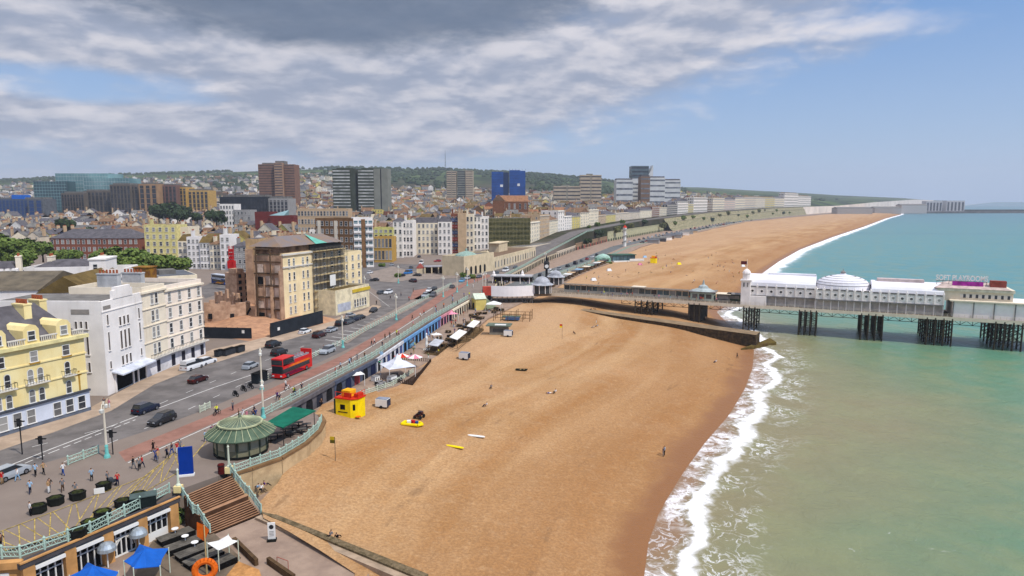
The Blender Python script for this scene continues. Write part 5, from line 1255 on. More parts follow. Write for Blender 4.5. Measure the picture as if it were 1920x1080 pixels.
# restaurant block with stepped floors and the roof sign
q0, q1 = U(1790), 168
t4 = PT('pier_arcade', 'stepped white and cream pier arcade building with a long window strip', 'pier building', 'halls along the pier'); zt1 = Z(1850, 572)+.5; zt2 = zt1+2.9
MB().box(q0, q1, 1.2, 16, DZ-.02, zt1).build('ground_storey', mat('pier_pink_white', C(246,236,230,.96), .8, .03), t4); MB().box(q0-4, U(1905), 3.2, 15, zt1, zt2).build('upper_storey', PCR, t4)
MB().box(q0-4.3, U(1905)+.3, 2.8, 15.2, zt2, zt2+.9).build('cornice', mat('pier_cream_white', C(240,230,206,.84)), t4)
mb = MB().box(U(1803), U(1903), 3.1, 3.2, zt1+1, zt1+2.1).build('window_band', striped_mat('arcade_window_strip', C(230,220,206,.8), 1.6), t4)
for k in range(9): 
    x = q0+k*5.2; MB().box(x-.12, x+.12, 1.0, 1.2, DZ, zt1).build('pilaster', PGY, t4)
MB().box(q0-1, q1, .6, 3.4, zt1, zt1+.35).build('cornice', PCR, t4)
MB().add([(q0-5,2.6,zt2+.9),(U(1900),2.6,zt2+.9),(U(1900),15,zt2+.9),(q0-5,15,zt2+.9),(q0-1,9,zt2+2.4),(U(1880),9,zt2+2.4)], [(0,1,5,4),(1,2,5),(2,3,4,5),(3,0,4)]).build('roof', mat('brown_felt', C(206,186,176,.82)), t4)
MB().box(U(1862), U(1893), 5, 7, zt2+1.2, zt2+3.4).build('red_hoarding', mat('faded_red', C(170,84,72,.7)), t4)
s = PT('roof_sign', 'white letter sign reading SOFT PLAYROOMS above a magenta strip on the arcade roof', 'sign')
def text(body, size, x, y, z, m, parent, rot=(math.pi/2, 0, 0), name='lettering', dep=.08, align='CENTER', sx=1):
    bpy.context.view_layer.update(); c = D.curves.new(name, 'FONT'); c.body = body; c.size = size; c.align_x = align; c.extrude = dep; c.offset = .05; o = D.objects.new(name+'_curve', c); COL.objects.link(o); bpy.context.view_layer.update()
    dg = bpy.context.evaluated_depsgraph_get(); me = D.meshes.new_from_object(o.evaluated_get(dg)); D.objects.remove(o); me.name = name; me.materials.clear(); me.materials.append(m)
    r = put(me, name, parent, (x, y, z)); r.rotation_euler = rot; r.scale = (sx, 1, 1); return r
sx0, sx1 = U(1762, 530), U(1858, 538); sz = zt2+1.5; MGT = mat('magenta', C(196,60,176,.8), .6, .2, .6)
text('SOFT PLAYROOMS', 2.3, (sx0+sx1)/2, 6.2, sz+1.5, PW, s, sx=(sx1-sx0)/18.4)
text('AMUSEMENTS', 1.7, (sx0+sx1)/2+2, 5.2, sz-.2, MGT, s, sx=1.3) if False else MB().box(sx0+4, sx1-1, 5.2, 5.4, sz-.2, sz+1.3).build('magenta_strip', MGT, s)
f = MB()
for k in range(9): x = lerp(sx0, sx1, k/8); f.tube((x,6.4,zt2), (x,6.4,sz+1.5), .08, n=4)
f.box(sx0, sx1, 6.3, 6.5, sz+1.2, sz+1.35); f.build('sign_frame', PGY, s)
# minaret tower with a flag
m = PT('minaret_tower', 'white slim minaret tower with a small dome and flag', 'tower'); ux = U(1397); tz = Z(1397, 507)
MB().box(ux-1.5, ux+1.5, .3, 3.2, DZ, tz-3.6).build('shaft', PW, m); MB().box(ux-1.5, ux+6.6, .9, 3.4, DZ, DZ+3.1).build('base', PW, m)
MB().box(ux-1.8, ux+1.8, 0, 3.5, tz-3.7, tz-3.2).build('gallery', PW, m); MB().lathe([(1.25,0),(1.25,2.0),(1.45,2.1),(1.2,2.8),(.6,3.4),(.1,3.7)], 10, (ux, 1.75, tz-3.2)).build('lantern', PW, m)
for dx in (-.6, .6): MB().box(ux+dx-.2, ux+dx+.2, .22, .3, tz-5.6, tz-4.2).build('window', GLASS, m)
fp = MB().tube((ux,1.75,tz), (ux,1.75,tz+3.6), .07, n=5).build('flag_pole', PW, m); MB().box(ux-2.0, ux, 1.73, 1.77, tz+1.9, tz+3).build('flag', mat('maroon', C(120,50,56,.7)), m)
# walkway: glazed wind screens and small kiosks
w = PT('wind_screen', 'long cream and glass wind shelter down the middle of the pier walkway', 'shelter'); n = 22; ga = U(1046); gb = U(1296)
for i in range(n):
    x0, x1 = lerp(ga, gb, i/n), lerp(ga, gb, (i+1)/n); MB().box(x0+.15, x1-.15, 6.9, 7.0, DZ+.9, DZ+2.7).build('pane', GLASSB if i % 3 else GLASS, w); MB().box(x0-.08, x0+.08, 6.7, 7.2, DZ, DZ+3.1).build('post', PCR, w)
MB().box(ga, gb, 6.8, 7.1, DZ, DZ+.9).build('panel', PCR, w); MB().box(ga-.3, gb+.3, 5.4, 8.5, DZ+3.0, DZ+3.2).build('roof', mat('shelter_roof', C(150,136,122,.65)), w)
k = PT('pier_kiosk', 'pale green kiosk with pyramid roof and spire before the minaret', 'kiosk'); kx = U(1312); MB().box(kx-4, kx+4, 4, 10, DZ, DZ+3).build('wall', mat('kiosk_green_white', C(196,206,186,.78)), k)
MB().box(kx-4.6, kx+4.6, 3.4, 10.6, DZ+3, DZ+3.3).build('eaves', PGY, k); MB().lathe([(4.2,0),(2.4,.8),(1.9,.9),(1.5,1.7),(.5,2.2),(.1,4)], 8, (kx, 7, DZ+3.3)).build('roof', mat('kiosk_roof', C(186,196,194,.75)), k)
for x in (-2.4, 0, 2.4): MB().box(kx+x-.9, kx+x+.9, 3.92, 4, DZ+.9, DZ+2.4).build('hatch', GLASS, k)
for i, (px, yy, lb, cm) in enumerate(((1352,5,'grey stall with striped front near the kiosk on the pier',roofm('grey')), (1372,6,'dark green stall next to the minaret base',mat('stall_green', C(64,84,70,.6))), (1180,11,'small dark stall on the far side of the pier walkway',roofm('slate')))):
    k = PT('pier_stall', lb, 'stall', 'stalls on the pier walkway'); x = U(px); MB().box(x-2.2, x+2.2, yy, yy+4, DZ, DZ+2.6).build('body', cm, k); MB().box(x-2.5, x+2.5, yy-.8, yy+4.2, DZ+2.6, DZ+2.8).build('awning', PCR if i != 1 else PGY, k); MB().box(x-1.8, x+1.8, yy-.05, yy, DZ+1, DZ+2.2).build('hatch', GLASS, k)
# entrance: white hoarding, domed kiosks, clock tower
def dome_kiosk(label, px, py, r, hh, dr, group='domed ticket kiosks at the pier entrance'):
    x, y = P(px, py, DZ); t = thing('domed_kiosk', label, 'kiosk', (x, y, DZ), 0, group); MB().lathe([(r,0),(r,hh)], 10).build('wall', mat('kiosk_grey_panels', C(84,84,84,.6)), t)
    for k in range(10): a = 6.283*k/10; MB().tube((r*1.02*math.cos(a), r*1.02*math.sin(a), 0), (r*1.02*math.cos(a), r*1.02*math.sin(a), hh), .14, n=5).build('column', PW, t)
    MB().lathe([(r*1.25,0),(r*1.2,.3),(r*.95,.5),(r*.9,.9)]+[(dr*math.cos(math.pi/2*q/6), .9+dr*.75*math.sin(math.pi/2*q/6)) for q in range(6)]+[(.25, .9+dr*.78), (.08, 2+dr*.8)], 12, (0,0,hh)).build('roof', mat('kiosk_dome_silver', C(190,192,198,.75), .5, .15, .5), t); return t
dome_kiosk('large round kiosk with a silver dome at the pier root', 1016, 549, 3.6, 3.2, 3.0); dome_kiosk('second domed kiosk close behind the large silver one', 1042, 532, 3.2, 3.0, 2.4)
t = thing('pier_entrance', 'long low entrance canopy with two white lantern domes', 'canopy', (*P(960, 530, DZ), DZ), R(-8)); MB().box(-9, 9, -4, 4, 2.9, 3.3).build('roof', mat('entrance_roof', C(186,186,188,.75)), t)
for x in (-8, -4, 0, 4, 8):
    for y in (-3.5, 3.5): MB().tube((x,y,0), (x,y,2.9), .16, n=6).build('column', PW, t)
for x in (-7.5, 4.6): MB().lathe([(1.0,0),(.9,.5),(.55,.6),(.6,1.1),(.4,1.5),(.08,2.3)], 10, (x, 0 if x > 0 else -3, 3.3)).build('lantern', PW, t)
MB().box(-8.6, 8.6, 3.3, 3.5, .1, 2.85).build('back_screen', mat('entrance_dark', C(70,60,58,.6)), t)
A, Bq = V2(P(921, 556, DZ-.9)), V2(P(1001, 555, DZ-.9)); L = (Bq-A).length; t = thing('white_hoarding', 'curved blank white hoarding hung on the edge of the pier entrance', 'hoarding', (A.x, A.y, 8), math.atan2((Bq-A).y, (Bq-A).x)); mb = MB(); n = 10
for i in range(n):
    x0, x1 = L*i/n, L*(i+1)/n; s0, s1 = -1.6*math.sin(math.pi*i/n), -1.6*math.sin(math.pi*(i+1)/n)
    mb.prism([(x0,s0),(x1,s1),(x1,s1+.15),(x0,s0+.15)], .2, 4.2)
mb.build('panel', mat('bright_white_sheet', C(244,240,240,.88), .6, .02), t); f = MB()
for x in along_pts(9, L, .5): f.tube((x, .8, .2), (x-1, -.6+1.4*(x/L), -2.6), .1, n=4); f.tube((x,.9,.2), (x,.9,-2.8), .12, n=4)
f.build('prop', PGY, t); MB().box(-3.2, -.1, -.2, 2.6, .6, 3.8).build('end_block', mat('red_white_block', C(206,84,66,.75)), t); MB().box(-.2, L+8, .16, 12, .0, .9).build('platform', PDK, t)
x, y = P(1026, 530, DZ); t = thing('clock_tower', 'dark iron clock tower with four pale dials at the pier entrance', 'clock tower', (x, y+6, DZ)); MB().lathe([(1.1,0),(1.0,1),(.6,1.2),(.5,5.2),(1.1,5.5)], 8).build('shaft', IRON, t); MB().box(-1.15, 1.15, -1.15, 1.15, 5.5, 7.9).build('clock_case', IRON, t)
for k in range(4):
    an = k*math.pi/2; MB().add([(.85*math.cos(6.283*i/14), -1.18, 6.7+.85*math.sin(6.283*i/14)) for i in range(14)], [tuple(range(14))]).build('dial', FRAME, t, rz=an)
MB().lathe([(1.5,0),(1.1,.6),(.6,1.1),(.5,2.0),(.1,3.4)], 8, (0,0,7.9)).build('cap', IRON, t)
# ------------------------------------------------------------------ stone groyne beside the pier
gp = [(985,566,5.2),(1060,573,5.0),(1135,584,4.6),(1220,595,4.7),(1310,607,4.5),(1425,622,4.1)]
gn = [(985,570,5.2),(1060,577,5.0),(1135,589,4.6),(1220,601,4.7),(1310,614,4.5),(1418,628,4.1)]
t = thing('stone_groyne', 'long stone groyne sloping down the beach beside the pier into the sea', 'groyne'); a = [(*P(p[0], p[1], p[2]), p[2]) for p in gp]; b_ = [(*P(p[0], p[1], p[2]), p[2]) for p in gn]
mb = MB()
for i in range(len(a)-1):
    mb.slot(0).quad(b_[i], b_[i+1], a[i+1], a[i])
    for L_ in (a, b_):
        p, q = L_[i], L_[i+1]; mb.slot(1).quad((p[0],p[1],-3), (q[0],q[1],-3), q, p)
p, q = a[-1], b_[-1]; mb.quad((p[0],p[1],-3),(q[0],q[1],-3),q,p)
mb.build('walling', [mat('groyne_top', C(160,136,106,.66), .9, .12, .4, .1), mat('groyne_stone', C(112,92,66,.6), .95, .35, 1.2, .8, col2=C(66,58,46,.55))], t)
x, y = P(1432, 640, .6); MB().prism([(b_[-1][0]-6,b_[-1][1]-4.5),(x+3,y-2.5),(x+3.4,y+4),(a[-1][0]+.1,a[-1][1])], -2, .9).build('apron', mat('mossy_apron', C(126,110,56,.6), .9, .3, .6, col2=C(96,74,44,.6)), t)
# ------------------------------------------------------------------ railings
RG = mat('railing_green', C(184,210,194,.8), .6, .08, 1); RGP = mat('railing_cream', C(214,222,200,.82), .6, .08, 1)
def railing(label, pts, hh=1.15, step=2.6, name='railing', m=RG, pm=None, lattice=True, group=None, pr=.11):
    """pts: list of (x,y,z)"""
    o = Vector(pts[0]); t = thing(name, label, 'railing', o, 0, group); q = [Vector(p)-o for p in pts]; rails = MB(); infill = MB(); n = 0
    for a, b in zip(q, q[1:]):
        L = (b-a).length; k = max(1, round(L/step))
        for i in range(k):
            p = a.lerp(b, i/k); p2 = a.lerp(b, (i+1)/k)
            if n < 99: MB().tube((0,0,-.05), (0,0,hh+.12), pr, n=6).lathe([(pr*1.5,0),(.02,.22)], 6, (0,0,hh+.1)).build('post', pm or m, t, p); n += 1
            for z in (.15, hh*.55, hh): rails.tube(p+Vector((0,0,z)), p2+Vector((0,0,z)), .06, n=4)
            if lattice:
                for s_ in range(4):
                    u, v = p.lerp(p2, s_/4), p.lerp(p2, (s_+1)/4); infill.tube(u+Vector((0,0,.15)), v+Vector((0,0,hh*.95)), .035, n=3); infill.tube(v+Vector((0,0,.15)), u+Vector((0,0,hh*.95)), .035, n=3)
    MB().tube((0,0,-.05), (0,0,hh+.12), pr, n=6).build('post', pm or m, t, q[-1])
    rails.build('rail', m, t)
    if lattice: infill.build('lattice_panel', m, t)
    return t
def p3(pts, z=9.0): return [(*P(p[0], p[1], p[2] if len(p) > 2 else z), p[2] if len(p) > 2 else z) for p in pts]
edge_pts = [(interp(EDGE, y)-.35, y, 9.0) for y in [108,114,120,126.7,134,142,150.4,160,172,184,196,208,220,232,245]]
railing('long pale turquoise lattice railing along the upper promenade edge', edge_pts, 1.2, 3.0)
railing('pale green posts and rails between the road and red cycle lane', p3([(500,712),(560,683),(600,664),(640,645),(700,613),(740,592),(800,560),(846,535)]), 1.0, 2.2, 'guard_rail', m=RGP, pm=RG, lattice=False)
railing('short green crossing railing beside the tall lamp at the plaza', p3([(128,872),(185,850)]), 1.1, 2.0, 'guard_rail', group=None)
railing('two pale guard rail panels near the cyclist', p3([(375,774),(394,765)]), 1.05, 1.8, 'guard_rail', m=RGP)
railing('green lattice railing with flower boxes above the beach restaurant arches', p3([(-30,1047),(38,1046),(170,1000),(318,924)]), 1.15, 2.2)
railing('left sloping green balustrade of the beach stairs'.replace('left ', '') + ' beside the arches', p3([(336,921,9),(362,962,7.0),(372,966,6.8),(394,1000,4.9)]), 1.1, 1.2, 'stair_railing')
railing('sloping pale green balustrade of the beach stairs beside the sand', p3([(433,888,9),(460,924,7.0),(468,930,6.8),(490,962,5.0)]), 1.1, 1.2, 'stair_railing')
TERR = [(432,888),(470,877),(525,858),(572,830),(598,806),(606,790),(598,778)]
railing('curved green lattice railing round the kiosk terrace', p3([(440,887),(470,876),(525,857),(571,829),(596,806),(603,791)]), 1.1, 1.6)
b_ = [(interp(BACK, y)-1, y, 5.6) for y in (128,134,140,146,151)]
railing('low pale wall railing between the lower esplanade and lifeguard hut', b_, .9, 2.4, 'guard_rail', m=RGP)
railing('green railing along the lower drive beyond the pier entrance', [(interp(BACK, y)-12.5, y, 5.6) for y in range(285, 440, 15)], 1.2, 3.2)
railing('pale green railing along the edge of the upper coast road', [(interp(EDGE, y)-.4, y, interp(EDGEZ, y)) for y in range(300, 640, 20)], 1.2, 4)
# kiosk terrace + its stone wall
SW = mat('sea_wall_stone', C(212,184,142,.85), .9, .2, .5, .3, col2=C(184,156,118,.8))
poly = pxs(TERR)+pxs([(560,768),(500,780)], 9); mb = MB()
inner = [(interp(EDGE, y)-.5, y) for y in (110, 104, 98, 92, 86)]
tp = pxs(TERR)+[P(545,762,9)]+inner
struct(MB().prism(tp, 3, 8.995).build('terrace', [mat('terrace_paving', C(150,132,120,.72), .9, .1, .4)]))
w = thing('retaining_wall', 'curved buff stone retaining wall below the kiosk terrace railing', 'wall', (*pxs(TERR)[0], 0)); o = V2(pxs(TERR)[0]); mb, cp = MB(), MB(); q = [V2(p)-o for p in pxs(TERR)]
for a, b in zip(q, q[1:]):
    d = (b-a).normalized(); n = Vector((d.y, -d.x)); mb.prism([a, b, b+n*.35, a+n*.35], 3, 8.8); cp.prism([a-n*.2, b-n*.2, b+n*.5, a+n*.5], 8.8, 9.1)
mb.build('wall_face', SW, w); cp.build('coping', mat('brown_coping', C(150,116,80,.66)), w)
# beach stairs
u1, u2, l1, l2 = [Vector(P(*p)) for p in ((344,927,9), (432,890,9), (396,1004,4.8), (490,966,4.8))]
mb = MB(); NS = 22
for i in range(NS):
    a, c = i/NS, (i+1)/NS; z = 9-(9-4.8)*((i+1)/NS)
    if 10 <= i <= 12: z = 9-(9-4.8)*(11/NS)
    p = [u1.lerp(l1, a), u2.lerp(l2, a), u2.lerp(l2, c), u1.lerp(l1, c)]; mb.slot(1).prism(p, 3.2, z-.01); mb.slot(0).sheet(p, z)
st = mb.build('beach_stairs', [mat('stair_brown', C(190,146,112,.74), .9, .2, .6, col2=C(166,124,94,.7)), mat('stair_riser', C(104,74,54,.55), .9, .2, .6)]); tag(st, 'wide brown stairs in two flights down from the promenade to the beach path', 'stairs')
for (px, py, yt, lb) in ((335,922,878,'tall cream gate post at the arches side of the stairs'), (430,886,834,'tall cream gate post at the sand side of the stairs')):
    x, y = P(px, py, 9); t = thing('gate_post', lb, 'post', (x, y, 9), 0, 'gate posts at the beach stairs'); H_ = ztop(y, yt)-9; MB().lathe([(.34,0),(.3,.9),(.16,1.1),(.1,H_*.9),(.16,H_*.92),(.03,H_)], 8).build('shaft', RGP, t); MB().box(-.42,.42,-.42,.42,0,.8).build('base', YW, t)
# low stone wall along the beach path and path edging
a, b = Vector(P(490,967,5.0)), Vector(P(790,1092,5.0)); d = (b-a).normalized(); n = Vector((d.y, -d.x))*-1; t = thing('beach_wall', 'low rough stone wall between the beach path and the sand', 'wall', (a.x, a.y, 0)); L = (b-a).length
z = Vector((0, 0)); mb = MB(); mb.prism([z, d*L, d*L+n*1.1, n*.75], 2, 5.4); mb.build('wall_face', mat('rough_wall_stone', C(150,130,100,.72), .95, .3, 1.6, .8, col2=C(104,92,66,.6)), t); MB().prism([-n*.9, d*L-n*.9, d*L, z], 2, 5.15).build('coping', mat('kerb_buff', C(190,166,140,.7)), t)
# restaurant arches under the plaza
A, B = P(36,1053,9), P(326,931,9); fb = Bld('beach_restaurant', 'beach restaurant built in arches with tan pilasters and white window frames', ext(A, B, 0, 0)[0], B, .6, 4.7, 9.0, mat('arch_dark_wall', C(150,118,84,.7)), 'restaurant'); 
L = fb.w; TAN = mat('arch_tan', C(214,160,100,.78)); n = 4
fb.wall.v.clear(); fb.wall.f.clear(); fb.wall.mi.clear(); fb.wall.box(0, L, -.25, .5, 3.5, 4.0); fb.done()
MB().box(-.3, L+.3, -.7, .3, 3.7, 4.25).build('fascia', mat('fascia_slate', C(92,88,90,.65)), fb.t); MB().box(-.3, L+.3, -.8, -.5, 4.25, 4.4).build('coping', TAN, fb.t)
for i in range(n+1):
    x = lerp(.5, L-.5, i/n); MB().box(x-.55, x+.55, -.65, .3, -.5, 3.7).build('pilaster', TAN, fb.t)
    if i < n:
        x0, x1 = x+.55, lerp(.5, L-.5, (i+1)/n)-.55; MB().box(x0, x1, .2, .3, 0, 3.5).build('opening', DARK, fb.t); MB().box(x0, x1, -.75, -.1, 3.1, 3.45).build('awning_box', FRAME, fb.t)
        f = MB(); k = 4 if i != 2 else 5
        for j in range(k+1):
            xx = lerp(x0, x1, j/k); f.box(xx-.06, xx+.06, -.05, .1, 0, 3.1)
        if i >= 2: f.box(x0, x1, -.04, .09, .0, 1.1 if i == 3 else .25)
        f.box(x0, x1, -.04, .09, 2.2, 2.3)
        if i == 2:
            for c in (x0+1.3, x1-1.3):
                pts = [(c+1.1*math.cos(math.pi*s_/8), -.06, .9+1.3*math.sin(math.pi*s_/8)) for s_ in range(9)]; f.path(pts, .06, 4)
        f.build('window_frame', FRAME, fb.t)
cA, cB = V2(P(-60,1060,9)), V2(A); b2 = Bld('beach_restaurant', 'cream return end of the beach restaurant below the plaza corner', cA, cB, .6, 4.7, 9.0, TAN, 'restaurant'); b2.done(); MB().box(-.1, b2.w+.3, -.35, .2, 3.7, 4.4).build('fascia', TAN, b2.t); MB().box(.3, b2.w-1, -.06, 0, 0, 3.2).build('shutter', FRAME, b2.t)
# restaurant terrace: dark tiered benches, canopies, ring
DKW = mat('dark_bench', C(122,116,106,.6), .8, .2, 1.0); BLK = mat('bench_black', C(32,30,28,.4), .8)
struct(MB().prism(pxs([(296,1000),(392,992),(452,1046),(400,1110),(240,1110),(270,1040)], 4.8), 3.5, 4.85).build('terrace', mat('terrace_dark', C(132,116,98,.62), .9, .15, .5)))
for i, (p, q, lb) in enumerate((((303,1019),(366,996),'dark slatted bench row closest to the stairs shrub'), ((318,1036),(384,1012),'second dark bench row from the stairs shrub'), ((338,1050),(399,1026),'middle dark bench row behind the orange ring'), ((356,1064),(420,1036),'fourth dark bench row beneath the white sail'), ((398,1067),(444,1047),'last dark bench row by the sand patch'))):
    a, b = V2(P(*p, 5.3)), V2(P(*q, 5.3)); L = (b-a).length; t = thing('terrace_bench', lb, 'bench', (a.x, a.y, 4.85), math.atan2((b-a).y, (b-a).x), 'dark bench rows on the restaurant terrace')
    mb = MB()
    for k in range(4): mb.box(0, L, .05+k*.42, .42+k*.42, .5, .58)
    mb.build('seat', DKW, t); MB().box(0, L, -.15, .02, .0, .62).build('front_board', BLK, t); MB().box(.1, L-.1, .2, 1.6, 0, .5).build('base', BLK, t)
for (p, lb) in (((329,1008),'small pale parasol frame on the bench terrace by the shrub'), ((348,1022),'small white table post in the middle of the benches'), ((366,1034),'small white table post behind the orange flag pole')):
    x, y = P(*p, 4.85); t = thing('cafe_table', lb, 'table', (x, y, 4.85), 0, 'white pedestal tables between the benches'); MB().tube((0,0,0), (0,0,1.1), .05, n=5).build('leg', FRAME, t); MB().lathe([(.4,0),(.4,.05)], 10, (0,0,1.1)).build('table_top', FRAME, t)
BLU = mat('canopy_blue', C(30,98,190,.8), .6, .08, .8)
def stretch(label, corners, mid, zc, zm, m, name='canopy', cat='canopy', posts=True, ground=4.8):
    """sail on corner poles"""
    o = V2(P(*mid, zc)); t = thing(name, label, cat, (o.x, o.y, ground)); c = [V2(P(*k, zc))-o for k in corners]; mb = MB(); k = len(c)
    ring = [(p.x, p.y, zc-ground) for p in c]; vs = [(0, 0, zm-ground)]+ring
    midp = [((ring[i][0]+ring[(i+1)%k][0])/2*.88, (ring[i][1]+ring[(i+1)%k][1])/2*.88, (zc-ground)*.94) for i in range(k)]; vs += midp; fs = []
    for i in range(k): fs += [(0, 1+i, 1+k+i), (0, 1+k+i, 1+(i+1)%k)]
    mb.add(vs, fs); mb.add([(a_, b_, c_-.05) for a_, b_, c_ in vs], [f[::-1] for f in fs]); mb.build('fabric', m, t)
    if posts:
        for p in c: MB().tube((p.x, p.y, 0), (p.x, p.y, zc-ground+.1), .06, n=5).build('pole', RGP, t)
    return t
stretch('large bright blue stretch canopy over the restaurant tables', [(232,1052),(262,1020),(316,1028),(300,1062),(250,1066)], (272,1040), 7.6, 8.2, BLU)
stretch('second bright blue stretch canopy at the bottom picture edge', [(130,1080),(165,1054),(222,1072),(215,1100),(150,1110)], (175,1074), 7.4, 8.2, BLU)
stretch('white sail canopy with dark eyelets over the end benches', [(388,1018),(428,1003),(446,1014),(409,1032)], (418,1016), 7.2, 7.3, FRAME)
mb = MB()
for (px, py, lb) in ((203,1052,'silver domed outdoor heater between the blue canopies'), (262,1023,'silver domed outdoor heater behind the large blue canopy')):
    x, y = P(px, py+12, 4.8); t = thing('patio_dome', lb, 'ornament', (x, y, 4.8), 0, 'silver domes on the restaurant terrace'); MB().tube((0,0,0), (0,0,2.3), .07, n=6).build('pole', FRAME, t); MB().lathe([(.95,0),(.9,.35),(.6,.75),(.1,.95)], 14, (0,0,2.0)).build('dome', mat('silver_dome', C(190,200,206,.7), .3, .1, 2, metal=.4), t)
x, y = P(388,1075,4.9); t = thing('flag_pole', 'tall cream pole with an orange flag above the bench terrace', 'flag', (x, y, 4.85)); H_ = ztop(y, 985)-4.85
MB().tube((0,0,0), (0,0,H_), .09, .06, n=6).build('pole', mat('pole_cream', C(214,186,130,.75)), t); OR = mat('vivid_orange', C(236,112,30,.8), .7, .1, 1); MB().add([(0,0,H_),(-.8,.1,H_+.3),(-.9,.15,H_-1.3),(-.1,.05,H_-1.8),(.5,0,H_-.5),(.0,.06,H_),(-.8,.16,H_+.3),(-.9,.2,H_-1.3),(-.1,.11,H_-1.8),(.5,.06,H_-.5)], [(0,1,2,3,4),(9,8,7,6,5)]).build('flag', OR, t)
x, y = P(385,1085,5.2); t = thing('orange_ring', 'giant upright orange ring sculpture at the bottom edge of the terrace', 'sculpture', (x, y, 4.85), R(20)); mb = MB(); n = 20
for i in range(n):
    a, b = 6.283*i/n, 6.283*(i+1)/n; mb.tube((0.95*math.cos(a),0,1.35+.95*math.sin(a)), (.95*math.cos(b),0,1.35+.95*math.sin(b)), .33, n=8)
mb.build('ring', OR, t); MB().box(-.5,.5,-.3,.3,0,.35).build('base', BLK, t)
for i, (p, q, lb) in enumerate((((436,1020),(478,1062),'low brown wall edging the sand patch beside the benches'), ((500,1058),(548,1092),'low brown wall by the thin red barrier'))):
    a, b = V2(P(*p, 4.8)), V2(P(*q, 4.8)); L = (b-a).length; t = tag(MB().box(0, L, 0, .4, 0, .75).build('low_wall', mat('wall_dark_brown', C(112,88,62,.6), .9, .2, 1), None, (a.x, a.y, 4.8), math.atan2((b-a).y, (b-a).x)), lb, 'wall')
stuff(MB().sheet(pxs([(402,1080),(446,1052),(486,1068),(500,1110),(400,1120)], 4.83), 4.83).build('sand', mat('patch_sand', C(206,150,92,.75), .95, .15, 1.5)), 'patch of raked sand beside the terrace benches', 'sand')
x, y = P(520,1062,4.8); t = thing('barrier', 'thin red tube barrier on the beach path', 'barrier', (x, y, 4.8), R(-30)); f = MB(); f.path([(0,0,0),(0,0,1.1),(1.7,0,1.1),(1.7,0,0)], .035, 4); f.build('frame', mat('barrier_red', C(186,96,80,.7)), t)
# plaza: planters, blue banner, signs
PLG = mat('planter_black', C(44,46,42,.5), .7, .2, 1); GRS = mat('planter_grass', C(92,104,46,.5), .9, .3, 3)
def planter(px, py, label, big=1, grass=True):
    x, y = P(px, py+4, 9); t = thing('planter', label, 'planter', (x, y, 9), R(25), 'hexagonal planters on the plaza'); s = .60*big
    MB().lathe([(s*1.0,0),(s*1.1,.15),(s*1.1,.75),(s*1.18,.8),(s*1.18,.95),(s*.95,.95),(s*.95,.85)], 6, sx=1.15).build('tub', PLG, t); MB().lathe([(s*.95,.8),(s*.6,1.02),(s*.2,1.08)], 10, sx=1.1).build('planting', GRS if grass else mat('planter_soil', C(70,76,40,.45), .9, .3, 3), t); return t
for (px, py, lb, g_) in ((72,957,'black hexagonal planter with a person sitting on its rim',0), (105,942,'black hexagonal planter second along the plaza row',0), (146,932,'black hexagonal planter third along the plaza row',0), (231,947,'black hexagonal planter by the yellow lines near the railing',0), (193,968,'black planter with bright grass nearest the middle of the railing',1), (170,987,'black planter with grass close to the railing bend',1), (146,1003,'black planter hard against the railing below the grassy pair',0), (260,934,'large black planter beside the dark bin store',0)): planter(px, py, lb, 1.15, g_)
t = planter(195, 915, 'black planter with a white panel beside the pram', 1.1, 0); MB().box(-.9, .2, -1.2, -1.15, .1, .8).build('white_panel', FRAME, t)
x, y = P(270,947,9); t = thing('bin_store', 'dark green box store beside the plaza railing', 'bin', (x, y, 9), R(28)); MB().box(-1.3,1.3,-.7,.7,0,1.2).build('body', mat('bin_green', C(40,52,52,.5)), t); MB().box(-1.4,1.4,-.8,.8,1.2,1.3).build('lid', mat('bin_lid', C(96,112,108,.6)), t)
x, y = P(350,892,9); H_ = ztop(y, 838)-9; t = thing('blue_banner', 'tall plain blue banner board standing near the stairs', 'sign', (x, y, 9), R(16)); MB().box(-.85,.85,-.12,.12,.25,H_).build('panel', mat('banner_blue', C(14,58,150,.8), .6, .06), t); MB().box(-.95,.95,-.35,.35,0,.25).build('base', FRAME, t)
x, y = P(510,1014,4.8); H_ = ztop(y, 980)-4.8; t = thing('poster_stand', 'white upright poster stand with a black round emblem on the beach path', 'sign', (x, y, 4.8), R(10)); MB().box(-.42,.42,-.06,.06,.25,H_).build('panel', FRAME, t); MB().box(-.5,.5,-.35,.35,0,.25).build('base', PLG, t); e = MB(); e.add([(.27*math.cos(6.283*i/14), -.07, H_-.5+.27*math.sin(6.283*i/14)) for i in range(14)], [tuple(range(14))]); e.build('emblem', IRON, t)
mb = MB()
for k in range(4): mb.box(-.25, .25, -.07, -.061, H_-1.1-k*.17, H_-1.04-k*.17)
mb.build('small_print', mat('print_grey', C(140,140,140,.7)), t)
x, y = P(415,888,9); t = thing('litter_bin', 'dark red litter bin beside the sand side gate post', 'bin', (x, y, 9)); MB().lathe([(.4,0),(.42,1.1),(.45,1.1),(.4,1.3),(.1,1.4)], 10).build('body', mat('dark_red', C(110,36,34,.6)), t); MB().lathe([(.47,0),(.47,.1)], 10, (0,0,1.05)).build('band', IRON, t)
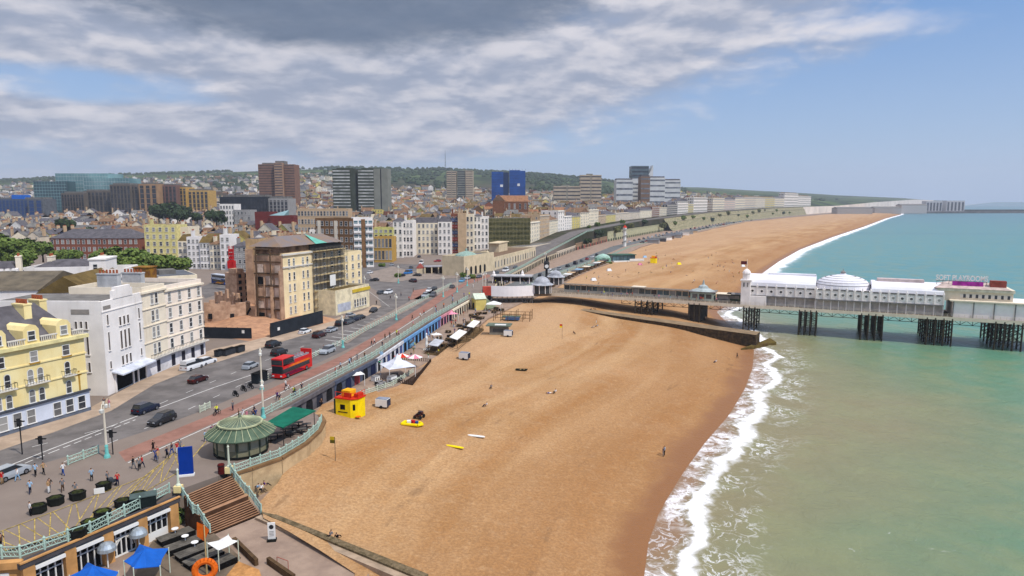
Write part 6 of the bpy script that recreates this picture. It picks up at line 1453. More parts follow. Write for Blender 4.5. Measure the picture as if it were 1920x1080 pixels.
# round green kiosk
x, y = P(453,846,9); k = thing('round_kiosk', 'round kiosk with pale green two tier roof on the beach terrace', 'kiosk', (x, y, 9)); KG = mat('kiosk_green', C(112,130,106,.64), .7, .2, .6, .1, col2=C(84,106,86,.6)); KR = mat('kiosk_rib', C(196,200,160,.75))
MB().lathe([(3.5,0),(3.5,2.9)], 14).build('wall', mat('kiosk_wall_green', C(150,146,118,.65), .8, .1, .5), k)
for i in range(14):
    a = 6.283*i/14; MB().tube((3.55*math.cos(a), 3.55*math.sin(a), 0), (3.55*math.cos(a), 3.55*math.sin(a), 2.9), .1, n=4).build('post', mat('kiosk_post', C(88,100,84,.6)), k)
    c = a+.2244; MB().cbox((3.47*math.cos(c), 3.47*math.sin(c), 1.75), (.1, 1.1, 1.1), c).build('shutter', mat('kiosk_shutter', C(176,170,146,.7)), k)
MB().lathe([(3.65,0),(3.65,.35)], 14, (0,0,.0)).build('plinth', PLG, k)
rf = MB().lathe([(4.7,2.7),(4.75,2.85),(2.95,3.95),(2.95,4.25)], 14).build('lower_roof', KG, k); MB().lathe([(3.05,4.2),(2.9,4.3),(1.6,4.6),(.25,4.95),(.12,5.4),(.02,5.6)], 14).build('upper_roof', mat('kiosk_roof_upper', C(126,140,118,.65), .7, .15, .6), k)
rb = MB()
for i in range(28):
    a = 6.283*i/28; r_ = lambda q, z: (q*math.cos(a), q*math.sin(a), z); rb.tube(r_(4.7,2.93), r_(2.97,4.0), .05, n=3); rb.tube(r_(2.9,4.36), r_(.3,4.98), .04, n=3)
rb.lathe([(3.08,4.12),(3.08,4.32)], 14); rb.build('roof_rib', KR, k)
mb = MB().slot(0); t = thing('terrace_canopy', 'dark teal flat canopy over the terrace tables beside the round kiosk', 'canopy', (*P(540,795,9), 9)); o = V2(P(540,795,9)); c = [V2(P(*q, 11.9))-o for q in ((498,793),(549,763),(592,770),(530,802))]
MB().prism(c, 2.8, 2.95).build('fabric', mat('canopy_teal', C(24,112,88,.75), .7, .12, .6), t)
for q in c: q = q*.94; MB().tube((q.x, q.y, 0), (q.x, q.y, 2.8), .06, n=5).build('pole', IRON, t)
for i, (px, py) in enumerate(((520,820),(535,812),(548,806),(560,800),(508,828),(545,818),(566,812),(575,803))):
    x, y = P(px, py, 9); t = thing('cafe_table', 'dark cafe table with bench seats under the teal canopy', 'table', (x, y, 9), R(20), 'tables beneath the teal canopy'); MB().box(-.7,.7,-.4,.4,.7,.76).build('table_top', mat('table_grey', C(120,116,112,.6)), t); MB().box(-.7,.7,.55,.8,.4,.46).box(-.7,.7,-.8,-.55,.4,.46).build('seat', BLK, t); MB().box(-.08,.08,-.7,.7,0,.7).build('leg', IRON, t)
# ------------------------------------------------------------------ lamp posts
def lamp(px, py, label, hh=8.0, cols=None):
    x, y, z = G(px, py); t = thing('lamp_post', label, 'lamp post', (x, y, z), R(20), 'ornate seafront lamp posts'); TQ = mat('lamp_turquoise', C(126,208,200,.8), .5, .08, 1); CR = mat('lamp_cream', C(226,216,196,.82), .5, .05, 1)
    MB().lathe([(.42,0),(.38,.3),(.24,.6),(.2,1.5),(.24,1.6),(.16,1.9)], 8).build('base', TQ, t); MB().lathe([(.16,1.9),(.14,hh*.6),(.12,hh*.93),(.2,hh*.94),(.06,hh)], 8).build('shaft', CR, t)
    MB().path([(0,-1.3,hh*.9),(0,-.7,hh*.97),(0,0,hh*.92),(0,.7,hh*.97),(0,1.3,hh*.9)], .07, 4).build('arm', CR, t)
    for s_ in (-1.3, 1.3): MB().lathe([(.05,.25),(.3,.1),(.26,-.3),(.05,-.45)], 8, (0, s_, hh*.88)).build('lantern', mat('lamp_glass', C(236,236,226,.8), .3), t)
for (px, py, lb) in ((201,858,'tall cream and turquoise lamp post on the plaza crossing'), (491,730,'lamp post beside the motorcycles opposite the bus'), (643,652,'lamp post between the silver car and hatched parking lines'), (743,600,'lamp post at the road beside the zebra crossing posts'), (831,557,'lamp post on the kerb before the pier approach'), (876,536,'lamp post at the start of the pier forecourt'),
    (684,557,'lamp post on the junction near the pavilion corner'), (747,531,'slim lamp post on the junction island'), (857,548,'pale lamp post in the crowd by the railing end'), (905,548,'first of the twin poles at the pier forecourt'), (910,546,'second of the twin poles at the pier forecourt'), (1022,500,'lamp post on the lower drive near the clock tower')): lamp(px, py, lb)
lamp(494,784,'short cream lamp post where the turquoise railing begins', 6.5)
for (px, py, lb, hh) in ((42,852,'black double headed traffic signal at the hotel pavement',5.2), (212,852,'black short signal post beside the tall plaza lamp',3.6), (80,862,'dark signal head on the crossing island',3.4), (52,700,'black',0)):
    if not hh: continue
    x, y = P(px, py, 9); t = thing('traffic_light', lb, 'traffic light', (x, y, 9)); MB().tube((0,0,0), (0,0,hh), .08, n=6).build('pole', IRON, t); MB().box(-.2,.2,-.3,.0,hh-1.1,hh).box(-.7,.7,-.1,.1,hh-.5,hh-.35).build('signal_head', IRON, t)
# ------------------------------------------------------------------ arches below the promenade
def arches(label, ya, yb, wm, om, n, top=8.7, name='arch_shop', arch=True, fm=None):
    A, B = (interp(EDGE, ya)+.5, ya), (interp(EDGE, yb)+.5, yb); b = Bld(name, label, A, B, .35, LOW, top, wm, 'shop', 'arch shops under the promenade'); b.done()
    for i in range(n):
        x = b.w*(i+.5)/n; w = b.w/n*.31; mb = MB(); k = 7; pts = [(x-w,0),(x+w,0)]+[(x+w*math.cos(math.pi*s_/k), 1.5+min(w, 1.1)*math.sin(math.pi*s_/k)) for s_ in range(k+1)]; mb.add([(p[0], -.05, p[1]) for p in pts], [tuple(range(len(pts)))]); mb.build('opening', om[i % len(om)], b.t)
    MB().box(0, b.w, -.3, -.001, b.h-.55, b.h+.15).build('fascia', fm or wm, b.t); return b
NV = mat('shop_navy', C(40,48,84,.6)); SKY = mat('shop_blue', C(118,168,216,.8)); PSTR = mat('poster_red', C(180,70,70,.7))
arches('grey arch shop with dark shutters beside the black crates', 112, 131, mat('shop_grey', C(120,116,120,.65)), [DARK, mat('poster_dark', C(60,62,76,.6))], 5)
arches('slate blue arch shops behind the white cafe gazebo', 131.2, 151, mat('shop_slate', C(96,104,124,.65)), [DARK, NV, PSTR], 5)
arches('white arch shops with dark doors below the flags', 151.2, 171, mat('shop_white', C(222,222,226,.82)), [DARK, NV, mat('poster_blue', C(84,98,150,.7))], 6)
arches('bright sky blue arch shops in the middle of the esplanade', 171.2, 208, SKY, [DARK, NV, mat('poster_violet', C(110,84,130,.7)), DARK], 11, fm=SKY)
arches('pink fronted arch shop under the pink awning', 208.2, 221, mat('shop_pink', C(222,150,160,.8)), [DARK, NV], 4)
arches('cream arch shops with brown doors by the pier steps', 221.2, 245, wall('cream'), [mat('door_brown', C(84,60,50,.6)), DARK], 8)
# arcade and terrace below the upper coast road
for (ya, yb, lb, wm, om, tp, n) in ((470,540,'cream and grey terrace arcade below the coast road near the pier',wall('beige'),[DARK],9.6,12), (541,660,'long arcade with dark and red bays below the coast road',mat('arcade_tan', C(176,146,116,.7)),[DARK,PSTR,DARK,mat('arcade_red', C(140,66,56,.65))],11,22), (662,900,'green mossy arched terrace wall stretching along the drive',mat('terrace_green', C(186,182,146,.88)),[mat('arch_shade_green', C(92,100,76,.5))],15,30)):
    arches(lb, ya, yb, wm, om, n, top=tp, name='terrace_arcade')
b = None
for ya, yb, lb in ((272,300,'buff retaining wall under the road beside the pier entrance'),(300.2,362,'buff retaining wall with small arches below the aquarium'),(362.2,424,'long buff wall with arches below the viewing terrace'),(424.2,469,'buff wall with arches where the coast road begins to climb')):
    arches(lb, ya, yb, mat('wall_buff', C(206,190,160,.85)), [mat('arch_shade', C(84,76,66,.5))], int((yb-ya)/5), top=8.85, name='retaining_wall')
# ------------------------------------------------------------------ aquarium
AC = mat('aquarium_cream', C(228,208,172,.8), .85, .08, .3)
q1, q2, q3 = G(870,518), G(926,507), G(1004,480)
b = Bld('aquarium', 'cream domed entrance hall with arched openings opposite the pier', q1[:2], q2[:2], 12, 9, ztop(q1[1], 484), AC); b.done(); b.parapet(.8); b.flat(roofm('grey'))
for x in along_pts(5, b.w*.75): 
    p = MB(); k = 7; w = 1.0; pts = [(x-w,0),(x+w,0)]+[(x+w*math.cos(math.pi*s_/k), 3.2+w*math.sin(math.pi*s_/k)) for s_ in range(k+1)]; p.add([(u, -.05, v) for u, v in pts], [tuple(range(len(pts)))]); p.build('opening', DARK, b.t)
VG = mat('pale_copper', C(160,186,172,.75)); MB().lathe([(5.6,0),(5.2,.6),(3.6,1.5),(1.2,2.2),(.5,2.4),(.5,3.2),(.1,3.8)], 16, (b.w*.42, 6, b.h)).build('dome', VG, b.t); MB().lathe([(.9,0),(.9,1.0),(.1,1.8)], 8, (b.w*.9, 2, b.h)).build('clock_turret', AC, b.t)
b = Bld('aquarium', 'long cream aquarium hall with a brown flat roof and pillared front', q2[:2], q3[:2], 20, 9, ztop(q2[1], 486), AC); b.done(); b.parapet(.9); b.flat(mat('roof_brown_flat', C(142,116,92,.65)))
for i in range(16): x = b.w*(i+.5)/16; MB().box(x-.8, x+.8, -.05, 0, 1.2, b.h-1.4).build('window', GLASS, b.t); MB().box(x+1.2, x+1.7, -.35, 0, 0, b.h-.6).build('pillar', CW, b.t)
MB().box(b.w*.55, b.w*.75, 12, 18, b.h, b.h+5).box(b.w*.53, b.w*.77, 11.6, 18.4, b.h+5, b.h+5.5).build('upper_room', AC, b.t)
b = Bld('aquarium_terrace', 'grey stepped viewing terrace between the aquarium and coast road', G(940,478)[:2], G(1075,446)[:2], 9, 9, 13.5, wall('beige')); b.done(); b.flat(roofm('grey')); b.band(2.2, .5, .3, AC, 'string_course', sides=False)
for i in range(10): x = b.w*(i+.5)/10; MB().box(x-1.6, x+1.6, -.06, 0, .2, 2.0).build('opening', DARK, b.t)
k = thing('rides_booth', 'little pillared pavilion with red gable stalls on the junction island', 'pavilion', (*P(822,512,9), 9), R(8)); MB().box(-7,7,-3,3,3.2,3.6).build('roof', mat('booth_roof', C(178,176,180,.72)), k)
for x in (-6.6,-3.3,0,3.3,6.6): MB().box(x-.3,x+.3,-2.9,-2.3,0,3.2).build('pillar', AC, k)
MB().box(-6.4,6.4,0,2.8,0,3.2).build('back_wall', mat('booth_dark', C(84,66,58,.6)), k)
for x in (-8.8, 8.8): g_ = MB(); g_.box(x-1.8,x+1.8,-2,2,0,2.6); g_.build('stall', AC, k); MB().add([(x-2,-2.1,2.6),(x+2,-2.1,2.6),(x,-2.1,5),(x-2,2.1,2.6),(x+2,2.1,2.6),(x,2.1,5)], [(0,1,2),(5,4,3),(0,2,5,3),(1,4,5,2)]).build('gable', mat('stall_red', C(196,104,92,.75)), k)
# ------------------------------------------------------------------ chalk cliffs and marina
CHK = mat('chalk', C(236,222,206,.85), .9, .1, .02)
EMB = leaf_mat('slope_scrub', C(88,100,58,.55), C(190,174,138,.8))
grid_mesh('embankment', [[(interp(EDGE, y)+o_, y, lerp(interp(EDGEZ, y)-.3, LOW, t_)+.02) for o_, t_ in ((.3,0),(3,.3),(5,.32),(9,.8),(13,1))] for y in range(900, 2060, 30)], EMB)
along('path', EDGE, 3.2, 5, 910, 2050, mat('path_pale', C(206,194,170,.8)), .06, lambda x, y: lerp(interp(EDGEZ, y)-.3, LOW, .31)+.15)
rows = [[(interp(EDGE, y)+2.5, y, 3), (interp(EDGE, y)+1.5, y, interp(EDGEZ, y)*.5), (interp(EDGE, y)+1.0, y, interp(EDGEZ, y)+.5)] for y in list(range(2040, 3000, 40))+list(range(3000, 7000, 200))]
grid_mesh('cliff', rows, CHK, smooth=False)
mb = MB(); mb.prism([XY(1660, 2560, 0), XY(1960, 2640, 0), XY(1960, 2680, 0), XY(1660, 2640, 0)], -3, 7); t = thing('breakwater', 'long low grey harbour breakwater on the horizon', 'breakwater'); mb.build('harbour_wall', mat('breakwater_grey', C(122,120,118,.62), .9, .3, .05), t); MB().prism([XY(1800, 2680, 0), XY(1960, 2690, 0), XY(1960, 2720, 0), XY(1800, 2700, 0)], -3, 13).build('rock_bank', mat('breakwater_dark', C(78,84,80,.6), .9, .3, .05), t)
for (p0, p1, yt, lb) in ((1736,1766,377,'grey banded harbour apartment block nearer the cliffs'), (1774,1808,376,'pale harbour apartment block farther out on the breakwater')):
    b = FB('harbour_flats', lb, p0, p1, yt, 2650, 2650, 30, mat('flats_pale', C(206,204,206,.8)), 'apartment block', zb=6); b.done(); b.flat(roofm('grey'))
    for c in range(5): x = b.w*(c+.5)/5; MB().box(x-3.4, x+3.4, -.6, 0, 3, b.h-6).build('window_column', WB, b.t)
for i, (p0, p1, yt, lb) in enumerate(((1690,1738,385,'long pale curved harbour shed below the chalk cliff'), (1640,1690,390,'low grey harbour shed at the end of the beach'), (1570,1636,391,'low dark workshop roof by the far end of the shingle'))):
    b = FB('harbour_shed', lb, p0, p1, yt, 2500-i*160, 2500-i*160, 40, mat('shed_pale', C(196,190,186,.78)) if i == 0 else wall('grey'), 'shed', zb=5); b.done(); b.gable(5, roofm('grey'))
# ------------------------------------------------------------------ vehicles (local x forward, origin on the ground at the middle)
TYRE = mat('tyre', (.015,.015,.016), .8, .1, 2); HUB = mat('hub_metal', C(150,150,154,.7), .4, .1, 2, metal=.5); CGL = mat('car_glass', (.02,.024,.03), .08, .1, 1, spec=.6); HLM = mat('headlight_glass', C(226,228,230,.85), .2); TLM = mat('taillight_red', C(150,20,20,.7), .3)
CARM = {n: mat('car_paint_'+n.replace(' ', '_'), c, .25, .02, .5, spec=.5) for n, c in {'black': (.012,.012,.014), 'white': C(232,232,232,.85), 'silver': C(176,182,188,.75), 'grey': C(96,100,106,.6), 'dark blue': C(26,36,64,.6), 'red': C(170,26,26,.75), 'blue': C(40,120,190,.75), 'maroon': C(74,26,26,.6), 'orange': C(240,150,20,.85), 'light blue': C(90,160,200,.75)}.items()}
def wheel_mesh(r, w):
    f = MB().slot(0).tube((0,-w/2,0), (0,w/2,0), r, n=12); f.slot(1).tube((0,w/2,0), (0,w/2+.02,0), r*.6, n=8); f.tube((0,-w/2,0), (0,-w/2-.02,0), r*.6, n=8); return f.mesh('wheel', [TYRE, HUB])
def car_profile(kind):
    if kind == 'suv': return 4.6, 1.9, [(-2.3,.35,.75),(-2.28,1.05,.8),(-1.9,1.1,.84),(-.0,1.12,.86),(1.1,1.08,.86),(2.1,.92,.8),(2.3,.7,.72)], [(-2.1,1.08),(-1.85,1.68),(.25,1.7),(1.15,1.08)], .36
    if kind == 'van': return 5.2, 2.0, [(-2.6,.35,.9),(-2.6,1.2,.92),(-1.9,1.2,.94),(.5,1.2,.95),(1.7,1.15,.92),(2.4,1.0,.85),(2.6,.6,.8)], [(-2.58,1.18),(-2.5,2.2),(1.0,2.2),(1.9,1.12)], .36
    return 4.3, 1.75, [(-2.15,.35,.7),(-2.12,.9,.76),(-1.7,.98,.8),(0,.98,.8),(1.05,.94,.8),(1.95,.78,.74),(2.15,.55,.66)], [(-1.85,.96),(-1.35,1.42),(.25,1.45),(1.05,.94)], .32
CARMESH = {}
def car_mesh(kind, col):
    if (kind, col) in CARMESH: return CARMESH[kind, col]
    L, Wd, prof, cab, wr = car_profile(kind); hw = Wd/2; b = MB()
    vs, n = [], len(prof)
    for x, zt, f in prof:
        w = hw*f/.86
        w = min(hw, w); vs += [(x,-w,.28),(x,-w*1.0,zt*.6),(x,-w*.9,zt),(x,w*.9,zt),(x,w,zt*.6),(x,w,.28)]
    fs = []
    for i in range(n-1):
        for k in range(6): a, c = i*6+k, i*6+(k+1)%6; fs.append((a, a+6, c+6, c))
    fs += [tuple(range(6)), tuple(range((n-1)*6, n*6))[::-1]]; b.add(vs, fs)
    q0, q1, q2, q3 = cab; z0, z1 = q0[1], q1[1]; t = hw*.72; bw = hw*.86
    b.box(q1[0]+.05, q2[0]-.05, -t+.02, t-.02, z1-.07, z1+.02)     # roof panel
    for (x, y) in ((q1[0]+.05,-t),(q2[0]-.1,-t),(q1[0]+.05,t-.08),(q2[0]-.1,t-.08),((q1[0]+q2[0])/2,-t),((q1[0]+q2[0])/2,t-.08)):
        b.add([(x,y-.02 if y < 0 else y+.02,z0-.02),(x+.09,y-.02 if y < 0 else y+.02,z0-.02),(x+.09,y+.08,z0),(x,y+.08,z0),(x,y,z1),(x+.09,y,z1),(x+.09,y+.08,z1),(x,y+.08,z1)], [(0,1,5,4),(1,2,6,5),(2,3,7,6),(3,0,4,7)])
    if kind == 'van': b.box(q0[0]+.02, .1, -t-.06, t+.06, z0-.05, z1-.03)
    g = MB(); g.add([(q0[0],-bw,z0-.02),(q3[0],-bw,z0-.02),(q3[0],bw,z0-.02),(q0[0],bw,z0-.02),(q1[0],-t,z1-.03),(q2[0],-t,z1-.03),(q2[0],t,z1-.03),(q1[0],t,z1-.03)], [(0,1,5,4),(1,2,6,5),(2,3,7,6),(3,0,4,7),(4,5,6,7)])
    h_ = MB().box(-.06,.06,-.2,.2,-.08,.08)
    bm = b.mesh('body', CARM[col]); CARMESH[kind, col] = (bm, g.mesh('window', CGL), wheel_mesh(wr, .22), h_.mesh('headlight', HLM), h_.mesh('tail_light', TLM), L, hw, wr, prof); return CARMESH[kind, col]
def car(kind, col, px, py, head, label, group=None, z=None, small=False, xy=None, cat='car', name='car'):
    """head: picture point the car faces, or an angle"""
    x, y, zz = G(px, py) if xy is None else xy
    if z is not None and xy is None: x, y = P(px, py, z); zz = z
    if isinstance(head, tuple): q = P(head[0], head[1], zz); head = math.atan2(q[1]-y, q[0]-x)
    bm, g, w, hl, tl, L, hw, wr, prof = car_mesh(kind, col); t = thing(name, label, cat, (x, y, zz+.015), head, group); put(bm, 'body', t); put(g, 'window', t)
    for sx in (-1, 1):
        for sy in (-1, 1): put(w, 'wheel', t, (sx*L*.3, sy*(hw-.1), wr))
    if not small:
        for sy in (-1, 1): put(hl, 'headlight', t, (L/2-.06, sy*hw*.55, .68)); put(tl, 'tail_light', t, (-L/2+.04, sy*hw*.6, .78))
    return t
RV = Vector(P(640, 636)).copy()-Vector(P(400, 727)); RA = math.atan2(RV.y, RV.x)
GC = 'cars on the seafront road'
car('suv','dark blue',274,772,RA,'dark estate car driving past the yellow hotel',GC); car('suv','black',304,793,RA+math.pi,'black sports utility car oncoming near the centre line',GC); car('hatch','maroon',372,716,RA,'dark car with red tail lights before the cream terrace',GC)
car('van','white',361,692,RA,'white van parked before the curved cream terrace',GC,cat='van',name='van'); car('suv','white',388,683,RA,'white estate car parked in front of the white van',GC); car('suv','black',513,650,RA,'black four wheel drive approaching the hoardings',GC); car('suv','black',524,665,RA,'black car alongside the red bus',GC)
car('suv','silver',614,662,RA+math.pi,'silver car following the red bus behind the green posts',GC); car('hatch','white',572,625,RA,'white hatchback passing the long hoarding',GC); car('suv','maroon',599,632,RA,'dark brown car behind the white hatchback lane',GC); car('hatch','silver',622,622,RA,'silver hatchback queueing near the parking lines',GC)
for (px, py, c, k, lb) in ((640,610,'black','suv','black taxi at the head of the rank by the pavilion'), (653,607,'grey','suv','grey car second in the rank by the pavilion'), (664,602,'dark blue','suv','dark blue police style car in the rank with a white roof'), (676,598,'black','hatch','black hatchback at the end of the rank'), (657,595,'silver','hatch','silver car beside the rank near the blue sign')): car(k, c, px, py, RA, lb, GC)
GJ = 'cars around the junction and pier approach'
JL = [(694,513,'white','hatch',(720,507),'white hatchback alone on the slip road by the cream wing'),(702,527,'black','hatch',(680,527),'black car leaving the slip road by the cream wing'),(716,551,'grey','hatch',(735,548),'grey hatchback turning by the white car at the pavilion'),(728,551,'white','suv',(710,556),'white car turning beside the pavilion corner'),
 (752,519,'black','hatch',(735,521),'black hatchback behind the light blue van'),(765,514,'blue','van',(740,518),'light blue van crossing the junction centre'),(782,518,'black','hatch',(760,517),'black hatchback behind the blue van on the right'.replace(' on the right','')),(774,529,'maroon','suv',(750,525),'dark maroon car waiting in the junction centre'),(771,503,'grey','hatch',(790,494),'grey car on the far junction arm'),
 (797,557,'silver','suv',(780,565),'silver car first in the queue by the green posts'),(804,547,'white','hatch',(785,557),'white hatchback behind the first queueing silver car'),(812,556,'grey','suv',(795,566),'grey car nearest the posts in the junction queue'),(814,544,'black','hatch',(795,553),'black car at the back of the junction queue'),
 (790,495,'white','van',(780,500),'white van near the red gabled booths'),(786,483,'dark blue','hatch',(800,478),'dark blue car on the road to the old town'),(866,529,'light blue','suv',(850,536),'light blue car at the pier forecourt'),(876,524,'silver','suv',(860,530),'silver car before the pier forecourt'),(884,520,'white','hatch',(870,526),'white car before the aquarium entrance'),(898,521,'grey','hatch',(880,526),'grey car behind the white one at the aquarium'),(930,515,'black','suv',(915,520),'black car on the drive behind the pier entrance'),(948,509,'white','van',(932,514),'white van on the drive above the pier entrance'),(966,503,'grey','hatch',(950,508),'grey car on the drive near the aquarium pillars'),(735,498,'silver','hatch',(755,492),'silver car on the road before the cream hotel'),(820,491,'red','hatch',(800,492),'red hatchback on the road behind the booths'),(845,490,'black','suv',(825,490),'black car on the road behind the booths'),(700,585,'black','hatch',(680,594),'black hatchback rounding the hatched lines'),(470,690,'silver','hatch',(500,677),'silver hatchback in the lane behind the bus'),
 (848,540,'grey','hatch',(862,532),'dark grey car close to the green posts end')]
for px, py, c, k, hd, lb in JL: car(k, c, px, py, hd, lb, GJ, small=True)
for i in range(10):
    y = 335+i*17; x = interp(BACK, y)-19; a = math.atan2(1, slope(BACK, y)); c = ('grey','black','white','silver','black','dark blue','grey','red','white','black')[i]
    car('van' if i in (2, 5) else 'suv', c, 0, 0, a, f"{c} {'van' if i in (2,5) else 'car'} parked along the lower drive below the {['aquarium hall','aquarium pillars','aquarium end','viewing terrace start','viewing terrace','terrace end','coast railing','cream arcade','tan arcade','dark arcade bays'][i]}", 'vehicles parked on the lower drive', xy=(x, y, LOW), small=True, cat='van' if i in (2, 5) else 'car', name='van' if i in (2,5) else 'car')
cn = ['white','silver','grey','black','dark blue','red','light blue','white','silver','grey']
base = {}
for i in range(64):
    y = 640+i*9.5+max(0, i-20)*4; side = i % 2; x = interp(BACK, y)-(27 if side else 12.5); c = random.choice(cn); a = math.atan2(1, slope(BACK, y))+(1.57 if side == 0 else 0); k = random.choice(['suv','hatch','suv','van'])
    if (c, k) not in base:
        b0, g0, w0 = car_mesh(k, c)[:3]; bm = bmesh.new(); me = D.meshes.new('parked_car'); mats = [CARM[c], CGL, TYRE]
        for mi, m0 in enumerate((b0, g0)):
            n0 = len(bm.faces); bm.from_mesh(m0); bm.faces.ensure_lookup_table()
            for f in bm.faces[n0:]: f.material_index = mi
        for sx in (-1.3, 1.3):
            for sy in (-.75, .75): 
                n0 = len(bm.faces); bmesh.ops.create_cube(bm, size=.55, matrix=Matrix.Translation((sx, sy, .28))); bm.faces.ensure_lookup_table()
                for f in bm.faces[n0:]: f.material_index = 2
        bm.to_mesh(me); bm.free()
        for m_ in mats: me.materials.append(m_)
        base[c, k] = me
    o = put(base[c, k], 'parked_car', None, (x, y, LOW+.02), a); tag(o, f"{c} {'van' if k == 'van' else ('estate car' if k == 'suv' else 'hatchback')} in the long line parked along the beach drive", 'car', f'{c} {k} vehicles lined up along the beach drive')
car('suv','orange',534,772,(560,757),'bright orange car with black roof below the promenade railing',z=6.9); car('van','light blue',768,650,(780,640),'bright blue delivery truck parked before the blue arches',z=LOW,cat='truck',name='delivery_truck')
car('suv','silver',20,895,RA,'silver car with dark roof entering at the plaza corner',GC)
# red open top bus
def bus(label, px, py, head, cols, z=9.0, opentop=True, L=10.6, name='sightseeing_bus'):
    x, y = P(px, py, z); t = thing(name, label, 'bus', (x, y, z+.015), head); M1, M2, M3 = cols; w = 1.25
    MB().box(-L/2, L/2, -w, w, .35, 1.15).box(-L/2, L/2-.3, -w, w, 2.05, 2.55).box(-L/2, -L/2+.9, -w, w, 1.15, 2.05).build('body', M1, t)
    MB().box(-L/2+.9, L/2-.25, -w+.03, w-.03, 1.15, 2.05).build('window', CGL, t); MB().box(L/2-.3, L/2-.02, -w+.1, w-.1, 1.15, 2.7).build('windscreen', CGL, t)
    if opentop:
        MB().box(L*.1, L/2-.05, -w, w, 4.0, 4.15).box(L/2-.3, L/2-.05, -w, w, 2.55, 4.0).build('roof', M1, t); MB().box(-L/2, -L/2+.3, -w, w, 2.55, 4.15).build('rear_panel', M1, t); MB().box(L*.12, L/2-.02, -w+.04, w-.04, 2.9, 3.9).build('upper_window', CGL, t)
        MB().box(-L/2+.3, L*.1, -w, -w+.06, 2.55, 3.3).box(-L/2+.3, L*.1, w-.06, w, 2.55, 3.3).build('upper_side', M1, t); MB().box(-L/2+.3, L*.1, -w+.06, w-.06, 2.5, 2.6).build('upper_deck', mat('bus_deck', C(150,110,110,.6)), t)
        for k in range(5):
            xx = -L/2+1.0+k*1.15
            for yy in (-.65, .65): MB().box(xx-.2, xx+.2, yy-.4, yy+.4, 2.6, 3.05).box(xx-.25, xx-.15, yy-.4, yy+.4, 3.05, 3.5).build('seat', mat('bus_seat', C(196,186,190,.75)), t)
    else: MB().box(-L/2, L/2-.1, -w, w, 2.55, 2.95).box(-L/2, L/2-.2, -w, w, 3.9, 4.25).box(-L/2, -L/2+.5, -w, w, 2.95, 3.9).build('upper_body', M2, t); MB().box(-L/2+.5, L/2-.15, -w+.03, w-.03, 2.95, 3.9).build('upper_window', CGL, t)
    for s_ in (-1, 1): 
        yy = s_*(w+.012); mb = MB(); mb.slot(0).add([(-L*.25,yy,.45),(L*.38,yy,.45),(L*.44,yy,1.15),(-L*.05,yy,1.15)], [(0,1,2,3) if s_ < 0 else (3,2,1,0)]); mb.slot(1).add([(-L*.45,yy,2.1),(L*.3,yy,2.1),(L*.2,yy,2.5),(-L*.4,yy,2.5)], [(0,1,2,3) if s_ < 0 else (3,2,1,0)]); mb.build('livery', [M3, M2], t)
    wm = wheel_mesh(.5, .3)
    for sx in (-.3, .33):
        for sy in (-1, 1): put(wm, 'wheel', t, (sx*L, sy*(w-.12), .5))
    for sy in (-1, 1): MB().box(L/2, L/2+.05, sy*.9-.2, sy*.9+.2, .6, .85).build('headlight', HLM, t)
    return t
RED = mat('bus_red', C(214,26,28,.85), .3, .03, .5, spec=.4)
bus('red open top double decker sightseeing bus on the seafront road', 549, 700, RA+math.pi, (RED, mat('bus_orange', C(240,120,30,.85), .4), mat('bus_dark_red', C(130,20,60,.7), .4)))
bus('blue and orange double decker bus on the side street behind the ruins', 414, 533, math.atan2(P(440,537)[1]-P(390,530)[1], P(440,537)[0]-P(390,530)[0]), (mat('bus_blue', C(30,70,150,.75), .4), mat('bus_white', C(210,216,226,.8), .4), mat('bus_amber', C(240,160,50,.85), .4)), opentop=False, name='double_decker_bus')
# wheelie bins, motorbikes, bicycles
for i, (px, py, w, lb) in enumerate(((411,669,1.2,'grey wheeled bin nearest the white cars'), (429,666,2.2,'long dark bin second in the row'), (450,661,1.5,'tall dark bin at the end of the row'))):
    x, y = P(px, py, 9); t = thing('wheeled_bin', lb, 'bin', (x, y, 9.12), RA, 'bins at the side street corner'); MB().box(-w*.8, w*.8, -.55, .55, .15, 1.4).build('body', mat('bin_grey', C(70,74,80,.55)), t); MB().box(-w*.84, w*.84, -.6, .6, 1.4, 1.52).build('lid', BLK, t)
    for s_ in (-.6, .6): MB().tube((s_*w,-.5,.1), (s_*w,.5,.1), .1, n=6).build('wheel', TYRE, t)
def bike(px, py, head, label, motor=False, col=None, group=None):
    x, y = P(px, py, 9); t = thing('motorcycle' if motor else 'bicycle', label, 'motorcycle' if motor else 'bicycle', (x, y, 9.01), head, group); r = .34; wm = MB(); n = 12
    for i in range(n): a, b = 6.283*i/n, 6.283*(i+1)/n; wm.tube((r*math.cos(a),0,r*math.sin(a)), (r*math.cos(b),0,r*math.sin(b)), .08 if motor else .04, n=5)
    wm = wm.mesh('wheel', TYRE)
    for s_ in (-.58, .58): put(wm, 'wheel', t, (s_, 0, r))
    f = MB().path([(-.58,0,.34),(-.15,0,.8),(.42,0,.85),(.58,0,.34)], .05, 5).path([(-.58,0,.34),(0,0,.35),(.42,0,.85)], .05, 5)
    if motor: f.box(-.3,.35,-.16,.16,.35,.75).box(0,.4,-.18,.18,.75,1.0)
    f.build('frame', col or IRON, t); MB().tube((.45,-.32,1.0), (.45,.32,1.0), .03, n=5).build('handlebar', IRON, t); MB().box(-.5,-.05,-.12,.12,.82,.92).build('saddle', BLK, t); return t
for (px, py, lb) in ((442,743,'dark motorcycle standing apart from the pair'), (457,733,'dark motorcycle of the pair beside the lamp'), (470,728,'dark motorcycle closest to the lamp post')): bike(px, py, RA+1.2, lb, True, group='motorcycles parked by the kerb')
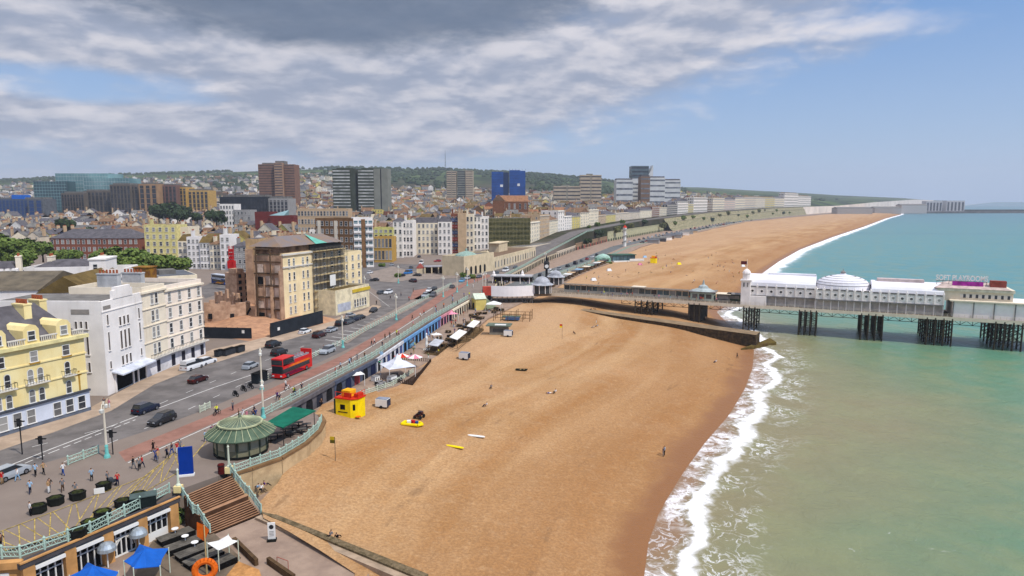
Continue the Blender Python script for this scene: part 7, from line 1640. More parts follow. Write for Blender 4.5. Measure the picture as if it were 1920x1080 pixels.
x, y = P(487,716,9); t = thing('utility_cabinet', 'dark cabinet behind the lamp post by the motorcycles', 'cabinet', (x, y, 9), RA); MB().box(-1.6,1.6,-.7,.7,0,1.9).build('body', mat('cabinet_dark', C(48,54,60,.5)), t); MB().box(-1.7,1.7,-.8,.8,1.9,2.0).build('lid', BLK, t)
# ------------------------------------------------------------------ people: one skinned body per pose, recoloured per person
SKIN = mat('skin', C(206,158,128,.75), .7, .05, 3); HAIRS = [mat('hair_dark', C(44,34,28,.5)), mat('hair_brown', C(96,66,42,.55)), mat('hair_fair', C(190,156,104,.7))]
def pose(name):
    """joints -> (pos, radius, slot): 0 skin 1 top 2 trousers 3 hair 4 shoes"""
    J = {}
    def put_(k, p, r, par, s): J[k] = (Vector(p), r, par, s)
    sit = name == 'sit'; lie = name == 'lie'; z = .15 if sit else .95
    if lie:
        put_('pel', (0,0,.13), .13, None, 2); put_('che', (.32,0,.16), .15, 'pel', 1); put_('nek', (.52,0,.17), .06, 'che', 0); put_('hed', (.66,0,.18), .1, 'nek', 3); put_('top', (.76,0,.17), .07, 'hed', 3)
        for s in (-1, 1): put_(f's{s}', (.45,s*.17,.15), .065, 'che', 1); put_(f'e{s}', (.25,s*.32,.08), .045, f's{s}', 0); put_(f'h{s}', (.05,s*.34,.06), .035, f'e{s}', 0); put_(f'k{s}', (-.4,s*.1,.22), .07, 'pel', 2); put_(f'f{s}', (-.8,s*.12,.06), .045, f'k{s}', 0)
        return J
    lean = .0 if not sit else -.12
    put_('pel', (0,0,z), .13, None, 2); put_('wai', (lean*.4,0,z+.2), .115, 'pel', 1); put_('che', (lean,0,z+.42), .14, 'wai', 1); put_('nek', (lean,0,z+.58), .055, 'che', 0); put_('hed', (lean+.02,0,z+.70), .095, 'nek', 0); put_('top', (lean,0,z+.80), .075, 'hed', 3)
    for s in (-1, 1):
        put_(f's{s}', (lean,s*.19,z+.50), .06, 'che', 1); sw = .22*s if name == 'walk' else .03
        put_(f'e{s}', (lean+sw*.6-.02,s*.25,z+.23), .045, f's{s}', 1); put_(f'h{s}', (lean+sw+.06,s*.25,z+.0) if not sit else (lean+.35,s*.2,z+.25), .035, f'e{s}', 0)
        if sit: put_(f'k{s}', (.42,s*.13,.42), .075, 'pel', 2); put_(f'f{s}', (.72,s*.14,.06), .05, f'k{s}', 2); put_(f't{s}', (.86,s*.14,.05), .04, f'f{s}', 4)
        elif name == 'ride': put_(f'k{s}', (.34,s*.13,z-.12-.1*s), .075, 'pel', 2); put_(f'f{s}', (.2,s*.12,z-.52-.12*s), .05, f'k{s}', 2); put_(f't{s}', (.32,s*.12,z-.56-.12*s), .04, f'f{s}', 4)
        else:
            st = -.26*s if name == 'walk' else .0
            put_(f'k{s}', (st*.6+.04,s*.1,.5), .07, 'pel', 2); put_(f'f{s}', (st,s*.1,.09), .045, f'k{s}', 2); put_(f't{s}', (st+.14,s*.11,.05), .04, f'f{s}', 4)
    if name == 'ride':
        for s in (-1, 1): J[f'h{s}'] = (Vector((.45,s*.25,z+.12)), .035, f'e{s}', 0); J[f'e{s}'] = (Vector((.25,s*.26,z+.28)), .045, f's{s}', 1)
    return J
def body_mesh(name):
    J = pose(name); ks = list(J); me = D.meshes.new('skel'); ed = [(ks.index(J[k][2]), i) for i, k in enumerate(ks) if J[k][2]]
    me.from_pydata([J[k][0] for k in ks], ed, []); o = D.objects.new('skel', me); COL.objects.link(o); md = o.modifiers.new('skin', 'SKIN')
    md.use_smooth_shade = True
    sv = me.skin_vertices[0].data if me.skin_vertices else None
    for i, k in enumerate(ks): sv[i].radius = (J[k][1], J[k][1]); sv[i].use_root = i == 0
    o.modifiers.new('sub', 'SUBSURF').levels = 1; o.modifiers['sub'].render_levels = 1
    out = D.meshes.new_from_object(o.evaluated_get(bpy.context.evaluated_depsgraph_get())); out.name = 'person_'+name
    segs = [(J[J[k][2]][0], J[k][0], J[k][3]) for k in ks if J[k][2]]; D.objects.remove(o)
    out.materials.clear()
    for m_ in (SKIN, FRAME, IRON, HAIRS[0], BLK): out.materials.append(m_)
    for p in out.polygons:
        c = p.center; best = min(segs, key=lambda s_: ((c-(s_[0]+(s_[1]-s_[0])*max(0, min(1, (c-s_[0]).dot(s_[1]-s_[0])/max(1e-9, (s_[1]-s_[0]).length_squared))))).length)); p.material_index = best[2]; p.use_smooth = True
    return out
BODY = {k: body_mesh(k) for k in ('stand', 'walk', 'sit', 'lie', 'ride')}
CLO = {n: mat('cloth_'+n.replace(' ', '_'), c, .9, .08, 4) for n, c in {'white': C(232,232,230,.85), 'black': C(30,30,34,.5), 'red': C(200,36,40,.8), 'blue': C(46,84,160,.7), 'navy': C(30,40,74,.6), 'grey': C(130,132,136,.65), 'tan': C(190,154,110,.75), 'green': C(70,116,76,.65), 'pink': C(226,140,160,.8), 'yellow': C(226,232,40,.9), 'purple': C(104,60,130,.65), 'pale blue': C(160,196,224,.8), 'brown': C(104,76,54,.6), 'orange': C(230,120,50,.8)}.items()}
ULAB = set(); MUTE = {'yellow': 'grey', 'orange': 'tan', 'pink': 'navy', 'green': 'brown', 'red': 'black', 'purple': 'blue'}
def person(pos, pz, top, low, where, face=None, hair=0, group=None, extra='', label=None):
    low = MUTE.get(low, low); verb = {'stand': 'standing', 'walk': 'walking', 'sit': 'sitting', 'lie': 'lying', 'ride': 'riding'}[pz]
    lb = label or f'person in {top} top and {low} trousers {verb} {where}'.replace('maroon', 'brown')
    if label is None:
        for _ in range(80):
            if lb not in ULAB: break
            top = random.choice(list(CLO)); low = random.choice(['black','navy','grey','blue','brown','tan','white','pale blue']); lb = f'person in {top} top and {low} trousers {verb} {where}'
    ULAB.add(lb); o = put(BODY[pz], 'person', None, pos, random.uniform(0, 6.28) if face is None else face); recolour(o, 1, CLO[top]); recolour(o, 2, CLO[low]); recolour(o, 3, HAIRS[hair]); o['kind'] = 'thing'; return tag(o, lb, 'person', group)
def pp(px, py, pz, top, low, where, z=9.0, **k): x, y = P(px, py, z); return person((x, y, z+.01), pz, top, low, where, **k)
def sp(px, py, pz, top, low, where, **k): x, y, z = S(px, py); return person((x, y, z), pz, top, low, where, **k)
for a in [(67,893,'walk','pale blue','black','beside the plaza crossing'),(82,890,'walk','tan','black','at the crossing behind the pale blue shirt'),(33,902,'walk','white','pale blue','near the silver car'),(4,908,'stand','red','tan','at the picture edge'),(94,922,'walk','black','grey','in mid plaza'),(119,892,'walk','white','blue','by the short green railing'),
  (202,908,'stand','grey','black','beside the pram'),(221,911,'stand','red','navy','holding the pram'),(57,968,'stand','white','black','against the first planter'),(3,1030,'walk','maroon' if 'maroon' in CLO else 'brown','black','by the railing corner'),(288,848,'walk','black','black','beside the cycle lane'),(196,764,'stand','navy','grey','at the hotel corner'),(205,766,'stand','pink','white','with the friend at the hotel corner'),
  (475,787,'stand','navy','pale blue','behind the round kiosk roof'),(480,785,'stand','blue','grey','near the short cream lamp'),(456,784,'stand','pale blue','black','in the kiosk queue'),(448,786,'stand','brown','black','in the kiosk queue end'),(437,770,'stand','grey','navy','by the cycle lane near the kiosk'),(536,728,'walk','white','grey','beside the lamp and cycle lane'),
  (552,742,'ride','yellow','black','along the promenade railing'),(607,660,'walk','grey','black','by the guard rails'),(697,650,'walk','black','grey','on the wide promenade'),(702,646,'walk','white','navy','with another on the promenade'),(722,637,'walk','brown','black','ahead on the promenade'),(731,634,'walk','black','navy','paired on the promenade'),(717,652,'walk','navy','grey','close to the promenade railing'),
  (773,600,'walk','black','black','before the white arches railing'),(788,596,'walk','white','tan','near the red lane bend'),(795,590,'walk','red','black','near the bend pair'),(848,573,'stand','green','grey','by the pier steps crowd'),(832,577,'walk','orange','black','near the steps crowd'),(858,572,'walk','brown','navy','leaving the steps'),(848,560,'walk','red','grey','in the forecourt'),(870,557,'stand','blue','black','by the blue kiosk'),(880,556,'stand','yellow','grey','in a bright jacket at the steps'),
  (706,572,'walk','black','black','outside the pavilion'),(732,562,'walk','navy','black','crossing from the pavilion'),(767,564,'walk','maroon' if 'maroon' in CLO else 'red','black','on the long traffic island'),(775,548,'stand','black','brown','on the red island'),(752,556,'walk','grey','navy','crossing the junction mouth')]: pp(*a, group='people on the promenade and roads')
for i in range(34):
    t_ = random.random(); a_ = (lerp(240, 860, t_), interp([(240,880),(430,800),(510,752),(645,686),(748,624),(810,582),(874,545)], lerp(240, 860, t_))+random.uniform(3, 12))
    pp(a_[0], a_[1], random.choice(['walk','walk','stand']), random.choice(list(CLO)), random.choice(list(CLO)), random.choice(['along the wide promenade','near the promenade railing','beside the white edge line']), group='people on the promenade and roads')
for i in range(5): pp(random.uniform(20, 330), random.uniform(880, 930), random.choice(['walk','stand']), random.choice(list(CLO)), random.choice(list(CLO)), random.choice(['across the plaza','by the yellow lines']), group='people on the promenade and roads')
for i in range(34):
    px = random.uniform(884, 990); py = random.uniform(528, 556) if px < 925 else random.uniform(522, 534); pp(px, py, random.choice(['stand','walk']), random.choice(list(CLO)), random.choice(list(CLO)), random.choice(['in the pier entrance crowd','near the white hoarding','by the pier forecourt']), group='crowd at the pier entrance')
for i in range(40):
    u = random.uniform(U(1046), U(1385)); v = random.choice((random.uniform(1.2, 4.5), random.uniform(9.5, 14))); p = P0+PE*u+PN*(-v) if False else P0+PE*u+Vector((-PE.y, PE.x))*v
    person((p.x, p.y, DZ+.01), random.choice(['walk','walk','stand']), random.choice(list(CLO)), random.choice(list(CLO)), random.choice(['on the pier walkway','by the pier wind shelter','on the pier boards']), group='people strolling on the pier')
for i in range(26):
    y = random.uniform(300, 470); x = interp(BACK, y)-random.uniform(1, 12); person((x, y, LOW+.01), random.choice(['walk','stand']), random.choice(list(CLO)), random.choice(list(CLO)), random.choice(['on the lower drive path','beside the drive railing','by the beach huts']), group='people on the lower drive')
for i in range(30):
    y = random.uniform(150, 240); x = lerp(interp(EDGE, y), interp(BACK, y), random.uniform(.15, .9)); person((x, y, LOW+.01), random.choice(['walk','stand','sit']), random.choice(list(CLO)), random.choice(list(CLO)), random.choice(['outside the blue arches','on the lower esplanade','by the beach bar']), group='people on the lower esplanade')
pp(603,763,'stand','brown','black','by the terrace wall on the esplanade',z=LOW)
for a in [(1243,856,'stand','navy','grey','alone near the wet shingle'),(1246,854,'stand','pale blue','black','beside the companion near the wet shingle'),(1382,672,'walk','brown','black','near the groyne water edge'),(1342,680,'sit','white','pink','on the open shingle below the groyne'),(912,762,'sit','white','navy','on the shingle above the surfboards'),(921,728,'sit','grey','red','alone high on the shingle'),
  (1030,738,'lie','blue','white','in the pair mid beach'),(1041,737,'sit','white','black','in the pair mid beach'),(1076,626,'sit','black','red','near the tall yellow flag'),(1113,615,'sit','white','grey','in the group below the pier'),(1120,613,'sit','pale blue','navy','below the pier edge'),(1118,606,'stand','tan','white','over the group below the pier'),
  (632,1012,'sit','black','black','at the foot of the low stone wall'),(620,1008,'sit','grey','black','by the low stone wall'),(484,918,'sit','pale blue','navy','in the row against the stairs'),(490,920,'sit','white','black','in the row near the stairs'),(497,913,'sit','purple','black','last in the row near the stairs'),(1092,570,'stand','brown','black','under the pier root'),(1108,582,'sit','navy','grey','beside the groyne'),(1114,581,'sit','brown','black','beside the groyne top'),(943,617,'stand','brown','black','next to the grey beach hut')]: sp(*a, group='people on the near beach')
for i in range(74):
    px = random.uniform(1085, 1400); py = random.uniform(470, 535)
    x, y, z = S(px, py)
    if x < interp(BACK, y)+4 or x > interp(SHORE, y)-8: continue
    person((x, y, z), random.choice(['sit','lie','sit','stand','walk']), random.choice(list(CLO)), random.choice(list(CLO)), random.choice(['on the beach beyond the pier','on the far shingle past the pier','between huts and surf']), group='people on the beach beyond the pier')
bike(407,778,RA+math.pi,'bicycle ridden by a person in a yellow jacket on the cycle lane'); pp(407,778,'ride','yellow','navy','a bicycle on the cycle lane',face=RA+math.pi)
bike(539,731,RA,'pale bicycle near the tall lamp by the cycle lane',col=FRAME); bike(552,742,RA,'bicycle ridden along the promenade railing by a yellow jacket'); bike(440,925,0.4,'bicycle leaning at the stairs balustrade') if False else None
x, y = P(211,910,9); t = thing('pram', 'dark grey pram between two people on the plaza', 'pram', (x, y, 9), .3); MB().box(-.4,.4,-.25,.25,.45,.75).lathe([(.3,0),(.28,.2),(.1,.34)], 8, (-.15,0,.75)).build('seat', mat('pram_grey', C(84,90,98,.6)), t); MB().path([(.4,0,.6),(.75,0,1.0)], .03, 4).path([(-.35,.2,.1),(.3,.2,.5)], .03, 4).path([(-.35,-.2,.1),(.3,-.2,.5)], .03, 4).build('frame', IRON, t)
for sx in (-.35, .35):
    for sy in (-.25, .25): MB().tube((sx,sy-.02,.12), (sx,sy+.02,.12), .12, n=8).build('wheel', TYRE, t)
# ------------------------------------------------------------------ things on the beach and lower esplanade
YEL2 = mat('lifeguard_yellow', C(250,218,10,.88), .6, .05, .8); REDP = mat('lifeguard_red', C(214,52,24,.8), .6, .05, .8)
x, y, z = S(656, 778); t = thing('lifeguard_hut', 'yellow lifeguard hut with red railed lookout on its roof', 'hut', (x, y, z), R(-22))
MB().prism([(-1.9,-1.5),(1.2,-1.5),(2.2,-.6),(2.2,1.6),(-1.9,1.6)], -.3, 3.3).build('wall', YEL2, t); MB().prism([(-2.05,-1.65),(1.25,-1.65),(2.35,-.65),(2.35,1.75),(-2.05,1.75)], 3.3, 3.5).build('roof', REDP, t)
MB().box(-1.2,.6,-.6,1.2,3.5,4.6).build('lookout', mat('lifeguard_orange', C(246,176,20,.88), .6), t); MB().box(-.5,1.0,-.9,-.7,3.5,4.3).box(1.2,2.1,-.3,1.4,3.5,4.1).build('red_panel', REDP, t)
f = MB(); f.path([(-1.9,-1.5,4.5),(1.2,-1.5,4.5),(2.2,-.6,4.5),(2.2,1.6,4.5)], .06, 4)
for q in ((-1.9,-1.5),(-.3,-1.5),(1.2,-1.5),(2.2,-.6),(2.2,1.6)): f.tube((*q,3.5), (*q,4.5), .05, n=4)
f.build('roof_rail', REDP, t); MB().box(-.9,.1,-1.54,-1.5,1.4,2.3).build('shutter', BLK, t)
MB().box(-1.4,.6,-1.54,-1.501,.85,1.0).build('lettering', BLK, t); MB().add([(1.52,-1.22,1.3),(1.85,-.92,1.3),(1.85,-.92,2.4),(1.52,-1.22,2.4)], [(0,1,2,3)]).build('door', BLK, t)
MB().box(-2.5,-1.91,-1.2,.8,-.2,3.0).build('side_store', mat('store_green', C(52,84,66,.6)), t); MB().lathe([(.45,0),(.5,.08),(.3,.1)], 12, (2.4,-.9,.2)).build('lifebuoy', OR, t)
def trailer(px, py, label, rz, sx=2.4):
    x, y, z = S(px, py); t = thing('beach_trailer', label, 'trailer', (x, y, z), rz, 'white box trailers on the beach'); MB().box(-sx/2,sx/2,-.8,.8,.35,1.75).build('body', FRAME, t); MB().box(sx/2,sx/2+.06,-.75,.75,.4,1.7).build('door', mat('trailer_door', C(66,72,90,.6)), t); MB().box(-sx/2+.1,sx/2-.1,-.7,.7,1.75,1.85).build('roof', mat('trailer_roof', C(150,156,170,.7)), t)
    for s_ in (-.85, .85): MB().tube((0,s_-.08,.3), (0,s_+.08,.3), .3, n=10).build('wheel', TYRE, t)
    MB().box(-sx/2-1,-sx/2,-.06,.06,.35,.45).build('drawbar', IRON, t)
trailer(718,764,'white box trailer beside the yellow lifeguard hut',R(-15)); trailer(871,674,'white box trailer alone in the middle of the upper beach',R(-20)); trailer(953,631,'white box trailer by the grey beach hut',R(-10))
x, y, z = S(772, 797); t = thing('rescue_raft', 'yellow inflatable rescue raft heaped with red and white gear', 'raft', (x, y, z), R(-15)); mb = MB()
for a, b in (((-1.6,-.7),(1.4,-.7)),((1.4,-.7),(2,0)),((2,0),(1.4,.7)),((1.4,.7),(-1.6,.7)),((-1.6,.7),(-1.6,-.7))): mb.tube((*a,.28), (*b,.28), .28, n=8)
mb.box(-1.5,1.5,-.6,.6,.05,.25); mb.build('hull', YEL2, t); MB().cbox((-.5,0,.55),(.7,.8,.5),.4).build('gear_bag', CLO['white'], t); MB().cbox((.2,.1,.6),(.8,.5,.5),-.5).build('gear_bag', CLO['red'], t); MB().cbox((.9,.2,.5),(.5,.5,.4),.2).build('gear_bag', CLO['blue'], t)
x, y, z = S(786, 784); t = thing('quad_bike', 'dark quad bike with red trim behind the yellow raft', 'quad bike', (x, y, z), R(70)); MB().box(-.9,.9,-.45,.45,.5,.85).box(.2,.9,-.4,.4,.85,1.1).build('body', CARM['maroon'], t); MB().tube((.4,-.45,1.3), (.4,.45,1.3), .04, n=5).build('handlebar', IRON, t); MB().box(-.7,.1,-.25,.25,.85,1.0).build('saddle', BLK, t)
for sx in (-.65, .65):
    for sy in (-.6, .6): MB().tube((sx,sy-.14,.33), (sx,sy+.14,.33), .33, n=10).build('wheel', TYRE, t)
for (px, py, m, lb, L, a) in ((853,839,YEL2,'long yellow rescue board lying on the shingle',3.3,-25), (893,819,FRAME,'long white surfboard lying beside the yellow one',3.2,-18)):
    x, y, z = S(px, py); n = 8; mb = MB(); up = [(L/2*math.sin(math.pi*(i/n-.5)), .33*math.cos(math.pi*(i/n-.5))**.6 if 0 < i < n else 0) for i in range(n+1)]; poly = up+[(q[0], -q[1]) for q in up[-2:0:-1]]; mb.prism(poly, .04, .16); tag(mb.build('surfboard', m, None, (x, y, z+.05), R(a)), lb, 'surfboard')
def flag(px, py, yt, label, cols):
    x, y, z = S(px, py); t = thing('beach_flag', label, 'flag', (x, y, z), R(-10)); H_ = ztop(y, yt)-z; MB().tube((0,0,-.2), (0,0,H_), .045, n=5).build('pole', mat('pole_grey', C(120,110,96,.6)), t); mb = MB(); mb.slot(0).box(-.75,0,-.02,.02,H_-.5,H_); mb.slot(1).box(-.75,0,-.02,.02,H_-1.0,H_-.5); mb.build('flag', cols, t)
flag(629,864,819,'small yellow flag on a thin pole near the kiosk terrace',[mat('flag_ochre', C(206,176,40,.8)), mat('flag_olive', C(120,110,40,.6))]); flag(1054,636,608,'red over yellow flag on a pole near the pier',[REDP, YEL2])
x, y, z = S(977, 695); t = thing('rowing_boat', 'small dark boat lying on the open shingle', 'boat', (x, y, z), R(-10)); MB().add([(-1.3,-.5,.4),(.8,-.5,.4),(1.7,0,.55),(.8,.5,.4),(-1.3,.5,.4),(-1.1,-.3,0),(.8,-.3,0),(1.3,0,.05),(.8,.3,0),(-1.1,.3,0)], [(0,5,6,1),(1,6,7,2),(2,7,8,3),(3,8,9,4),(4,9,5,0),(5,9,8,7,6)]).build('hull', mat('boat_dark', C(72,74,60,.55)), t); MB().box(-.3,0,-.48,.48,.28,.34).box(.6,.8,-.44,.44,.28,.34).build('thwart', mat('boat_wood', C(190,160,110,.7)), t)
# beach bar on a dark deck
d1, d2, d3, d4_ = [V2(P(*q, 5.4)) for q in ((706,717),(774,722),(808,680),(752,676))]; o = d1
t = thing('beach_bar', 'dark decked beach bar with a picket edge on the shingle', 'beach bar', (o.x, o.y, 5.3)); MB().prism([q-o for q in (d1,d2,d3,d4_)], -1.2, .25).build('deck', mat('deck_dark', C(92,72,58,.55), .9, .25, 1), t); mb = MB()
for a, b in ((d1,d2),(d2,d3),(d3,d4_)):
    L = (b-a).length
    for i in range(int(L/.5)+1): p = a.lerp(b, i*.5/L)-o; mb.box(p.x-.08, p.x+.08, p.y-.08, p.y+.08, .25, 1.15)
mb.build('picket_fence', mat('picket_brown', C(92,72,60,.55)), t)
def tent(label, px, py, zc, r, hh, m, n=4, name='tent', group=None, z0=5.55):
    x, y = P(px, py, z0); t = thing(name, label, name, (x, y, z0), R(30), group); mb = MB(); k = 5; vs = []
    prof = [(r, zc), (r*.55, zc+hh*.22), (r*.25, zc+hh*.5), (.05, zc+hh)]; MB().lathe(prof, n, a0=math.pi/4).build('fabric', m, t)
    for i in range(n): a = math.pi/4+6.283*i/n; MB().tube((r*.95*math.cos(a), r*.95*math.sin(a), 0), (r*.95*math.cos(a), r*.95*math.sin(a), zc), .06, n=5).build('pole', FRAME, t)
    return t
TW = mat('tent_white', C(224,226,234,.82), .7, .1, .5)
tent('large pale grey peaked tent on the beach bar deck', 746, 706, 2.6, 4.4, 2.6, TW); 
for (px, py, lb) in ((754,688,'red and white parasol behind the peaked tent'), (778,690,'pink parasol at the far corner of the beach bar')):
    x, y = P(px, py, 5.5); t = thing('parasol', lb, 'parasol', (x, y, 5.5)); mb = MB(); n = 8
    for i in range(n): a, b = 6.283*i/n, 6.283*(i+1)/n; mb.slot(i % 2).add([(0,0,3.3),(1.9*math.cos(a),1.9*math.sin(a),2.6),(1.9*math.cos(b),1.9*math.sin(b),2.6)], [(0,1,2)])
    mb.build('fabric', [REDP if 'red' in lb else CLO['pink'], FRAME], t); MB().tube((0,0,0), (0,0,3.3), .05, n=5).build('pole', FRAME, t)
tent('white square gazebo before the slate arches', 664, 722, 2.5, 2.6, .7, FRAME, name='gazebo'); tent('mint green awning tent near the slate arches', 700, 695, 2.2, 2.0, .8, mat('mint', C(110,196,160,.8)), name='gazebo'); tent('small white gazebo on the esplanade before the blue arches', 818, 642, 2.3, 1.8, .5, FRAME, name='gazebo'); tent('pink awning tent before the cream arches', 846, 602, 2.5, 2.6, .9, mat('pink_awning', C(236,150,170,.85)), name='gazebo')
x, y = P(800, 656, LOW); t = thing('stone_figure', 'tall white twisted figure sculpture on the esplanade', 'sculpture', (x, y, LOW)); MB().lathe([(.6,0),(.35,.6),(.45,1.5),(.3,2.4),(.42,3.2),(.22,3.8),(.3,4.2),(.08,4.5)], 8, sx=.8).build('figure', FRAME, t); MB().box(-.8,.8,-.8,.8,-.1,.25).build('base', STONE, t)
x, y = P(712, 690, LOW); t = thing('tall_banner', 'pale blue sail banner by the mint awning', 'banner', (x, y, LOW)); MB().tube((0,0,0), (0,0,4), .05, n=5).build('pole', FRAME, t); MB().box(0,.9,-.02,.02,.8,3.9).build('fabric', CLO['pale blue'], t)
def stall_roof(label, q, zt, m, bm):
    """a timber beach shelter with a flat pale roof, corners from the photograph at roof height"""
    c = [V2(P(*k, zt)) for k in q]; o = sum(c, Vector((0, 0)))/4; t = thing('beach_shelter', label, 'shelter', (o.x, o.y, 5.3)); MB().prism([(k-o)*.72 for k in c], zt-5.3-.15, zt-5.3).build('roof', m, t); MB().prism([(k-o)*1.12 for k in c], -.6, .3).build('deck', bm, t)
    for k in c: k = (k-o)*.68; MB().tube((k.x,k.y,.2), (k.x,k.y,zt-5.4), .09, n=5).build('post', bm, t)
    r = MB(); cc = [(k-o)*1.08 for k in c]
    for a, b in zip(cc, cc[1:]+cc[:1]): r.tube((a.x,a.y,1.2), (b.x,b.y,1.2), .06, n=4); r.tube((a.x,a.y,.75), (b.x,b.y,.75), .05, n=4)
    r.build('rail', bm, t)
BW = mat('shelter_timber', C(130,104,70,.6), .9, .2, 1)
stall_roof('long white roofed timber shelter on the beach edge', [(836,634),(856,641),(882,620),(862,614)], 8.2, FRAME, BW); stall_roof('shorter white roofed timber shelter nearer the pier', [(870,613),(888,617),(905,601),(888,597)], 8.2, FRAME, BW); stall_roof('low plank terrace with white parasol by the blue truck', [(796,648),(822,652),(838,636),(815,632)], 7.6, mat('sail_grey', C(200,202,206,.78)), BW)
x, y, z = S(936, 626); t = thing('beach_hut', 'grey hut with a wide green flat roof on the sand', 'hut', (x, y, z), R(-8)); MB().box(-2.6,2.6,-1.7,1.7,-.2,2.6).build('wall', mat('hut_grey', C(150,146,134,.68)), t); MB().box(-3.6,3.6,-2.4,2.4,2.6,2.85).build('roof', mat('hut_green', C(120,132,116,.65)), t); MB().box(-1,2.2,-2.0,-.8,2.85,3.1).build('roof_panel', FRAME, t); MB().box(-1.6,1.4,-1.75,-1.7,.9,1.9).build('shutter', WC and mat('shutter_grey', C(108,108,104,.6)), t)
x, y, z = S(962, 600); t = thing('climbing_frame', 'timber play structure with blue panels and rope posts by the groyne', 'play structure', (x, y, z), R(-10)); f = MB()
for i in range(6):
    for j in (-3, 0, 3): f.tube((-6+i*2.4,j,-.3), (-6+i*2.4,j,2.4+(i % 2)), .1, n=5)
for zz in (1.2, 2.3): f.box(-6,6,-3.06,-2.94,zz,zz+.12); f.box(-6,6,2.94,3.06,zz,zz+.12)
f.build('timber_frame', BW, t); MB().box(-3.5,2.5,-1.6,1.4,1.1,1.3).build('platform', mat('play_green', C(104,116,96,.6)), t); MB().box(-2.2,2.4,-2.2,-1.2,.4,1.3).build('panel', mat('play_blue', C(86,120,170,.7)), t)
x, y = P(926, 583, LOW); t = thing('marquee', 'small white marquee at the foot of the pier steps', 'marquee', (x, y, LOW), R(-8)); MB().lathe([(3.6,2.4),(3.6,2.6),(.1,3.6)], 4, a0=.785, sy=.7).build('roof', FRAME, t)
for sx in (-2.8, 2.8):
    for sy in (-1.8, 1.8): MB().tube((sx,sy,0), (sx,sy,2.4), .06, n=5).build('pole', FRAME, t)
x, y = P(888, 580, LOW); t = thing('end_house', 'cream gabled end house where the arches meet the pier steps', 'building', (x, y, LOW), R(-70)); MB().box(-2.5,2.5,0,4,-.2,4).build('wall', wall('yellow'), t); MB().add([(-2.8,-.3,4),(0,-.3,5.8),(2.8,-.3,4),(-2.8,4,4),(0,4,5.8),(2.8,4,4)], [(0,1,4,3),(1,2,5,4),(0,2,1),(3,4,5)]).build('roof', RGP, t); MB().box(-.8,.8,-.06,0,.2,2.4).build('door', CLO['navy'], t)
a1, a2, c1, c2 = [Vector(P(*q)) for q in ((893,561,9),(912,558,9),(917,581,LOW),(933,576,LOW))]; mb = MB()
for i in range(12): mb.prism([a1.lerp(c1, i/12), a2.lerp(c2, i/12), a2.lerp(c2, (i+1)/12), a1.lerp(c1, (i+1)/12)], 4, 9-(9-LOW)*(i+1)/12)
tag(mb.build('pier_steps', mat('steps_green', C(160,170,140,.7))), 'pale green steps from the promenade to the beach beside the pier', 'stairs')
# crates, bins, tables on the lower esplanade
for (px, py, z_, w, m, lb) in ((523+30,757,6.9,1.6,BLK,'black crate beside the orange car'),(566,757,6.9,2.4,BLK,'larger black crate beside the orange car'),(628,727,LOW,1.4,NV,'dark blue stall box with banners under the railing'),(612,735,LOW,1.2,CLO['white'],'white notice board under the railing'),(704,714,LOW,1.3,FRAME,'white fridge by the beach bar'),(735,716,LOW,1.6,FRAME,'white counter in front of the peaked tent'),(631,733,LOW,.9,PSTR,'red crate on the lower esplanade')):
    x, y = P(px, py, z_); t = thing('storage_box', lb, 'box', (x, y, z_), R(60)); MB().box(-w*.6,w*.6,-.6,.6,0,w*.8).build('body', m, t); MB().box(-w*.63,w*.63,-.63,.63,w*.8,w*.8+.08).build('lid', PGY, t)
def pl_tables(n, ya, yb, f0, f1, label, group, col):
    for i in range(n):
        yy = random.uniform(ya, yb); xx = lerp(interp(EDGE, yy), interp(BACK, yy), random.uniform(f0, f1)); t = thing('cafe_table', label, 'table', (xx, yy, LOW), random.uniform(0, 3), group); MB().box(-.8,.8,-.4,.4,.7,.77).build('table_top', col, t); MB().box(-.8,.8,.55,.85,.4,.46).box(-.8,.8,-.85,-.55,.4,.46).build('seat', col, t); MB().box(-.6,-.5,-.7,.7,0,.7).box(.5,.6,-.7,.7,0,.7).build('leg', IRON, t)
pl_tables(16, 176, 216, .45, .95, 'timber picnic table outside the blue arches', 'picnic tables outside the blue arches', BW); pl_tables(8, 138, 150, .5, .9, 'grey picnic table near the slate arches', 'picnic tables near the slate arches', PGY); pl_tables(14, 218, 245, .4, .95, 'brown picnic table outside the cream arches', 'picnic tables outside the cream arches', BW)
# beyond the pier: huts, kiosks, tower slide
x, y = P(1130, 492, LOW); t = thing('beach_kiosk', 'pale turquoise kiosk with arched roof on the beach beyond the pier', 'kiosk', (x, y, LOW), R(10)); MB().box(-4.5,4.5,-3,3,-.4,3).build('wall', mat('kiosk_turq', C(150,196,172,.78)), t); MB().lathe([(5,0),(4.4,1),(2.5,2),(.2,2.6)], 8, (0,0,3), sy=.7).build('roof', mat('kiosk_turq_roof', C(170,204,188,.78)), t); MB().box(-5,5,-4.4,-3.05,-.6,.6).build('planter_edge', mat('edge_olive', C(110,120,60,.6)), t); MB().box(-3,3,-3.05,-3,.9,2.2).build('hatch', GLASS, t)
x, y = P(1165, 488, LOW); t = thing('beach_cafe', 'dark glazed cafe with flat green roof and white terrace wall beyond the pier', 'cafe', (x, y, LOW), R(14)); MB().box(-8,8,-4,4,-.6,3.6).build('wall', GLASSB, t); MB().box(-8.6,8.6,-4.6,4.6,3.6,4).build('roof', mat('cafe_green', C(74,110,92,.65)), t); MB().box(3,13,-7,-6.5,-1,1.4).box(-8,13,-7,-4,-1.2,.1).build('terrace_wall', FRAME, t); mb = MB()
for i in range(7): mb.box(-8+i*2.6,-7.8+i*2.6,-4.1,-3.95,-.2,3.6)
mb.build('post', mat('cafe_frame', C(40,70,58,.5)), t)
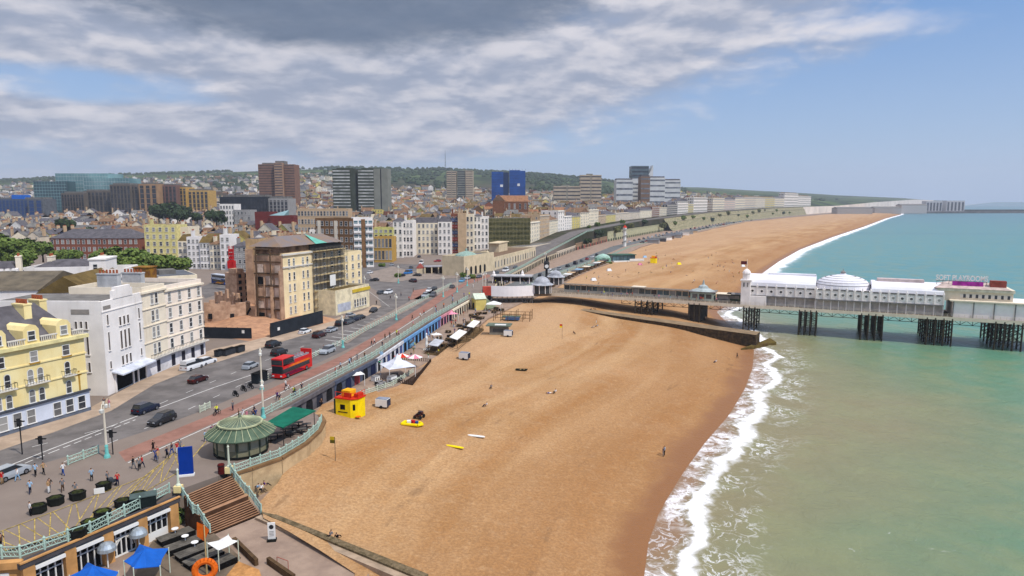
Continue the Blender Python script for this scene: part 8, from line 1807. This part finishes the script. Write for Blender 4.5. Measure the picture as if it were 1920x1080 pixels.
x, y = P(1140, 474, LOW); t = thing('spiral_slide', 'tall white tower with a red cap and spiral slide on the lower drive', 'slide tower', (*P(1171, 462, LOW), LOW)); H_ = ztop(P(1171,462,LOW)[1], 424)-LOW; MB().lathe([(1.5,0),(1.1,H_*.85),(1.6,H_*.86),(1.6,H_*.93)], 8).build('tower', FRAME, t); MB().lathe([(1.9,0),(.1,2.2)], 8, (0,0,H_*.93)).build('cap', REDP, t); sp_ = MB(); pts = [(2.1*math.cos(k*.6), 2.1*math.sin(k*.6), 1+k*(H_*.78)/30) for k in range(31)]; sp_.path(pts, .4, 5); sp_.build('slide', mat('slide_grey', C(180,176,166,.75)), t)
x, y, z = S(1225, 493); t = thing('lifeguard_hut', 'yellow lifeguard hut with red top on the beach beyond the pier', 'hut', (x, y, z), R(-10)); MB().prism([(-2,-1.5),(1.4,-1.5),(2.3,-.5),(2.3,1.6),(-2,1.6)], -.3, 3.2).build('wall', YEL2, t); MB().box(-1.2,1.0,-.6,1.2,3.4,4.6).build('lookout', mat('lifeguard_orange', C(246,176,20,.88)), t); MB().prism([(-2.1,-1.6),(1.5,-1.6),(2.4,-.6),(2.4,1.7),(-2.1,1.7)], 3.2, 3.4).build('roof', REDP, t); MB().box(1.0,2.0,-.4,1,3.4,4.2).build('red_panel', REDP, t)
for (px, py, m, lb) in ((1273,496,YEL2,'yellow windbreak tent on the far beach'),(1142,508,CLO['white'],'white boat shaped shelter beyond the pier'),(1113,526,CLO['white'],'white sunshade on the beach right behind the pier'),(1209,483,CLO['pale blue'],'pale beach tent near the far lifeguard hut'),(1200,497,CLO['pink'],'pink striped beach tent near the far cafe'),(1393,500,CLO['white'],'white beach tent by the far surf')):
    x, y, z = S(px, py); t = thing('beach_tent', lb, 'tent', (x, y, z), R(20)); MB().add([(-1.4,-.9,0),(1.4,-.9,0),(1.4,.9,0),(-1.4,.9,0),(-1,0,1.4),(1,0,1.4)], [(0,1,5,4),(2,3,4,5),(1,2,5),(3,0,4)]).build('fabric', m, t); MB().tube((-1.1,0,1.42), (1.1,0,1.42), .05, n=4).build('pole', IRON, t)
for i in range(9):
    y = 640+i*26; x = interp(BACK, y)-random.uniform(1, 5); sz = random.uniform(4, 8); col = ('grey','dark grey','white','brown brick','grey','dark grey','white','grey','tan')[i]; lbs = ['round dark domed ride shed','low grey boat shed','white storage hut','brown timber hut','grey storage shed','charcoal boat store','small white kiosk','grey workshop','tan beach hut']
    t = thing('beach_shed', lbs[i]+' on the beach edge beyond the pier', 'shed', (x, y, LOW-.3), random.uniform(-.4, .4)); 
    MB().box(-sz,sz,-3,3,-1,2.6+random.random()).build('wall', wall(col), t); MB().add([(-sz-.3,-3.3,3),(sz+.3,-3.3,3),(sz+.3,3.3,3),(-sz-.3,3.3,3),(-sz-.3,0,4.4),(sz+.3,0,4.4)], [(0,1,5,4),(2,3,4,5),(0,4,3),(1,2,5),(3,2,1,0)]).build('roof', roofm(random.choice(['slate','grey','lead'])), t)
for i in range(16):
    y = 300+i*8.2; x = interp(BACK, y)-2.5; o = thing('market_stall', ('striped','brown','cream','green','grey','white','tan','dark')[i % 8]+' roofed market stall on the beach side of the lower drive', 'stall', (x, y, LOW), math.atan2(1, slope(BACK, y)), 'market stalls along the lower drive'); MB().box(-2.2,2.2,-1.4,1.4,0,2.2).build('body', mat('stall_body', C(130,106,80,.6), .9, .3, .5), o); MB().box(-2.7,2.7,-1.9,1.9,2.2,2.4).build('roof', (CLO['pale blue'],BW,CW,VG,PGY,FRAME,wall('tan'),roofm('slate'))[i % 8], o)
# ------------------------------------------------------------------ haze: thin clear-day sea air
hm = D.materials.new('haze_air'); hm.use_nodes = True; nt = hm.node_tree; nt.nodes.clear(); vo = nt.nodes.new('ShaderNodeVolumePrincipled'); ou = nt.nodes.new('ShaderNodeOutputMaterial'); nt.links.new(vo.outputs[0], ou.inputs['Volume'])
vo.inputs['Density'].default_value = .0001; vo.inputs['Color'].default_value = (.82,.89,1,1); vo.inputs['Anisotropy'].default_value = .2
hz = MB().box(-5600, 5600, -200, 9400, -8, 420).build('haze', hm); stuff(hz)
